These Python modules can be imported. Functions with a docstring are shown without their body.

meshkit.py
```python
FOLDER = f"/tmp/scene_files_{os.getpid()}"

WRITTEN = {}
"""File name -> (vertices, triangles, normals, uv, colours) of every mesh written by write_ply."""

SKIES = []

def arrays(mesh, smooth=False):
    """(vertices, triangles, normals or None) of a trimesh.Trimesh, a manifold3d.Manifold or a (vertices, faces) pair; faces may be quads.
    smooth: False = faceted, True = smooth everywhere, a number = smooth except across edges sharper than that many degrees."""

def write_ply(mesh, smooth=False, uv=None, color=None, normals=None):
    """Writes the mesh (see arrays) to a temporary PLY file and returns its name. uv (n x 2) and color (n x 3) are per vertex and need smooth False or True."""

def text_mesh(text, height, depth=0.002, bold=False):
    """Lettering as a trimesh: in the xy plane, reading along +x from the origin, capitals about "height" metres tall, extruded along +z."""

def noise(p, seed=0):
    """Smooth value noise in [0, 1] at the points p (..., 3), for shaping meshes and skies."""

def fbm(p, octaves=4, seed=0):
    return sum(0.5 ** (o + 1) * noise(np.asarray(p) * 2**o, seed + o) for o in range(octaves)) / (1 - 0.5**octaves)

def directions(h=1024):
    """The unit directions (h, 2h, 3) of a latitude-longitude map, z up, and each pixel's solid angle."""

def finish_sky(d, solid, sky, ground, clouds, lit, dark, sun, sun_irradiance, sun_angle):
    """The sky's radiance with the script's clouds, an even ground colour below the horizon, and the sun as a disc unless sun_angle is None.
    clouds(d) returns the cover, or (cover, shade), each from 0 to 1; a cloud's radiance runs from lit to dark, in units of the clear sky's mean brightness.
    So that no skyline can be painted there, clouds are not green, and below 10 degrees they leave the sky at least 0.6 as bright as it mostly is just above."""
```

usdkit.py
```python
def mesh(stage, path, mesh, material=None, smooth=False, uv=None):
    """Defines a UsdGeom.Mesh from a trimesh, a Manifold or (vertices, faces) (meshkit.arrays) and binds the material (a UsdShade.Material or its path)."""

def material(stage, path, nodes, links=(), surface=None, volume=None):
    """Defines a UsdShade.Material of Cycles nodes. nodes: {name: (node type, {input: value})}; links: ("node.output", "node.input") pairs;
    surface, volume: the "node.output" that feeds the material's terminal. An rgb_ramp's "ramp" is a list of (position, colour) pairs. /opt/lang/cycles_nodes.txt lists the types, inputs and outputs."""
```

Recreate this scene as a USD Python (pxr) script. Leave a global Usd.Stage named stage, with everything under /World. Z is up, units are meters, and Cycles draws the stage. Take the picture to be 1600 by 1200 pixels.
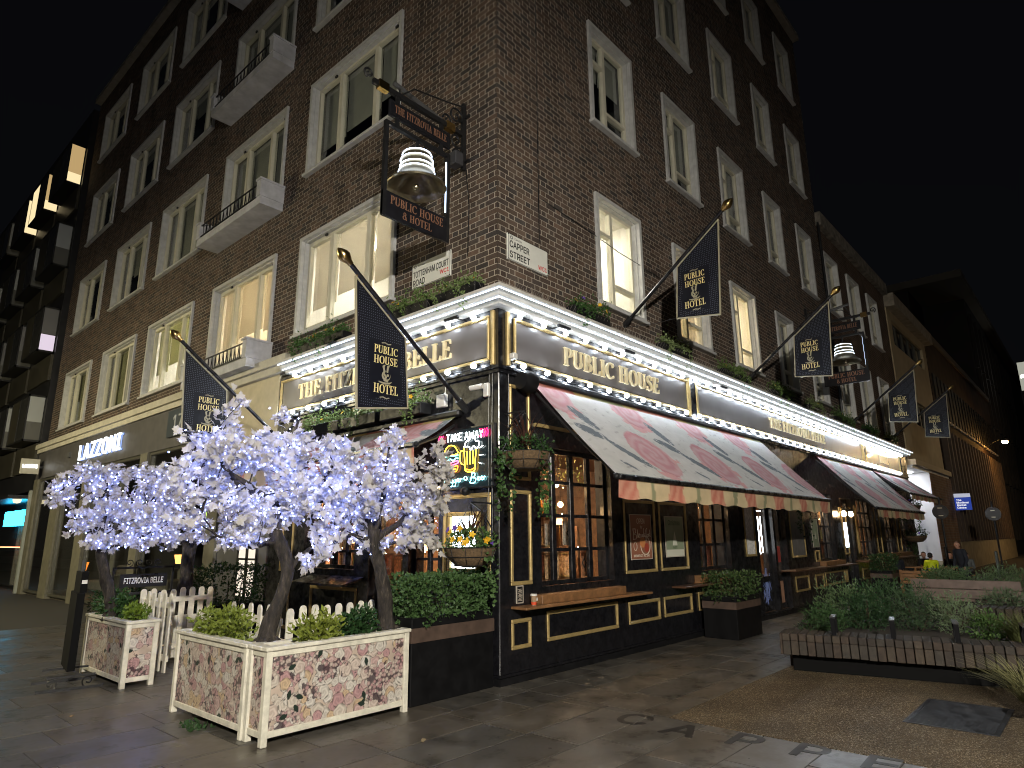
import math, random
import numpy as np, trimesh, shapely
from shapely.geometry import Polygon, Point, box as sbox
from shapely.ops import unary_union
from shapely import affinity
import manifold3d
from manifold3d import Manifold
import meshkit, usdkit
from pxr import Usd, UsdGeom, UsdLux, UsdShade, Sdf, Gf, Vt

S = 2.0 / 1.45            # the place was surveyed in units of 1.379 m; everything is scaled to metres on output
stage = Usd.Stage.CreateInMemory()
UsdGeom.Xform.Define(stage, '/World')
UsdGeom.Scope.Define(stage, '/World/Looks')
rng = np.random.default_rng(7)

# ------------------------------------------------------------------ camera
FPX, YAW, PITCH, ROLL = 1014.417, math.radians(41.8727), math.radians(13.371), math.radians(-0.516)
CAM = np.array([-5.151, -4.819, 1.45])
fw = np.array([math.cos(YAW) * math.cos(PITCH), math.sin(YAW) * math.cos(PITCH), math.sin(PITCH)])
rt = np.array([math.sin(YAW), -math.cos(YAW), 0.0]); upv = np.cross(rt, fw)
r2 = math.cos(ROLL) * rt + math.sin(ROLL) * upv; u2 = -math.sin(ROLL) * rt + math.cos(ROLL) * upv
cam = UsdGeom.Camera.Define(stage, '/World/camera')
cam.CreateHorizontalApertureAttr(36.0); cam.CreateVerticalApertureAttr(27.0)
cam.CreateFocalLengthAttr(36.0 * FPX / 1600.0)
cam.CreateClippingRangeAttr(Gf.Vec2f(0.05, 3000))
mtx = Gf.Matrix4d(*[float(x) for x in (*r2, 0, *u2, 0, *(-fw), 0, *(CAM * S), 1)])
UsdGeom.Xformable(cam.GetPrim()).AddTransformOp().Set(mtx)
cam.CreateExposureAttr(0.28)

# ------------------------------------------------------------------ sky (night)
SUN_EL, SUN_ROT = 0.02, math.atan2(-0.6, -0.8)
sky = UsdLux.DomeLight.Define(stage, '/World/sky')
skym = usdkit.material(stage, '/World/Looks/night_sky', {
    'sky': ('sky_texture', {'sky_type': 'single_scattering', 'sun_disc': False, 'sun_elevation': SUN_EL, 'sun_rotation': SUN_ROT}),
    'k': ('mix_color', {'blend_type': 'mix', 'fac': 0.9995, 'b': (0.0022, 0.0023, 0.003)}),
    'bg': ('background_shader', {'strength': 0.8})}, [('sky.color', 'k.a'), ('k.result', 'bg.color')], surface='bg.background')
UsdShade.MaterialBindingAPI.Apply(sky.GetPrim()).Bind(skym)
sky.GetPrim().SetCustomDataByKey('kind', 'structure'); sky.GetPrim().SetCustomDataByKey('label', 'black night sky over the street')
moon = UsdLux.DistantLight.Define(stage, '/World/moon')
moon.CreateIntensityAttr(0.004); moon.CreateAngleAttr(2.0); moon.CreateNormalizeAttr(True) if hasattr(moon, 'CreateNormalizeAttr') else None
moon.CreateColorAttr(Gf.Vec3f(1, 0.95, 0.88))
_d = np.array([-0.6, -0.8, 0.75]); _d /= np.linalg.norm(_d)
_x = np.cross([0, 0, 1], _d); _x /= np.linalg.norm(_x); _y = np.cross(_d, _x)
UsdGeom.Xformable(moon.GetPrim()).AddTransformOp().Set(Gf.Matrix4d(*[float(q) for q in (*_x, 0, *_y, 0, *_d, 0, 0, 0, 0, 1)]))

# light levels, all in one place
L_BULB, L_STRIP, L_TREE, L_BELL, L_NEON, L_WARM, L_ROOM, L_LAMP_A, L_LAMP_B, L_LAMP_C, L_FAR = 80, 2.6, 44, 2.6, 4.4, 22, 7.5, 25500, 11000, 2600, 190

# ------------------------------------------------------------------ helpers: prims
_used = {}
def uniq(parent, name):
    k = (parent, name); n = _used.get(k, -1) + 1; _used[k] = n
    return f'{parent}/{name}' if n == 0 else f'{parent}/{name}_{n:03d}'

def setdata(prim, **kw):
    for k, v in kw.items():
        if v: prim.SetCustomDataByKey({'cat': 'category'}.get(k, k), v)

def put_mesh(path, mesh, mat, smooth, cd, base):
    if hasattr(mesh, 'to_mesh') or hasattr(mesh, 'vertices'):
        v, f, n = meshkit.arrays(mesh, smooth); 
    else:
        v, f = mesh
        if smooth: v, f, n = meshkit.arrays((v, f), smooth)
        else: v, f, n = np.asarray(v, float), np.asarray(f, int), None
    v = (v - base) * S
    m = UsdGeom.Mesh.Define(stage, path)
    m.CreatePointsAttr(Vt.Vec3fArray.FromNumpy(np.ascontiguousarray(v, np.float32)))
    m.CreateFaceVertexCountsAttr(Vt.IntArray.FromNumpy(np.full(len(f), f.shape[1], np.int32)))
    m.CreateFaceVertexIndicesAttr(Vt.IntArray.FromNumpy(np.ascontiguousarray(f, np.int32).ravel()))
    m.CreateSubdivisionSchemeAttr('none')
    if n is not None:
        m.CreateNormalsAttr(Vt.Vec3fArray.FromNumpy(n.astype(np.float32))); m.SetNormalsInterpolation('vertex')
    if cd is not None:
        cd = np.asarray(cd, np.float32)
        if cd.ndim == 1: cd = np.tile(cd, (len(v), 1))
        UsdGeom.PrimvarsAPI(m).CreatePrimvar('Cd', Sdf.ValueTypeNames.Color3fArray, 'vertex').Set(Vt.Vec3fArray.FromNumpy(np.ascontiguousarray(cd)))
    UsdShade.MaterialBindingAPI.Apply(m.GetPrim()).Bind(mat)
    return m.GetPrim()

class Thing:
    def __init__(s, name, label, cat, base=(0, 0, 0), group=None, kind=None):
        s.base = np.array(base, float); s.path = uniq('/World', name)
        x = UsdGeom.Xform.Define(stage, s.path); x.AddTranslateOp().Set(Gf.Vec3d(*[float(q) for q in s.base * S]))
        s.prim = x.GetPrim(); setdata(s.prim, label=label, cat=cat, group=group, kind=kind)
    def part(s, name, mesh, mat, smooth=False, cd=None, label=None, kind=None, under=None):
        p = uniq(under or s.path, name)
        pr = put_mesh(p, mesh, mat, smooth, cd, s.base); setdata(pr, label=label, kind=kind)
        return p

def solo(name, label, cat, mesh, mat, smooth=False, cd=None, group=None, kind=None, base=None):
    v = mesh[0] if isinstance(mesh, tuple) else mesh.vertices
    v = np.asarray(v); b = np.array([(v[:, 0].min() + v[:, 0].max()) / 2, (v[:, 1].min() + v[:, 1].max()) / 2, v[:, 2].min()]) if base is None else np.array(base, float)
    p = uniq('/World', name); pr = put_mesh(p, mesh, mat, smooth, cd, b)
    UsdGeom.Xformable(pr).AddTranslateOp().Set(Gf.Vec3d(*[float(q) for q in b * S]))
    setdata(pr, label=label, cat=cat, group=group, kind=kind); return p

def copy_thing(src, name, label, base, rotz=0, group=None):
    p = uniq('/World', name); x = UsdGeom.Xform.Define(stage, p)
    x.AddTranslateOp().Set(Gf.Vec3d(*[float(q) * S for q in base]))
    if rotz: x.AddRotateZOp().Set(float(rotz))
    pr = x.GetPrim(); pr.GetReferences().AddInternalReference(src.path); pr.SetInstanceable(True)
    was = src.prim.GetCustomData(); setdata(pr, label=label, cat=was.get('category'), group=group or was.get('group')); return pr

# ------------------------------------------------------------------ helpers: shapes
_BF = np.array([[0, 2, 1], [0, 3, 2], [4, 5, 6], [4, 6, 7], [0, 1, 5], [0, 5, 4], [1, 2, 6], [1, 6, 5], [2, 3, 7], [2, 7, 6], [3, 0, 4], [3, 4, 7]])
def bx(x0, x1, y0, y1, z0, z1):
    x0, x1 = min(x0, x1), max(x0, x1); y0, y1 = min(y0, y1), max(y0, y1); z0, z1 = min(z0, z1), max(z0, z1)
    return np.array([[x0, y0, z0], [x1, y0, z0], [x1, y1, z0], [x0, y1, z0], [x0, y0, z1], [x1, y0, z1], [x1, y1, z1], [x0, y1, z1]], float), _BF
def cat(*ms):
    ms = [m for m in (ms[0] if len(ms) == 1 and isinstance(ms[0], list) else ms)]
    vs, fs, n = [], [], 0
    for m in ms:
        v, f = (m if isinstance(m, tuple) else (np.asarray(m.vertices), np.asarray(m.faces)))
        vs.append(v); fs.append(np.asarray(f) + n); n += len(v)
    return np.vstack(vs), np.vstack(fs)
def bev(x0, x1, y0, y1, z0, z1, r=0.006):
    """box with chamfered edges (hull of three boxes)"""
    a = [bx(x0 + r, x1 - r, y0 + r, y1 - r, z0, z1)[0], bx(x0, x1, y0 + r, y1 - r, z0 + r, z1 - r)[0], bx(x0 + r, x1 - r, y0, y1, z0 + r, z1 - r)[0]]
    h = trimesh.convex.convex_hull(np.vstack(a)); return np.asarray(h.vertices), np.asarray(h.faces)
def fb(F, a0, a1, z0, z1, o0, o1, r=0):
    """box on a facade: F 'R' = Capper Street side (plane y=0, out = -y), F 'L' = Tottenham Court Road side (plane x=0, out = -x)"""
    g = bev if r else bx; k = (r,) if r else ()
    if F == 'R': return g(min(a0, a1), max(a0, a1), min(-o1, -o0), max(-o1, -o0), z0, z1, *k)
    return g(min(-o1, -o0), max(-o1, -o0), min(a0, a1), max(a0, a1), z0, z1, *k)
def ring(F, a0, a1, z0, z1, w, o0, o1, r=0):
    return cat(fb(F, a0, a1, z1 - w, z1, o0, o1, r), fb(F, a0, a1, z0, z0 + w, o0, o1, r), fb(F, a0, a0 + w, z0 + w, z1 - w, o0, o1, r), fb(F, a1 - w, a1, z0 + w, z1 - w, o0, o1, r))
def fp(F, a, z, o=0.0): return np.array([a, -o, z]) if F == 'R' else np.array([-o, a, z])
def tube(pts, r, n=8, closed=False):
    P = np.asarray(pts, float); m = len(P); r = np.broadcast_to(np.asarray(r, float), (m,))
    T = np.gradient(P, axis=0) if m > 2 else np.tile(P[1] - P[0], (2, 1)).astype(float)
    T /= np.linalg.norm(T, axis=1, keepdims=True) + 1e-12
    ref = np.array([0, 0, 1.0]) if abs(T[0][2]) < 0.9 else np.array([1.0, 0, 0])
    N = np.cross(ref, T[0]); N /= np.linalg.norm(N); vs = []
    for i in range(m):
        N = N - T[i] * (N @ T[i]); N /= np.linalg.norm(N) + 1e-12; B = np.cross(T[i], N)
        a = np.arange(n) * 2 * np.pi / n
        vs.append(P[i] + r[i] * (np.cos(a)[:, None] * N + np.sin(a)[:, None] * B))
    v = np.vstack(vs + [P[:1], P[-1:]]); f = []
    for i in range(m - 1):
        for k in range(n):
            a, b = i * n + k, i * n + (k + 1) % n
            f += [[a, b, b + n], [a, b + n, a + n]]
    for k in range(n):
        f += [[m * n, (k + 1) % n, k], [m * n + 1, (m - 1) * n + k, (m - 1) * n + (k + 1) % n]]
    return v, np.array(f)
_ico = {k: trimesh.creation.icosphere(k, 1.0) for k in (0, 1, 2, 3)}
def ball(c, r, sub=1, sc=(1, 1, 1)):
    m = _ico[sub]; return np.asarray(m.vertices) * r * np.array(sc) + np.asarray(c), np.asarray(m.faces)
def lathe(prof, c=(0, 0, 0), n=24):
    p = np.asarray(prof, float); k = len(p); a = np.arange(n) * 2 * np.pi / n
    v = np.stack([np.outer(p[:, 0], np.cos(a)), np.outer(p[:, 0], np.sin(a)), np.repeat(p[:, 1][:, None], n, 1)], -1).reshape(-1, 3) + np.asarray(c)
    f = []
    for i in range(k - 1):
        for j in range(n):
            q, s = i * n + j, i * n + (j + 1) % n
            f += [[q, s, s + n], [q, s + n, q + n]]
    return v, np.array(f)
def extrude(poly, d):
    ms = []
    for g in getattr(poly, 'geoms', [poly]):
        if g.geom_type == 'Polygon' and g.area > 1e-7:
            m = trimesh.creation.extrude_polygon(g, d, engine='earcut'); ms.append((np.asarray(m.vertices), np.asarray(m.faces)))
    return cat(ms)
def place(m, o, U, V):
    """local xy -> U, V; local z -> U x V"""
    v, f = m if isinstance(m, tuple) else (np.asarray(m.vertices), np.asarray(m.faces))
    U, V = np.asarray(U, float), np.asarray(V, float); N = np.cross(U, V)
    return np.asarray(o, float) + v[:, :1] * U + v[:, 1:2] * V + v[:, 2:3] * N, f
FU = {'R': (1, 0, 0), 'L': (0, -1, 0)}
def on_wall(F, m, a, z, o=0.0): return place(m, fp(F, a, z, o), FU[F], (0, 0, 1))
def rotz(m, deg, c=(0, 0, 0)):
    a = math.radians(deg); R = np.array([[math.cos(a), -math.sin(a), 0], [math.sin(a), math.cos(a), 0], [0, 0, 1]])
    c = np.asarray(c, float); return (m[0] - c) @ R.T + c, m[1]
def grid(o, U, V, nu, nv):
    u, v = np.meshgrid(np.linspace(0, 1, nu), np.linspace(0, 1, nv)); u, v = u.ravel(), v.ravel()
    P = np.asarray(o, float) + u[:, None] * np.asarray(U, float) + v[:, None] * np.asarray(V, float)
    i = np.arange((nu - 1) * (nv - 1)); q = (i // (nu - 1)) * nu + i % (nu - 1)
    return (P, np.concatenate([np.stack([q, q + 1, q + nu + 1], 1), np.stack([q, q + nu + 1, q + nu], 1)])), u, v
def text(t, h, depth=0.003, bold=False, center=False):
    m = meshkit.text_mesh(t, h, depth, bold); v = np.array(m.vertices)
    if center: v[:, 0] -= (v[:, 0].min() + v[:, 0].max()) / 2
    return v, np.asarray(m.faces)
def width(m): return m[0][:, 0].max() - m[0][:, 0].min()
def fit(m, w): v = m[0].copy(); v[:, 0] = (v[:, 0] - v[:, 0].min()) * w / (np.ptp(v[:, 0])); return v, m[1]

# serif capitals drawn stroke by stroke
def _vs(pts, r):
    pts = np.asarray(pts, float); r = np.broadcast_to(np.asarray(r, float), (len(pts),))
    c = [Point(*p).buffer(q, 6) for p, q in zip(pts, r)]
    return unary_union([unary_union([a, b]).convex_hull for a, b in zip(c[:-1], c[1:])])
def _arc(cx, cy, rx, ry, t0, t1, a=.028, b=.055, n=22):
    t = np.radians(np.linspace(t0, t1, n)); return _vs(np.stack([cx + rx * np.cos(t), cy + ry * np.sin(t)], 1), a + b * np.abs(np.cos(t)) ** 1.5)
_w, _t, _s, _e = .16, .05, .05, .07
def _stem(x, w=_w): return [sbox(x, 0, x + w, 1), sbox(x - _e, 0, x + w + _e, _s), sbox(x - _e, 1 - _s, x + w + _e, 1)]
def _tick(x, y0, y1): return [Polygon([(x - .07, y0), (x + .015, y0), (x + .03, y1), (x, y1)])]
def glyph(ch):
    R = sbox
    if ch == 'I': return _stem(.08), .34
    if ch == 'L': return _stem(.08) + [R(.08, 0, .54, _t)] + _tick(.54, 0, .26), .6
    if ch == 'E': return _stem(.08) + [R(.08, 0, .54, _t), R(.08, 1 - _t, .5, 1), R(.2, .48, .42, .48 + _t), R(.39, .4, .43, .62)] + _tick(.54, 0, .26) + _tick(.5, 1, .76), .62
    if ch == 'F': return _stem(.08) + [R(.08, 1 - _t, .5, 1), R(.2, .48, .42, .48 + _t), R(.39, .4, .43, .62)] + _tick(.5, 1, .74), .57
    if ch == 'T': return _stem(.25) + [R(.02, 1 - _t, .64, 1)] + _tick(.64, 1, .74) + [Polygon([(.02, 1), (.09, 1), (.02, .74), (-.01, .74)])], .68
    if ch == 'H': return _stem(.08) + _stem(.52) + [R(.2, .48, .56, .48 + _t)], .8
    if ch == 'U': return [R(.08, .3, .24, 1), R(.01, 1 - _s, .31, 1), R(.55, .3, .61, 1), R(.48, 1 - _s, .68, 1), _arc(.355, .31, .225, .27, 175, 365, .035, .04)], .72
    if ch == 'P': return _stem(.08) + [_arc(.28, .735, .24, .235, 90, -90), R(.2, .475, .3, .53), R(.2, .945, .3, 1)], .6
    if ch == 'B': return _stem(.08) + [_arc(.27, .755, .2, .215, 90, -90), _arc(.29, .27, .24, .24, 90, -90), R(.2, 0, .3, .055), R(.2, .49, .3, .55), R(.2, .945, .3, 1)], .64
    if ch == 'R': return _stem(.08) + [_arc(.28, .745, .22, .225, 90, -90), R(.2, .49, .3, .55), R(.2, .945, .3, 1), Polygon([(.24, .5), (.4, .52), (.68, .0), (.5, .0)]), R(.48, 0, .74, _s)], .72
    if ch == 'O': return [_arc(.4, .5, .31, .465, 0, 360, .03, .055, 40)], .8
    if ch == 'C': return [_arc(.4, .5, .31, .465, 48, 312, .03, .055, 30), R(.58, .72, .63, .97), R(.58, .1, .62, .24)], .7
    if ch == 'S':
        p = np.array([(.5, .76), (.44, .92), (.29, .97), (.15, .9), (.11, .76), (.18, .63), (.31, .52), (.45, .4), (.5, .25), (.43, .09), (.28, .03), (.14, .09), (.08, .25)])
        tt = np.linspace(0, 12, 49); from_ = [np.interp(tt, range(13), p[:, k]) for k in (0, 1)]
        r = np.interp(tt, [0, 3, 6, 9, 12], [.03, .05, .085, .05, .03]); return [_vs(np.stack(from_, 1), r), R(.49, .72, .53, .97), R(.05, .03, .09, .28)], .6
    if ch == 'Z': return [R(.05, 1 - _t, .6, 1), R(.03, 0, .6, _t), Polygon([(.42, 1), (.6, 1), (.21, 0), (.03, 0)])] + _tick(.6, 0, .26) + [Polygon([(.05, 1), (.12, 1), (.05, .74), (.02, .74)])], .65
    if ch == 'V': return [Polygon([(.06, 1), (.24, 1), (.42, .14), (.38, 0), (.34, 0)]), Polygon([(.59, 1), (.65, 1), (.42, 0), (.36, 0)]), R(-.02, 1 - _s, .31, 1), R(.5, 1 - _s, .73, 1)], .72
    if ch == 'A': return [Polygon([(.34, 1), (.4, 1), (.66, 0), (.48, 0), (.33, .8)]), Polygon([(.34, 1), (.38, .9), (.14, 0), (.08, 0)]), R(.18, .3, .55, .3 + _t), R(0, 0, .22, _s), R(.42, 0, .74, _s)], .74
    if ch == '&': return [_arc(.32, .74, .16, .2, 0, 360, .03, .03), _arc(.3, .27, .23, .25, 0, 360, .03, .05), Polygon([(.3, .6), (.4, .55), (.68, 0), (.55, 0)])], .7
    return [], .34
def serif(t, h, depth=.004, track=.04):
    x, gs = 0, []
    for ch in t:
        g, adv = glyph(ch)
        if g: gs.append(affinity.translate(unary_union(g).simplify(.004), x, 0))
        x += adv + track
    v, f = cat([extrude(affinity.scale(g, h, h, origin=(0, 0)), depth) for g in gs]); return v, f

# ------------------------------------------------------------------ materials
def lin(r, g, b): return tuple(((c / 255) / 12.92 if c / 255 <= .04045 else ((c / 255 + .055) / 1.055) ** 2.4) for c in (r, g, b))
_mats = {}
def M(name, col, rough=.5, metal=0., spec=.5, var=.0, vscale=3., bump=0., bscale=60., coat=0., detail=4, rvar=0.):
    if name in _mats: return _mats[name]
    nodes = {'p': ('principled_bsdf', {'base_color': col, 'roughness': rough, 'metallic': metal, 'specular_ior_level': spec, 'coat_weight': coat})}; links = []
    if var or bump or rvar: nodes['g'] = ('geometry', {})
    if var or rvar:
        nodes['n'] = ('noise_texture', {'scale': vscale, 'detail': float(detail), 'roughness': .65}); links += [('g.position', 'n.vector')]
    if var:
        a = [max(c * (1 - var), 0) for c in col]; b = [min(c * (1 + var), 1) for c in col]
        nodes['r'] = ('rgb_ramp', {'ramp': [(0.3, a), (0.7, b)]}); links += [('n.fac', 'r.fac'), ('r.color', 'p.base_color')]
    if rvar:
        nodes['mr'] = ('map_range', {'from_min': .3, 'from_max': .7, 'to_min': max(rough - rvar, .02), 'to_max': rough + rvar}); links += [('n.fac', 'mr.value'), ('mr.result', 'p.roughness')]
    if bump:
        nodes['bn'] = ('noise_texture', {'scale': bscale, 'detail': 3.0}); nodes['b'] = ('bump', {'strength': bump, 'distance': .01})
        links += [('g.position', 'bn.vector'), ('bn.fac', 'b.height'), ('b.normal', 'p.normal')]
    _mats[name] = usdkit.material(stage, '/World/Looks/' + name, nodes, links, surface='p.BSDF'); return _mats[name]
def EM(name, col, strength):
    if name not in _mats: _mats[name] = usdkit.material(stage, '/World/Looks/' + name, {'e': ('emission', {'color': col, 'strength': float(strength)})}, surface='e.emission')
    return _mats[name]
def CDM(name, rough=.6, spec=.3, trans=0., bump=0., bscale=80., mul=(1, 1, 1), emit=0., grime=0., gscale=5., gz=1.):
    if name in _mats: return _mats[name]
    nodes = {'a': ('attribute', {'attribute': 'Cd'}), 'p': ('principled_bsdf', {'roughness': rough, 'specular_ior_level': spec, 'emission_strength': emit})}
    src = 'a.color'; links = []
    nodes['g'] = ('geometry', {})
    if grime:
        nodes['mp'] = ('mapping', {'scale': (1., 1., gz)}); nodes['n'] = ('noise_texture', {'scale': gscale, 'detail': 6., 'roughness': .7}); nodes['r'] = ('rgb_ramp', {'ramp': [(.3, (1 - grime,) * 3), (.65, (1, 1, 1))]})
        nodes['m'] = ('mix_color', {'blend_type': 'multiply', 'fac': 1.}); links += [('g.position', 'mp.vector'), ('mp.vector', 'n.vector'), ('n.fac', 'r.fac'), ('a.color', 'm.a'), ('r.color', 'm.b')]; src = 'm.result'
    links.append((src, 'p.base_color'))
    if emit: links.append((src, 'p.emission_color'))
    if bump:
        nodes['bn'] = ('noise_texture', {'scale': bscale, 'detail': 3.}); nodes['b'] = ('bump', {'strength': bump, 'distance': .01}); links += [('g.position', 'bn.vector'), ('bn.fac', 'b.height'), ('b.normal', 'p.normal')]
    out = 'p.BSDF'
    if trans:
        nodes['t'] = ('translucent_bsdf', {}); nodes['mx'] = ('mix_closure', {'fac': trans}); links += [(src, 't.color'), ('p.BSDF', 'mx.closure1'), ('t.BSDF', 'mx.closure2')]; out = 'mx.closure'
    _mats[name] = usdkit.material(stage, '/World/Looks/' + name, nodes, links, surface=out); return _mats[name]
def LEAF(name, cols, trans=.25, rough=.5, spec=.3):
    """leaf material: each leaf (mesh island) takes its own tone"""
    if name in _mats: return _mats[name]
    k = len(cols); _mats[name] = usdkit.material(stage, '/World/Looks/' + name, {
        'g': ('geometry', {}), 'o': ('object_info', {}), 'ad': ('math', {'math_type': 'add'}), 'fr': ('math', {'math_type': 'fraction'}), 'r': ('rgb_ramp', {'ramp': [(i / max(k - 1, 1), c) for i, c in enumerate(cols)]}),
        'p': ('principled_bsdf', {'roughness': rough, 'specular_ior_level': spec}), 't': ('translucent_bsdf', {}), 'm': ('mix_closure', {'fac': trans})},
        [('g.random_per_island', 'ad.value1'), ('o.random', 'ad.value2'), ('ad.value', 'fr.value1'), ('fr.value', 'r.fac'), ('r.color', 'p.base_color'), ('r.color', 't.color'), ('p.BSDF', 'm.closure1'), ('t.BSDF', 'm.closure2')], surface='m.closure')
    return _mats[name]
def PANE(name, tint=(.95, .965, .96), rough=.0):
    """thin pane: mostly clear, mirror-like at grazing angles (same from both sides)"""
    if name not in _mats:
        _mats[name] = usdkit.material(stage, '/World/Looks/' + name, {'f': ('layer_weight', {'blend': .5}), 'pw': ('math', {'math_type': 'power', 'value2': 4.}), 'ma': ('math', {'math_type': 'multiply_add', 'value2': .75, 'value3': .025}), 't': ('transparent_bsdf', {'color': tint}), 'g': ('glossy_bsdf', {'color': (.9, .9, .9), 'roughness': rough}), 'm': ('mix_closure', {})},
            [('f.facing', 'pw.value1'), ('pw.value', 'ma.value1'), ('ma.value', 'm.fac'), ('t.BSDF', 'm.closure1'), ('g.BSDF', 'm.closure2')], surface='m.closure')
    return _mats[name]
glass = PANE('window_glass')
white_paint = M('white_paint', (.62, .62, .6), .45, var=.12, vscale=4)
cream_paint = M('cream_paint', (.6, .56, .43), .45, var=.1, vscale=4)
black_gloss = M('black_gloss', (.008, .008, .01), .28, coat=.2, var=.3, vscale=6, rvar=.1, bump=.015, bscale=25)
black_satin = M('black_satin', (.007, .007, .008), .5, spec=.3, var=.3, vscale=8, rvar=.12)
black_iron = M('black_iron', (.014, .014, .015), .38, var=.3, vscale=20)
gold_paint = M('gold_paint', (.42, .31, .13), .42, metal=.4, var=.15, vscale=12)
gold_letter = M('gold_letter', (.74, .62, .38), .35, metal=.35)
brass = M('brass', (.75, .52, .2), .22, metal=1., bump=.15, bscale=30)
fascia_panel = M('fascia_panel', (.1, .088, .082), .3, var=.12, vscale=2, coat=.2)
oak = M('oak_wood', (.2, .1, .042), .42, var=.35, vscale=9, bump=.1)
dark_wood = M('dark_wood', (.075, .035, .018), .4, var=.35, vscale=7)
teak = M('weathered_teak', (.115, .08, .055), .7, var=.35, vscale=14, bump=.25, bscale=50)
soil = M('soil', (.03, .022, .015), .95, var=.4, vscale=30, bump=.6, bscale=90)
led_white = EM('led_white', (.74, .86, 1.), L_STRIP)
bulb_white = EM('bulb_white', (.78, .88, 1.), L_BULB)
led_tree = EM('led_tree', (.27, .35, 1.), L_TREE)
led_bell = EM('led_bell', (.75, .86, 1.), L_BELL)
warm_glow = EM('warm_glow', (1., .58, .25), L_WARM)
room_warm = EM('room_ceiling_light', (1., .82, .56), 6 * L_ROOM)
room_cool = EM('room_tube_light', (1., .95, .85), 7 * L_ROOM)
grey_blind = M('grey_blind', (.3, .3, .26), .8, var=.05)
mortar = M('mortar', (.36, .31, .25), .95, var=.2, vscale=30, bump=.3, bscale=120)
brick_cd = CDM('brick_face', .85, .25, bump=.35, bscale=90, grime=.5, gscale=1.1, gz=.3)
print_cd = CDM('printed_panel', .45, .3, grime=.12)
fabric_cd = CDM('awning_fabric', .75, .2, trans=.12, grime=.12)
flat_cd = CDM('flat_print', .5, .3)
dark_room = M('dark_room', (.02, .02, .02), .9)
pale_wall = M('pale_room_wall', (.62, .59, .52), .8)

# ================================================================== ground
asphalt = M('asphalt', (.022, .022, .023), .55, var=.3, vscale=6, bump=.3, bscale=150, rvar=.2)
ground = solo('ground', 'dark ground under the streets', None, bx(-140, 160, -120, 160, -.3, -.012), asphalt, kind='structure', base=(0, 0, 0))
slab_mats = [M(f'paving_stone_{n}', c, .4, var=.35, vscale=2.2, bump=.12, bscale=70, detail=6, rvar=.2) for n, c in
             (('grey', (.072, .066, .056)), ('warm', (.082, .07, .055)), ('dark', (.064, .058, .05)), ('pale', (.09, .082, .07)))]
joint_mat = M('paving_joint', (.035, .032, .028), .9)
pav = Thing('pavement', 'large grey stone paving slabs around the corner building', None, (0, 0, 0), kind='structure')
pav.part('bedding', cat(bx(-6.5, 0.2, -14, 40, -.011, -.004), bx(.2, 60, -1.61, .3, -.011, -.004), bx(.2, 60, -14, -1.61, -.0115, -.0045)), joint_mat)
slabs = []
def slab(x0, x1, y0, y1, mat=None):
    slabs.append((x0 + .006, x1 - .006, y0 + .006, y1 - .006, mat))
prng = random.Random(3)
def rows_x(x0, x1, y0, y1, h, wmin, wmax):          # courses running along x
    y = y1
    while y > y0 + .02:
        hh = min(h, y - y0); x = x0 + prng.uniform(-.3, 0)
        while x < x1 - .02:
            w = prng.uniform(wmin, wmax); slab(max(x, x0), min(x + w, x1), y - hh, y); x += w
        y -= hh
rows_x(.06, 16, -1.58, .12, .425, .55, .95)          # Capper Street footway
rows_x(-4.7, .05, -5.6, -1.27, .46, .55, 1.0)        # front corner
rows_x(-4.7, .05, -1.27, .12, .46, .55, 1.0)
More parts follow.
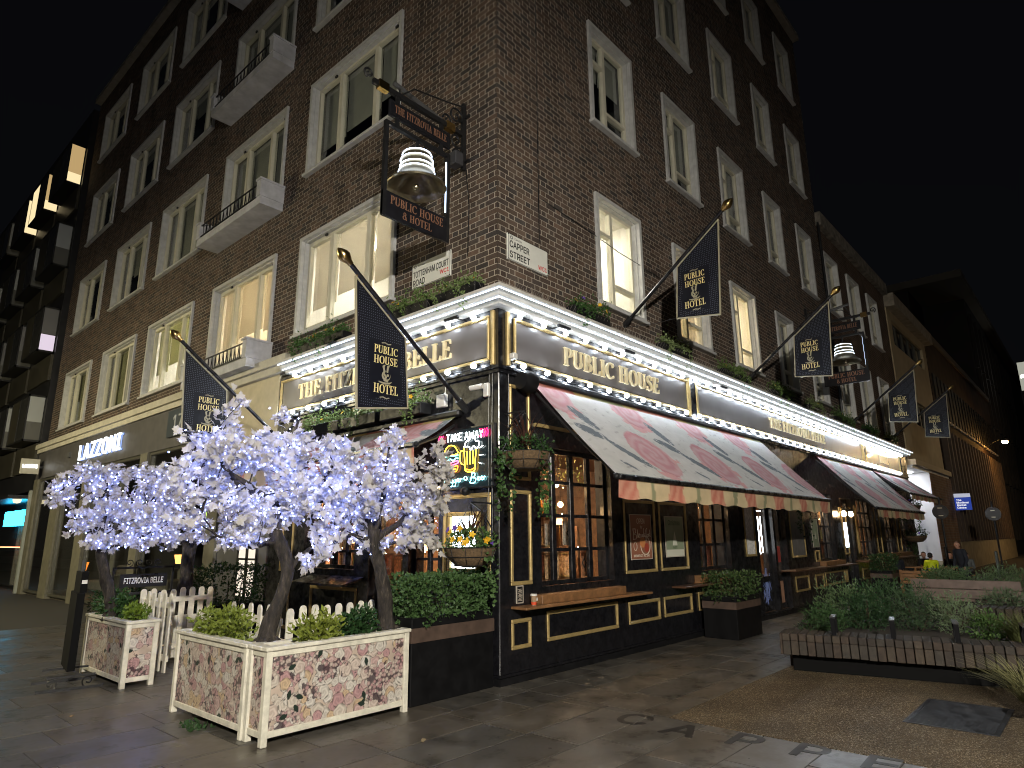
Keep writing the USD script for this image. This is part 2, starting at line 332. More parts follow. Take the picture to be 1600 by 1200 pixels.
rows_x(-6.2, .1, .12, 9.5, .52, .7, 1.1)             # Tottenham Court Road footway
x = .06
while x < 12: slab(x, x + .8, -1.85, -1.58, 1); x += .8
def slab_dist(s): return math.hypot((s[0] + s[1]) / 2 - CAM[0], (s[2] + s[3]) / 2 - CAM[1])
def slab_mesh(s):
    v, f = bx(s[0], s[1], s[2], s[3], -.008, prng.uniform(-.0012, .0012)); v = v.copy(); v[4:, 2] += np.array([prng.uniform(-.0008, .0008) for _ in range(4)]); return v, f
slabs.sort(key=slab_dist); rest = [[] for _ in slab_mats]
for i, s in enumerate(slabs):
    k = s[4] if s[4] is not None else prng.choice([0, 0, 1, 1, 2, 3])
    if i < 300: pav.part('slab', slab_mesh(s), slab_mats[k])
    else: rest[k].append(slab_mesh(s))
for k in range(4):
    if rest[k]: pav.part('far_slabs', cat(rest[k]), slab_mats[k], kind='stuff')
gm = []
for k in range(230):
    gx, gy, gr = rng.uniform(-3.6, 7), rng.uniform(-3.6, 3), rng.uniform(.006, .016)
    if gx > 0 and (gy > -.1 or gy < -1.5): continue
    th = np.arange(7) * 2 * np.pi / 7 + gx; gm.append((np.vstack([[gx, gy, .0022], np.stack([gx + gr * np.cos(th) * rng.uniform(.7, 1.2, 7), gy + gr * np.sin(th) * rng.uniform(.7, 1.2, 7), np.full(7, .0016)], 1)]), np.array([[0, 1 + i, 1 + (i + 1) % 7] for i in range(7)])))
pav.part('gum_spots', cat(gm[::2]), M('gum_dark', (.025, .023, .02), .7), kind='stuff'); pav.part('gum_spots', cat(gm[1::2]), M('gum_pale', (.17, .16, .14), .7), kind='stuff')
# letters let into the paving: C A P P E
inlay = M('dark_inlay', (.018, .016, .014), .55, var=.2, vscale=8)
for ch, (lx, ly) in zip('CAPPER', ((-.33, -1.52), (-.36, -1.98), (-.30, -2.46), (-.25, -2.90), (-.22, -3.34), (-.18, -3.8))):
    rd = np.array([.05, -1., 0]); rd /= np.linalg.norm(rd)
    pav.part('inlaid_letter', place(text(ch, .30, .0025, True), (lx, ly, .0005), rd, (-rd[1], rd[0], 0)), inlay)
gravel_mat = usdkit.material(stage, '/World/Looks/resin_gravel', {
    'g': ('geometry', {}), 'v': ('voronoi_texture', {'scale': 110., 'feature': 'f1'}), 'sep': ('separate_color', {}),
    'r': ('rgb_ramp', {'ramp': [(0, (.03, .02, .01)), (.45, (.09, .062, .03)), (.85, (.15, .108, .058)), (.97, (.38, .33, .25))]}),
    'n': ('noise_texture', {'scale': 1.4, 'detail': 4.}), 'nr': ('rgb_ramp', {'ramp': [(.3, (.6, .6, .6)), (.7, (1.1, 1.1, 1.1))]}), 'mx': ('mix_color', {'blend_type': 'multiply', 'fac': 1.}),
    'b': ('bump', {'strength': .8, 'distance': .006}), 'p': ('principled_bsdf', {'roughness': .7, 'specular_ior_level': .3})},
    [('g.position', 'v.vector'), ('v.color', 'sep.color'), ('sep.r', 'r.fac'), ('r.color', 'mx.a'), ('g.position', 'n.vector'), ('n.fac', 'nr.fac'), ('nr.color', 'mx.b'), ('mx.result', 'p.base_color'), ('v.distance', 'b.height'), ('b.normal', 'p.normal')], surface='p.BSDF')
solo('gravel_path', 'brown resin bound gravel area in front of the timber bench', None, bx(.06, 26, -9, -1.855, -.008, .0015), gravel_mat, kind='structure', base=(0, 0, 0))
road_mat = M('road_surface', (.026, .026, .028), .38, var=.3, vscale=3, bump=.25, bscale=120, rvar=.15)
solo('road', 'asphalt carriageway of the wide street at left', None, bx(-13, -6.25, -40, 90, -.011, -.005), road_mat, kind='structure', base=(0, 0, 0))
solo('side_road', 'dark carriageway of the side street at far right', None, bx(26.2, 120, -9, -2.2, -.0105, -.003), road_mat, kind='structure', base=(0, 0, 0))
kerb = Thing('kerb', 'granite kerb stones along the wide street', None, (-6.3, 0, 0), kind='structure')
for i in range(24): kerb.part('kerb_stone', bev(-6.42, -6.24, -8 + i * 1.0, -7.01 + i * 1.0, -.05, .012, .008), slab_mats[i % 4])
cover = Thing('utility_cover', 'dark ribbed metal access cover set in the brown gravel', 'access cover', (1.65, -3.66, 0))
cm = M('cover_metal', (.035, .038, .045), .45, metal=.4, var=.5, vscale=7, rvar=.15)
cover.part('frame', cat(bx(1.12, 2.12, -3.37, -3.34, -.002, .006), bx(1.12, 2.12, -3.97, -3.94, -.002, .006), bx(1.12, 1.15, -3.94, -3.37, -.002, .006), bx(2.09, 2.12, -3.94, -3.37, -.002, .006)), cm)
cover.part('plate', bx(1.15, 2.09, -3.94, -3.37, -.002, .0035), cm)
cover.part('rib', cat([bx(1.17 + i * .0365, 1.185 + i * .0365, -3.93, -3.38, .0034, .0065) for i in range(25)]), cm, kind='stuff')

# ================================================================== corner building
BR = -.12                                              # brick face
bld = Thing('corner_building', 'five storey brown brick corner building with white window surrounds', 'building', (0, 0, 0))
FZ = [(4.71, 6.48), (7.69, 9.52), (10.72, 12.52), (13.74, 15.52)]
LW = [(2.1, 4.72), (5.55, 8.1), (9.05, 11.58), (12.4, 14.85), (15.85, 18.25)]
RW = [(2.22, 3.5), (4.58, 5.86), (6.95, 8.2), (9.4, 10.5), (11.65, 12.8)]
wins = [('L', a, z, i, j) for i, z in enumerate(FZ) for j, a in enumerate(LW)] + [('R', a, z, i, j) for i, z in enumerate(FZ) for j, a in enumerate(RW)]
ENDL, ENDR, TOP, BOT = 19.3, 13.62, 16.45, 4.1
def wallpoly(F, poly, o0, o1):
    v, f = extrude(poly, o1 - o0)
    return (np.stack([v[:, 0], -(o0 + v[:, 2]), v[:, 1]], 1) if F == 'R' else np.stack([-(o0 + v[:, 2]), v[:, 0], v[:, 1]], 1)), f
def openings(F): return [(a[0] + .03, a[1] - .03, z[0] + .03, z[1] - .03) for (G_, a, z, i, j) in wins if G_ == F]
walls = {}
for F, E in (('L', ENDL), ('R', ENDR)):
    p = sbox(.135, BOT, E, TOP)
    for a0, a1, z0, z1 in openings(F): p = p.difference(sbox(a0, z0, a1, z1))
    walls[F] = bld.part('wall', wallpoly(F, p, BR - .1, BR - .0035), mortar)
CH, ST, HD, JT = .0736, .201, .087, .0165
def brick_layout(F, E):
    out, r, z = [], 0, BOT + .05
    holes = openings(F)
    while z < TOP - .02:
        a = (.12 if F == 'R' else .1225) - (r % 2) * (ST + HD + 2 * JT) / 2; k = 0; first = False
        hs = [h for h in holes if h[2] < z + CH and h[3] > z]
        segs = [(.12 if F == 'R' else .1225, E)]
        for h in hs: segs = [s for q in segs for s in ((q[0], min(q[1], h[0])), (max(q[0], h[1]), q[1])) if s[1] - s[0] > .01]
        while a < E:
            w = ST if k % 2 == 0 else HD
            if first: w = HD
            b = a + w
            for s0, s1 in segs:
                c0, c1 = max(a, s0), min(b, s1)
                if c1 - c0 > .02: out.append((c0, c1, z, z + CH - .0115))
            a = b + JT; k += 1; first = False
        z += CH; r += 1
    return np.array(out)
pal = np.array([(.1, .07, .054), (.085, .06, .048), (.075, .058, .05), (.112, .08, .06), (.062, .053, .048), (.094, .069, .054), (.122, .082, .06), (.082, .064, .053)])
def bricks_mesh(F, L, col):
    n = len(L); pr = rng.uniform(-.0015, .0025, n)
    of, ob = BR + pr, np.full(n, BR - .02)
    a0, a1, z0, z1 = L.T
    def P(a, z, o): return np.stack([a, -o, z], 1) if F == 'R' else np.stack([-o, a, z], 1)
    V = np.stack([P(a0, z0, of), P(a1, z0, of), P(a1, z1, of), P(a0, z1, of), P(a0, z0, ob), P(a1, z0, ob), P(a1, z1, ob), P(a0, z1, ob)], 1)
    base = np.array([[0, 1, 2, 3], [0, 4, 5, 1], [1, 5, 6, 2], [2, 6, 7, 3], [3, 7, 4, 0]])
    Fq = (np.arange(n)[:, None, None] * 8 + base[None]).reshape(-1, 4)
    return V.reshape(-1, 3), Fq, np.repeat(col, 8, 0)
lay = {F: brick_layout(F, E) for F, E in (('L', ENDL), ('R', ENDR))}
dl = []
for F in 'LR':
    L = lay[F]; c = (L[:, :2].mean(1)); zc = L[:, 2]
    p = np.stack([c, np.full(len(L), .12), zc], 1) if F == 'R' else np.stack([np.full(len(L), .12), c, zc], 1)
    d = np.linalg.norm(p - CAM, axis=1) + np.where(zc < 4.35, 100, 0); dl += [(x, F, i) for i, x in enumerate(d)]
near = set((F, i) for _, F, i in sorted(dl)[:300])
for F in 'LR':
    L = lay[F]; col = pal[rng.integers(0, len(pal), len(L))] * rng.uniform(.9, 1.35, (len(L), 1))
    ids = [i for i in range(len(L)) if (F, i) in near]
    for i in ids:
        v, f, c = bricks_mesh(F, L[i:i + 1], col[i:i + 1]); bld.part('brick', (v, f), brick_cd, cd=c, under=walls[F])
    k = np.ones(len(L), bool); k[ids] = False
    v, f, c = bricks_mesh(F, L[k], col[k]); bld.part('brickwork', (v, f), brick_cd, cd=c, under=walls[F], kind='stuff')
bld.part('parapet', cat(bx(-.06, .5, -.06, ENDL, TOP, TOP + .16), bx(.5, ENDR + .05, -.06, .5, TOP, TOP + .16)), M('coping_stone', (.25, .23, .2), .8, var=.2))
bld.part('roof', bx(.2, ENDR, .2, ENDL, TOP - .15, TOP - .02), dark_room)
bld.part('end_wall', cat(bx(.2, ENDR, ENDL - .02, ENDL, 0, TOP - .16), bx(ENDR - .02, ENDR, .3, ENDL - .03, 4.5, TOP - .16)), M('plain_brick', (.1, .065, .05), .9, var=.3))

surround_mat = M('window_surround_paint', (.5, .5, .49), .5, var=.15, vscale=5)
sash_mat = M('sash_paint', (.6, .57, .45), .45, var=.08)
def room(T, F, a0, a1, z0, z1, lit, wall, light, depth=1.7):
    o = -.40; m = .18
    T.part('room', cat(fb(F, a0 - m, a1 + m, z0 - m, z1 + .1, o - depth - .03, o - depth), fb(F, a0 - m - .03, a0 - m, z0 - m, z1 + .1, o - depth, o + .2), fb(F, a1 + m, a1 + m + .03, z0 - m, z1 + .1, o - depth, o + .2),
                       fb(F, a0 - m, a1 + m, z0 - m - .03, z0 - m, o - depth, o + .2), fb(F, a0 - m, a1 + m, z1 + .1, z1 + .13, o - depth, o + .2)), wall)
    if lit:
        for q in (0.3, 0.7):
            c = a0 + (a1 - a0) * q; T.part('ceiling_light', fb(F, c - .3, c + .3, z1 + .06, z1 + .085, o - 1.1, o - .75), light)
def window(T, F, a, z, kind, lit=None, blind=None, warm=False, sm=None, mirror=False):
    a0, a1 = a; z0, z1 = z; sm = sm or surround_mat
    w = T.part('window', cat(ring(F, a0, a1, z0, z1, .065, BR - .02, BR + .045), ring(F, a0 + .06, a1 - .06, z0 + .06, z1 - .06, .022, BR - .17, BR - .02)), sm)
    T.part('sill', fb(F, a0 - .03, a1 + .03, z0 - .03, z0 + .02, BR - .02, BR + .09, .008), sm, under=w)
    b0, b1, c0, c1 = a0 + .082, a1 - .082, z0 + .082, z1 - .082; W = b1 - b0; fr = .05
    sl = [ring(F, b0, b1, c0, c1, fr, BR - .165, BR - .095, )]
    panes = []
    if kind == 'tri':
        m = [b0 + W * .30, b0 + W * .70]
        for q in m: sl.append(fb(F, q - .035, q + .035, c0 + fr, c1 - fr, BR - .165, BR - .085))
        ed = [b0 + fr, m[0] - .035, m[0] + .035, m[1] - .035, m[1] + .035, b1 - fr]
        panes = [(ed[0], ed[1], c0 + fr, c1 - fr), (ed[2], ed[3], c0 + fr, c1 - fr), (ed[4], ed[5], c0 + fr, c1 - fr)]
        for q in (0, 4): sl.append(ring(F, ed[q], ed[q + 1], c0 + fr, c1 - fr, .028, BR - .15, BR - .08))
        fit_ = [fb(F, ed[q] + .1, ed[q] + .16, c1 - .035, c1 + .01, BR - .08, BR - .055) for q in (0, 4)]
        [T.part('window_catch', q_, black_iron, under=w) for q_ in fit_]
    else:
        q = b0 + W * .44 if F == 'R' else b0 + W * .5
        sl.append(fb(F, q - .035, q + .035, c0 + fr, c1 - fr, BR - .165, BR - .085))
        H = c1 - c0; t1, t2 = c1 - H * .28, c0 + H * .24
        sl.append(fb(F, b0 + fr, q - .035, t1 - .028, t1 + .028, BR - .16, BR - .08)); sl.append(fb(F, q + .035, b1 - fr, t2 - .028, t2 + .028, BR - .16, BR - .08))
        panes = [(b0 + fr, q - .035, c0 + fr, t1 - .028), (b0 + fr, q - .035, t1 + .028, c1 - fr), (q + .035, b1 - fr, t2 + .028, c1 - fr), (q + .035, b1 - fr, c0 + fr, t2 - .028)]
    T.part('sash', cat(sl), sash_mat, under=w)
    for p in panes: T.part('pane', fb(F, p[0], p[1], p[2], p[3], BR - .137, BR - .132), glass, under=w)
    if blind is not None:
        bm, drops = blind
        ed = [b0, b0 + W * .30, b0 + W * .70, b1] if kind == 'tri' else [b0, b0 + W * .44, b1]
        for i, d in enumerate(drops):
            if d > 0: T.part('blind', fb(F, ed[i] + .02, ed[i + 1] - .02, c1 - (c1 - c0) * d, c1, BR - .235, BR - .227), bm, under=w)
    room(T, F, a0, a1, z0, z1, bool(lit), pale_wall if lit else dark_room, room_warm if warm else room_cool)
lit_blind = usdkit.material(stage, '/World/Looks/lit_blind', {'d': ('diffuse_bsdf', {'color': (.72, .68, .6)}), 't': ('translucent_bsdf', {'color': (.78, .73, .64)}), 'm': ('mix_closure', {'fac': .62})}, [('d.BSDF', 'm.closure1'), ('t.BSDF', 'm.closure2')], surface='m.closure')
curtain = usdkit.material(stage, '/World/Looks/net_curtain', {'d': ('diffuse_bsdf', {'color': (.5, .48, .3)}), 't': ('translucent_bsdf', {'color': (.5, .48, .28)}), 'm': ('mix_closure', {'fac': .5})}, [('d.BSDF', 'm.closure1'), ('t.BSDF', 'm.closure2')], surface='m.closure')
for F, a, z, i, j in wins:
    lit, blind, warm = None, None, False
    if F == 'L':
        if i == 0:
            lit = j in (0, 1, 2); blind = (lit_blind, (.72, .68, .74)) if j < 2 else (curtain, (.95, .62, .7) if j == 2 else (.98, .98, .98))
            if j > 2: lit = None
        elif i == 1: blind = (grey_blind, [(.62, .68, .72), (.8, .9, .95), (.82, .82, .8), (.3, .55, .5), (0, 0, 0)][j])
        elif i == 2: blind = (grey_blind, [(.5, .5, .5), (.98, .98, .6), (.25, .35, .3), (.2, .25, .25), (0, .2, .1)][j])
        else: blind = (grey_blind, [(.3, .3, .3), (.4, .4, .4), (.3, .1, .3), (.1, .1, .15), (0, 0, 0)][j])
        window(bld, F, a, z, 'tri', lit, blind, warm=j == 1 and i == 0)
    else:
        if i == 0: lit = j in (0, 1, 2); blind = [None, (lit_blind, (0, .9)), None, (grey_blind, (.9, .9)), (grey_blind, (.6, .8))][j]; warm = j in (1, 2)
        elif i == 1: blind = (grey_blind, [(.4, .42), (.6, .62), (.9, .95), (.3, .9), (.2, .8)][j])
        else: blind = (grey_blind, [(.5, .5), (.9, .85), (.5, .95), (.1, .9), (.2, .5)][j])
        window(bld, F, a, z, 'duo', lit, blind, warm)

# balconies on the second window column
bal_mat = M('balcony_render', (.5, .5, .52), .7, var=.2, vscale=3)
for zi in (4.30, 7.30, 10.33, 13.36):
    y0, y1 = 5.5, 8.15
    b = bld.part('balcony', cat(bx(-.32, .13, y0, y1, zi, zi + .15), bx(-.34, .13, y0 - .015, y0 + .13, zi + .15, zi + .46), bx(-.36, .13, y0 - .03, y0 + .15, zi + .46, zi + .5), bx(-.34, .13, y1 - .13, y1 + .015, zi + .15, zi + .46), bx(-.36, .13, y1 - .15, y1 + .03, zi + .46, zi + .5)), bal_mat)
    rail = [bx(-.315, -.295, y0 + .13, y1 - .13, zi + .42, zi + .44), bx(-.315, -.295, y0 + .13, y1 - .13, zi + .18, zi + .2)]
    k = 0; y = y0 + .2
    while y < y1 - .2:
        rail.append(tube([(-.305, y, zi + .2), (-.305, y + (.05 if k % 2 else -.03), zi + .42)], .009, 5)); y += .075; k += 1
    bld.part('railing', cat(rail), black_iron, under=b)

# ================================================================== pub frontage
pub = Thing('pub_frontage', 'black and gold panelled pub frontage wrapped around the foot of the corner building', 'shopfront', (0, 0, 0))
EXR, EXL = 20.05, 4.86
def lsolid(p, z0, z1, ex=EXR, el=EXL, inner=.0):
    return cat(bx(-p, ex, -p, inner, z0, z1), bx(-p, inner, inner, el, z0, z1))
cor = M('cornice_paint', (.5, .48, .44), .5, var=.12, vscale=6, bump=.1)
pub.part('cornice', cat(lsolid(.31, 4.135, 4.17, el=4.5), lsolid(.23, 4.07, 4.135, el=4.5), lsolid(.13, 4.02, 4.07, el=4.5)), cor)
pub.part('led_strip', cat(bx(-.29, EXR, -.29, -.275, 4.118, 4.129), bx(-.29, -.275, -.275, 4.48, 4.118, 4.129)), led_white)
pub.part('led_strip', cat(bx(-.205, EXR, -.205, -.19, 4.053, 4.064), bx(-.205, -.19, -.19, 4.48, 4.053, 4.064)), led_white)
pub.part('lead_flashing', cat(bx(-.28, EXR, -.28, .11, 4.17, 4.18), bx(-.28, .11, .11, 4.45, 4.17, 4.18)), M('lead', (.2, .2, .2), .6, metal=.3))
pub.part('fascia_board', cat(bx(-.015, EXR, -.015, .1, 3.3, 4.02), bx(-.015, .1, .1, EXL, 3.3, 4.02)), black_gloss)
for F, a0, a1 in (('R', .28, 4.46), ('R', 4.86, 14.72), ('R', 15.2, 19.1), ('L', .16, 4.72)):
    fp_ = pub.part('fascia_panel', fb(F, a0, a1, 3.47, 3.92, .015, .022), fascia_panel)
    mould = [ring(F, a0 - .05, a1 + .05, 3.42, 3.955, .03, .015, .05, .006)]
    pub.part('gold_moulding', cat(mould), gold_paint, under=fp_)
    n = int((a1 - a0) / .03)
    if a0 < 1: pub.part('rope_bead', cat([ball(fp(F, a0 + (i + .5) * .03, 3.925, .03), .013, 0) for i in range(n)]), gold_paint, under=fp_, kind='stuff')
for F, a in (('R', .12), ('R', 4.53), ('R', 4.78), ('R', 14.8), ('R', 15.1), ('L', .05)):
    pub.part('gold_strip', fb(F, a - .025, a + .025, 3.35, 4.0, .015, .06, .008), gold_paint)
for F, a0, a1 in (('R', 4.57, 4.74), ('R', 14.85, 15.05), ('R', 19.3, EXR)):
    pub.part('pilaster', fb(F, a0, a1, 3.2, 4.0, .015, .05), black_gloss)
pub.part('lower_moulding', cat(lsolid(.07, 3.3, 3.335), lsolid(.045, 3.26, 3.3)), black_gloss)
# raised lettering
def letters(F, t, a_left, w, z, h, mat=gold_letter, o=.022, d=.03):
    x = 0; adv = sum(glyph(c)[1] + .05 for c in t); k = w / adv
    for ch in t:
        g, ad = glyph(ch)
        if g:
            sh = affinity.scale(unary_union(g).simplify(.004), k, h, origin=(0, 0)); m = extrude(sh, d); m = (m[0] + np.array([x * k, 0, 0]), m[1])
            pub.part('fascia_letter', on_wall(F, m, a_left, z, o), mat)
        x += ad + .05
letters('R', 'PUBLIC HOUSE', 1.17, 2.4, 3.57, .235)
letters('L', 'THE FITZROVIA BELLE', 4.22, 3.5, 3.57, .235)
letters('R', 'THE FITZROVIA BELLE', 8.0, 3.5, 3.59, .21)
letters('R', 'HOTEL', 16.6, 1.0, 3.56, .22)
# wire bird spikes on the cornice
sp = []
for i in range(330):
    x = -.2 + i * .036; sp.append(tube([(x, -.2, 4.18), (x + .015, -.27 if i % 2 else -.17, 4.29)], .0016, 3))
for i in range(40): y = .0 + i * .04; sp.append(tube([(-.2, y, 4.18), (-.27 if i % 2 else -.16, y + .01, 4.28)], .0016, 3))
pub.part('bird_spikes', cat(sp), M('spike_wire', (.35, .33, .3), .5, metal=.6), kind='stuff')

# walls of the ground floor
RO = [(.7, 2.16, .92, 2.5), (4.6, 5.72, .93, 2.5), (6.95, 7.7, .1, 2.35), (7.8, 8.35, .1, 2.35), (10.3, 11.5, .9, 2.4), (12.15, 13.1, .1, 2.35), (13.5, 15.0, .9, 2.4), (16.2, 17.3, .9, 2.4), (18.2, 19.2, .9, 2.4)]
LO = [(2.6, 3.84, 1.07, 2.45), (1.6, 2.28, .12, 2.3), (.96, 1.5, .12, 2.3)]
for F, E, O in (('R', EXR, RO), ('L', EXL, LO)):
    p = sbox(.0 if F == 'R' else .06, .0, E, 3.3)
    for o in O: p = p.difference(sbox(o[0], o[2], o[1], o[3]))
    pub.part('panelled_wall', wallpoly(F, p, -.06, 0), black_gloss)
    for o in O: pub.part('reveal', cat(fb(F, o[0] - .02, o[0], o[2], o[3], -.25, -.06), fb(F, o[1], o[1] + .02, o[2], o[3], -.25, -.06), fb(F, o[0], o[1], o[3], o[3] + .02, -.25, -.06)), black_satin)
pub.part('plinth', cat(bx(-.03, EXR, -.03, 0, 0, .07), bx(-.03, 0, 0, EXL, 0, .07)), black_satin)
pub.part('plinth_rail', cat(bx(-.022, EXR, -.022, 0, .075, .1), bx(-.022, 0, 0, EXL, .075, .1)), black_gloss)
pub.part('corner_post', bev(-.03, .1, -.03, .1, .1, 3.26, .01), black_gloss)
def panel(F, a0, a1, z0, z1, w=.034, name='gold_panel_frame'): return pub.part(name, cat(ring(F, a0, a1, z0, z1, w, 0, .02, .006), ring(F, a0 + w * .7, a1 - w * .7, z0 + w * .7, z1 - w * .7, w * .5, 0, .012)), gold_paint)
for a0, a1, z0, z1 in ((.17, .52, .96, 1.97), (.17, .52, 2.08, 3.16), (2.42, 3.24, .98, 1.95), (3.35, 4.18, .98, 1.95), (.17, .49, .32, .62), (.76, 2.19, .34, .66), (2.44, 3.25, .35, .63), (3.36, 4.2, .36, .63), (4.4, 5.6, .36, .63),
                        (6.33, 6.78, 1.1, 2.0), (8.58, 9.4, 1.02, 1.98), (8.6, 9.4, .36, .66), (9.8, 10.35, .35, .65), (10.45, 11.9, .38, .67), (11.97, 12.1, .38, .67), (9.95, 10.25, .9, 1.14), (12.15, 12.5, 1.0, 2.1), (13.3, 13.45, 1.0, 2.2), (15.2, 15.7, .95, 2.2), (15.9, 17.4, .36, .64), (17.5, 18.0, .95, 2.2), (13.4, 15., .36, .64)):
    panel('R', a0, a1, z0, z1)
for a0, a1, z0, z1 in ((.11, .87, .98, 1.94), (4.13, 4.48, 1.01, 2.0), (4.15, 4.46, .22, .84), (2.5, 3.6, .22, .85), (1.62, 2.26, .2, .5), (.12, .8, .2, .6)): panel('L', a0, a1, z0, z1, .04)
pub.part('gold_bar', fb('R', .6, 4.5, 2.72, 2.76, 0, .03), gold_paint)

def pub_window(F, a0, a1, z0, z1, nc, nr, m=.04, o=-.12):
    w = pub.part('window', cat(ring(F, a0, a1, z0, z1, .05, o - .03, o + .03), *[fb(F, a0 + (a1 - a0) * i / nc - m, a0 + (a1 - a0) * i / nc + m, z0 + .05, z1 - .05, o - .025, o + .025, .006) for i in range(1, nc)],
                 *[fb(F, a0 + .05, a1 - .05, z0 + (z1 - z0) * j / nr - m * .5, z0 + (z1 - z0) * j / nr + m * .5, o - .02, o + .018) for j in range(1, nr)]), black_gloss)
    for i in range(nc):
        for j in range(nr):
            x0 = a0 + (a1 - a0) * i / nc + m; x1 = a0 + (a1 - a0) * (i + 1) / nc - m; y0 = z0 + (z1 - z0) * j / nr + m * .5; y1 = z0 + (z1 - z0) * (j + 1) / nr - m * .5
            pub.part('pane', fb(F, x0, x1, y0, y1, o - .004, o), glass, under=w)
    return w
pub_window('R', .7, 2.16, .92, 2.5, 4, 4); pub_window('R', 4.6, 5.72, .93, 2.5, 3, 4); pub_window('R', 10.3, 11.5, .9, 2.4, 3, 4); pub_window('R', 13.5, 15., .9, 2.4, 4, 4); pub_window('R', 16.2, 17.3, .9, 2.4, 3, 4); pub_window('R', 18.2, 19.2, .9, 2.4, 3, 4)
pub_window('L', 2.6, 3.84, 1.07, 2.45, 4, 6, .035); pub_window('L', .96, 1.5, .95, 2.3, 2, 5, .03)
def door(F, a0, a1, zt=2.3, split=.62):
    d = pub.part('door', cat(ring(F, a0, a1, .1, zt, .09, -.14, -.09, .006), fb(F, a0 + .09, a1 - .09, split, split + .1, -.14, -.09), fb(F, a0 + .09, a1 - .09, .19, split, -.13, -.105)), black_gloss)
    pub.part('pane', fb(F, a0 + .09, a1 - .09, split + .1, zt - .09, -.118, -.113), glass, under=d)
    pub.part('handle', tube([fp(F, a0 + .045, .95, -.085), fp(F, a0 + .045, .97, -.05), fp(F, a0 + .045, 1.2, -.05), fp(F, a0 + .045, 1.22, -.085)], .012, 8), brass, under=d)
    return d
door('L', 1.62, 2.26, 2.28); door('L', .98, 1.48, .93, .62) if 0 else None
pub.part('door', fb('L', .98, 1.48, .12, .94, -.13, -.1), black_gloss)
door('R', 7.82, 8.33, 2.33); door('R', 12.6, 13.08, 2.33); d3 = door('R', 6.97, 7.68, 2.33)
# shelves and bench boxes under the windows
pub.part('drink_shelf', fb('R', .17, 2.72, .725, .752, 0, .22, .005), oak); pub.part('window_bench', fb('R', .54, 2.22, .752, .85, 0, .13, .006), oak)
pub.part('drink_shelf', fb('R', 3.62, 5.3, .735, .762, 0, .22, .005), dark_wood); pub.part('window_bench', fb('R', 4.33, 5.5, .765, .88, 0, .12, .006), oak)
pub.part('drink_shelf', fb('R', 7.9, 12.2, .78, .81, 0, .28, .005), dark_wood); pub.part('window_bench', fb('R', 10.2, 11.6, .81, .9, 0, .14, .006), oak)
pub.part('drink_shelf', fb('R', 12.9, 19.0, .8, .84, 0, .3, .005), dark_wood); pub.part('window_bench', fb('R', 15.9, 18.5, .84, .95, 0, .16, .006), oak)
sh = fb('L', 2.36, 3.6, .96, .985, 0, .32); sh[0][:, 2] += np.where(sh[0][:, 0] < -.2, -.08, 0); pub.part('flap_shelf', sh, black_gloss)
# white lit panels beside the side door
lit_panel = EM('lit_panel', (.9, .95, 1.), 2.2); menu_lit = EM('menu_light', (.82, .92, 1.), 5.)
pub.part('menu_case', cat(ring('L', .27, .76, 1.09, 1.74, .045, .0, .05, .006)), gold_paint)
pub.part('menu_sheet', fb('L', .315, .715, 1.135, 1.695, .005, .012), menu_lit)
pub.part('menu_lines', cat([fb('L', .36 + prng.uniform(0, .04), .66 - prng.uniform(0, .06), 1.2 + k * .035, 1.207 + k * .035, .0125, .0135) for k in range(13)]), M('menu_ink', (.12, .14, .16), .8), kind='stuff')
pub.part('display_screen', fb('R', 12.2, 12.44, 1.17, 1.75, .005, .03), EM('display_screen', (.8, .93, 1.), 3.5))
pub.part('frosted_panel', fb('R', 6.38, 6.73, 1.14, 1.96, .004, .01), M('frosted', (.75, .73, .7), .5, var=.3, vscale=14))
pub.part('frosted_panel', fb('R', 8.63, 9.35, 1.06, 1.94, .004, .01), M('frosted_grey', (.16, .15, .14), .4, var=.3, vscale=5))
neonw = EM('tube_sign', (.95, .97, 1.), 7.)
for k in range(4): pub.part('light_tube', tube([fp('R', 7.14 + k * .12, 1.12 + .02 * (k % 2), -.16), fp('R', 7.15 + k * .12, 1.82, -.16)], .012, 6), neonw)
pub.part('light_tube', tube([fp('R', 7.12, 1.92, -.16), fp('R', 7.56, 1.92, -.16)], .012, 6), neonw)
pub.part('door_poster', fb('R', 7.95, 8.2, .95, 1.25, -.1, -.094), M('red_notice', (.35, .05, .04), .6)); pub.part('door_poster', fb('R', 7.93, 8.2, 1.35, 2.0, -.1, -.094), M('paper_notice', (.5, .42, .33), .6, var=.4, vscale=9))
pub.part('kick_panel', fb('R', 7.93, 8.22, .2, .6, -.104, -.098), M('copper_panel', (.4, .22, .14), .4, var=.2))
ch_art = [tube([fp('R', 7.1 + .5 * prng.random(), .2 + .8 * prng.random(), -.1) for _ in range(5)], .006, 4) for _ in range(9)]
pub.part('chalk_drawing', cat(ch_art), M('chalk_blue', (.12, .16, .35), .8), kind='stuff')
# interior of the pub behind the windows
pub.part('interior_wall', cat(bx(.3, 19.6, 4.9, 5.0, 0, 3.2), bx(19.6, 19.7, .3, 5.0, 0, 3.2), bx(.3, 4.9, 4.8, 4.9, 0, 3.2)), M('interior_panelling', (.32, .17, .08), .5, var=.35, vscale=5))
pub.part('interior_floor', bx(.1, 19.7, .1, 5.0, .05, .1), M('interior_floor', (.12, .06, .03), .4, var=.3)); pub.part('interior_ceiling', bx(.1, 19.7, .1, 5., 3.1, 3.15), M('interior_ceiling', (.25, .16, .09), .7))
brk = [(.28, .12, .06), (.4, .25, .14), (.16, .05, .03), (.33, .28, .24), (.1, .14, .07), (.45, .33, .18), (.22, .08, .05)]
fr_mats = [M(f'picture_{n}', c, .55, var=.7, vscale=22, detail=6) for n, c in zip(('brown', 'tan', 'maroon', 'stone', 'green', 'straw', 'rust'), brk)]
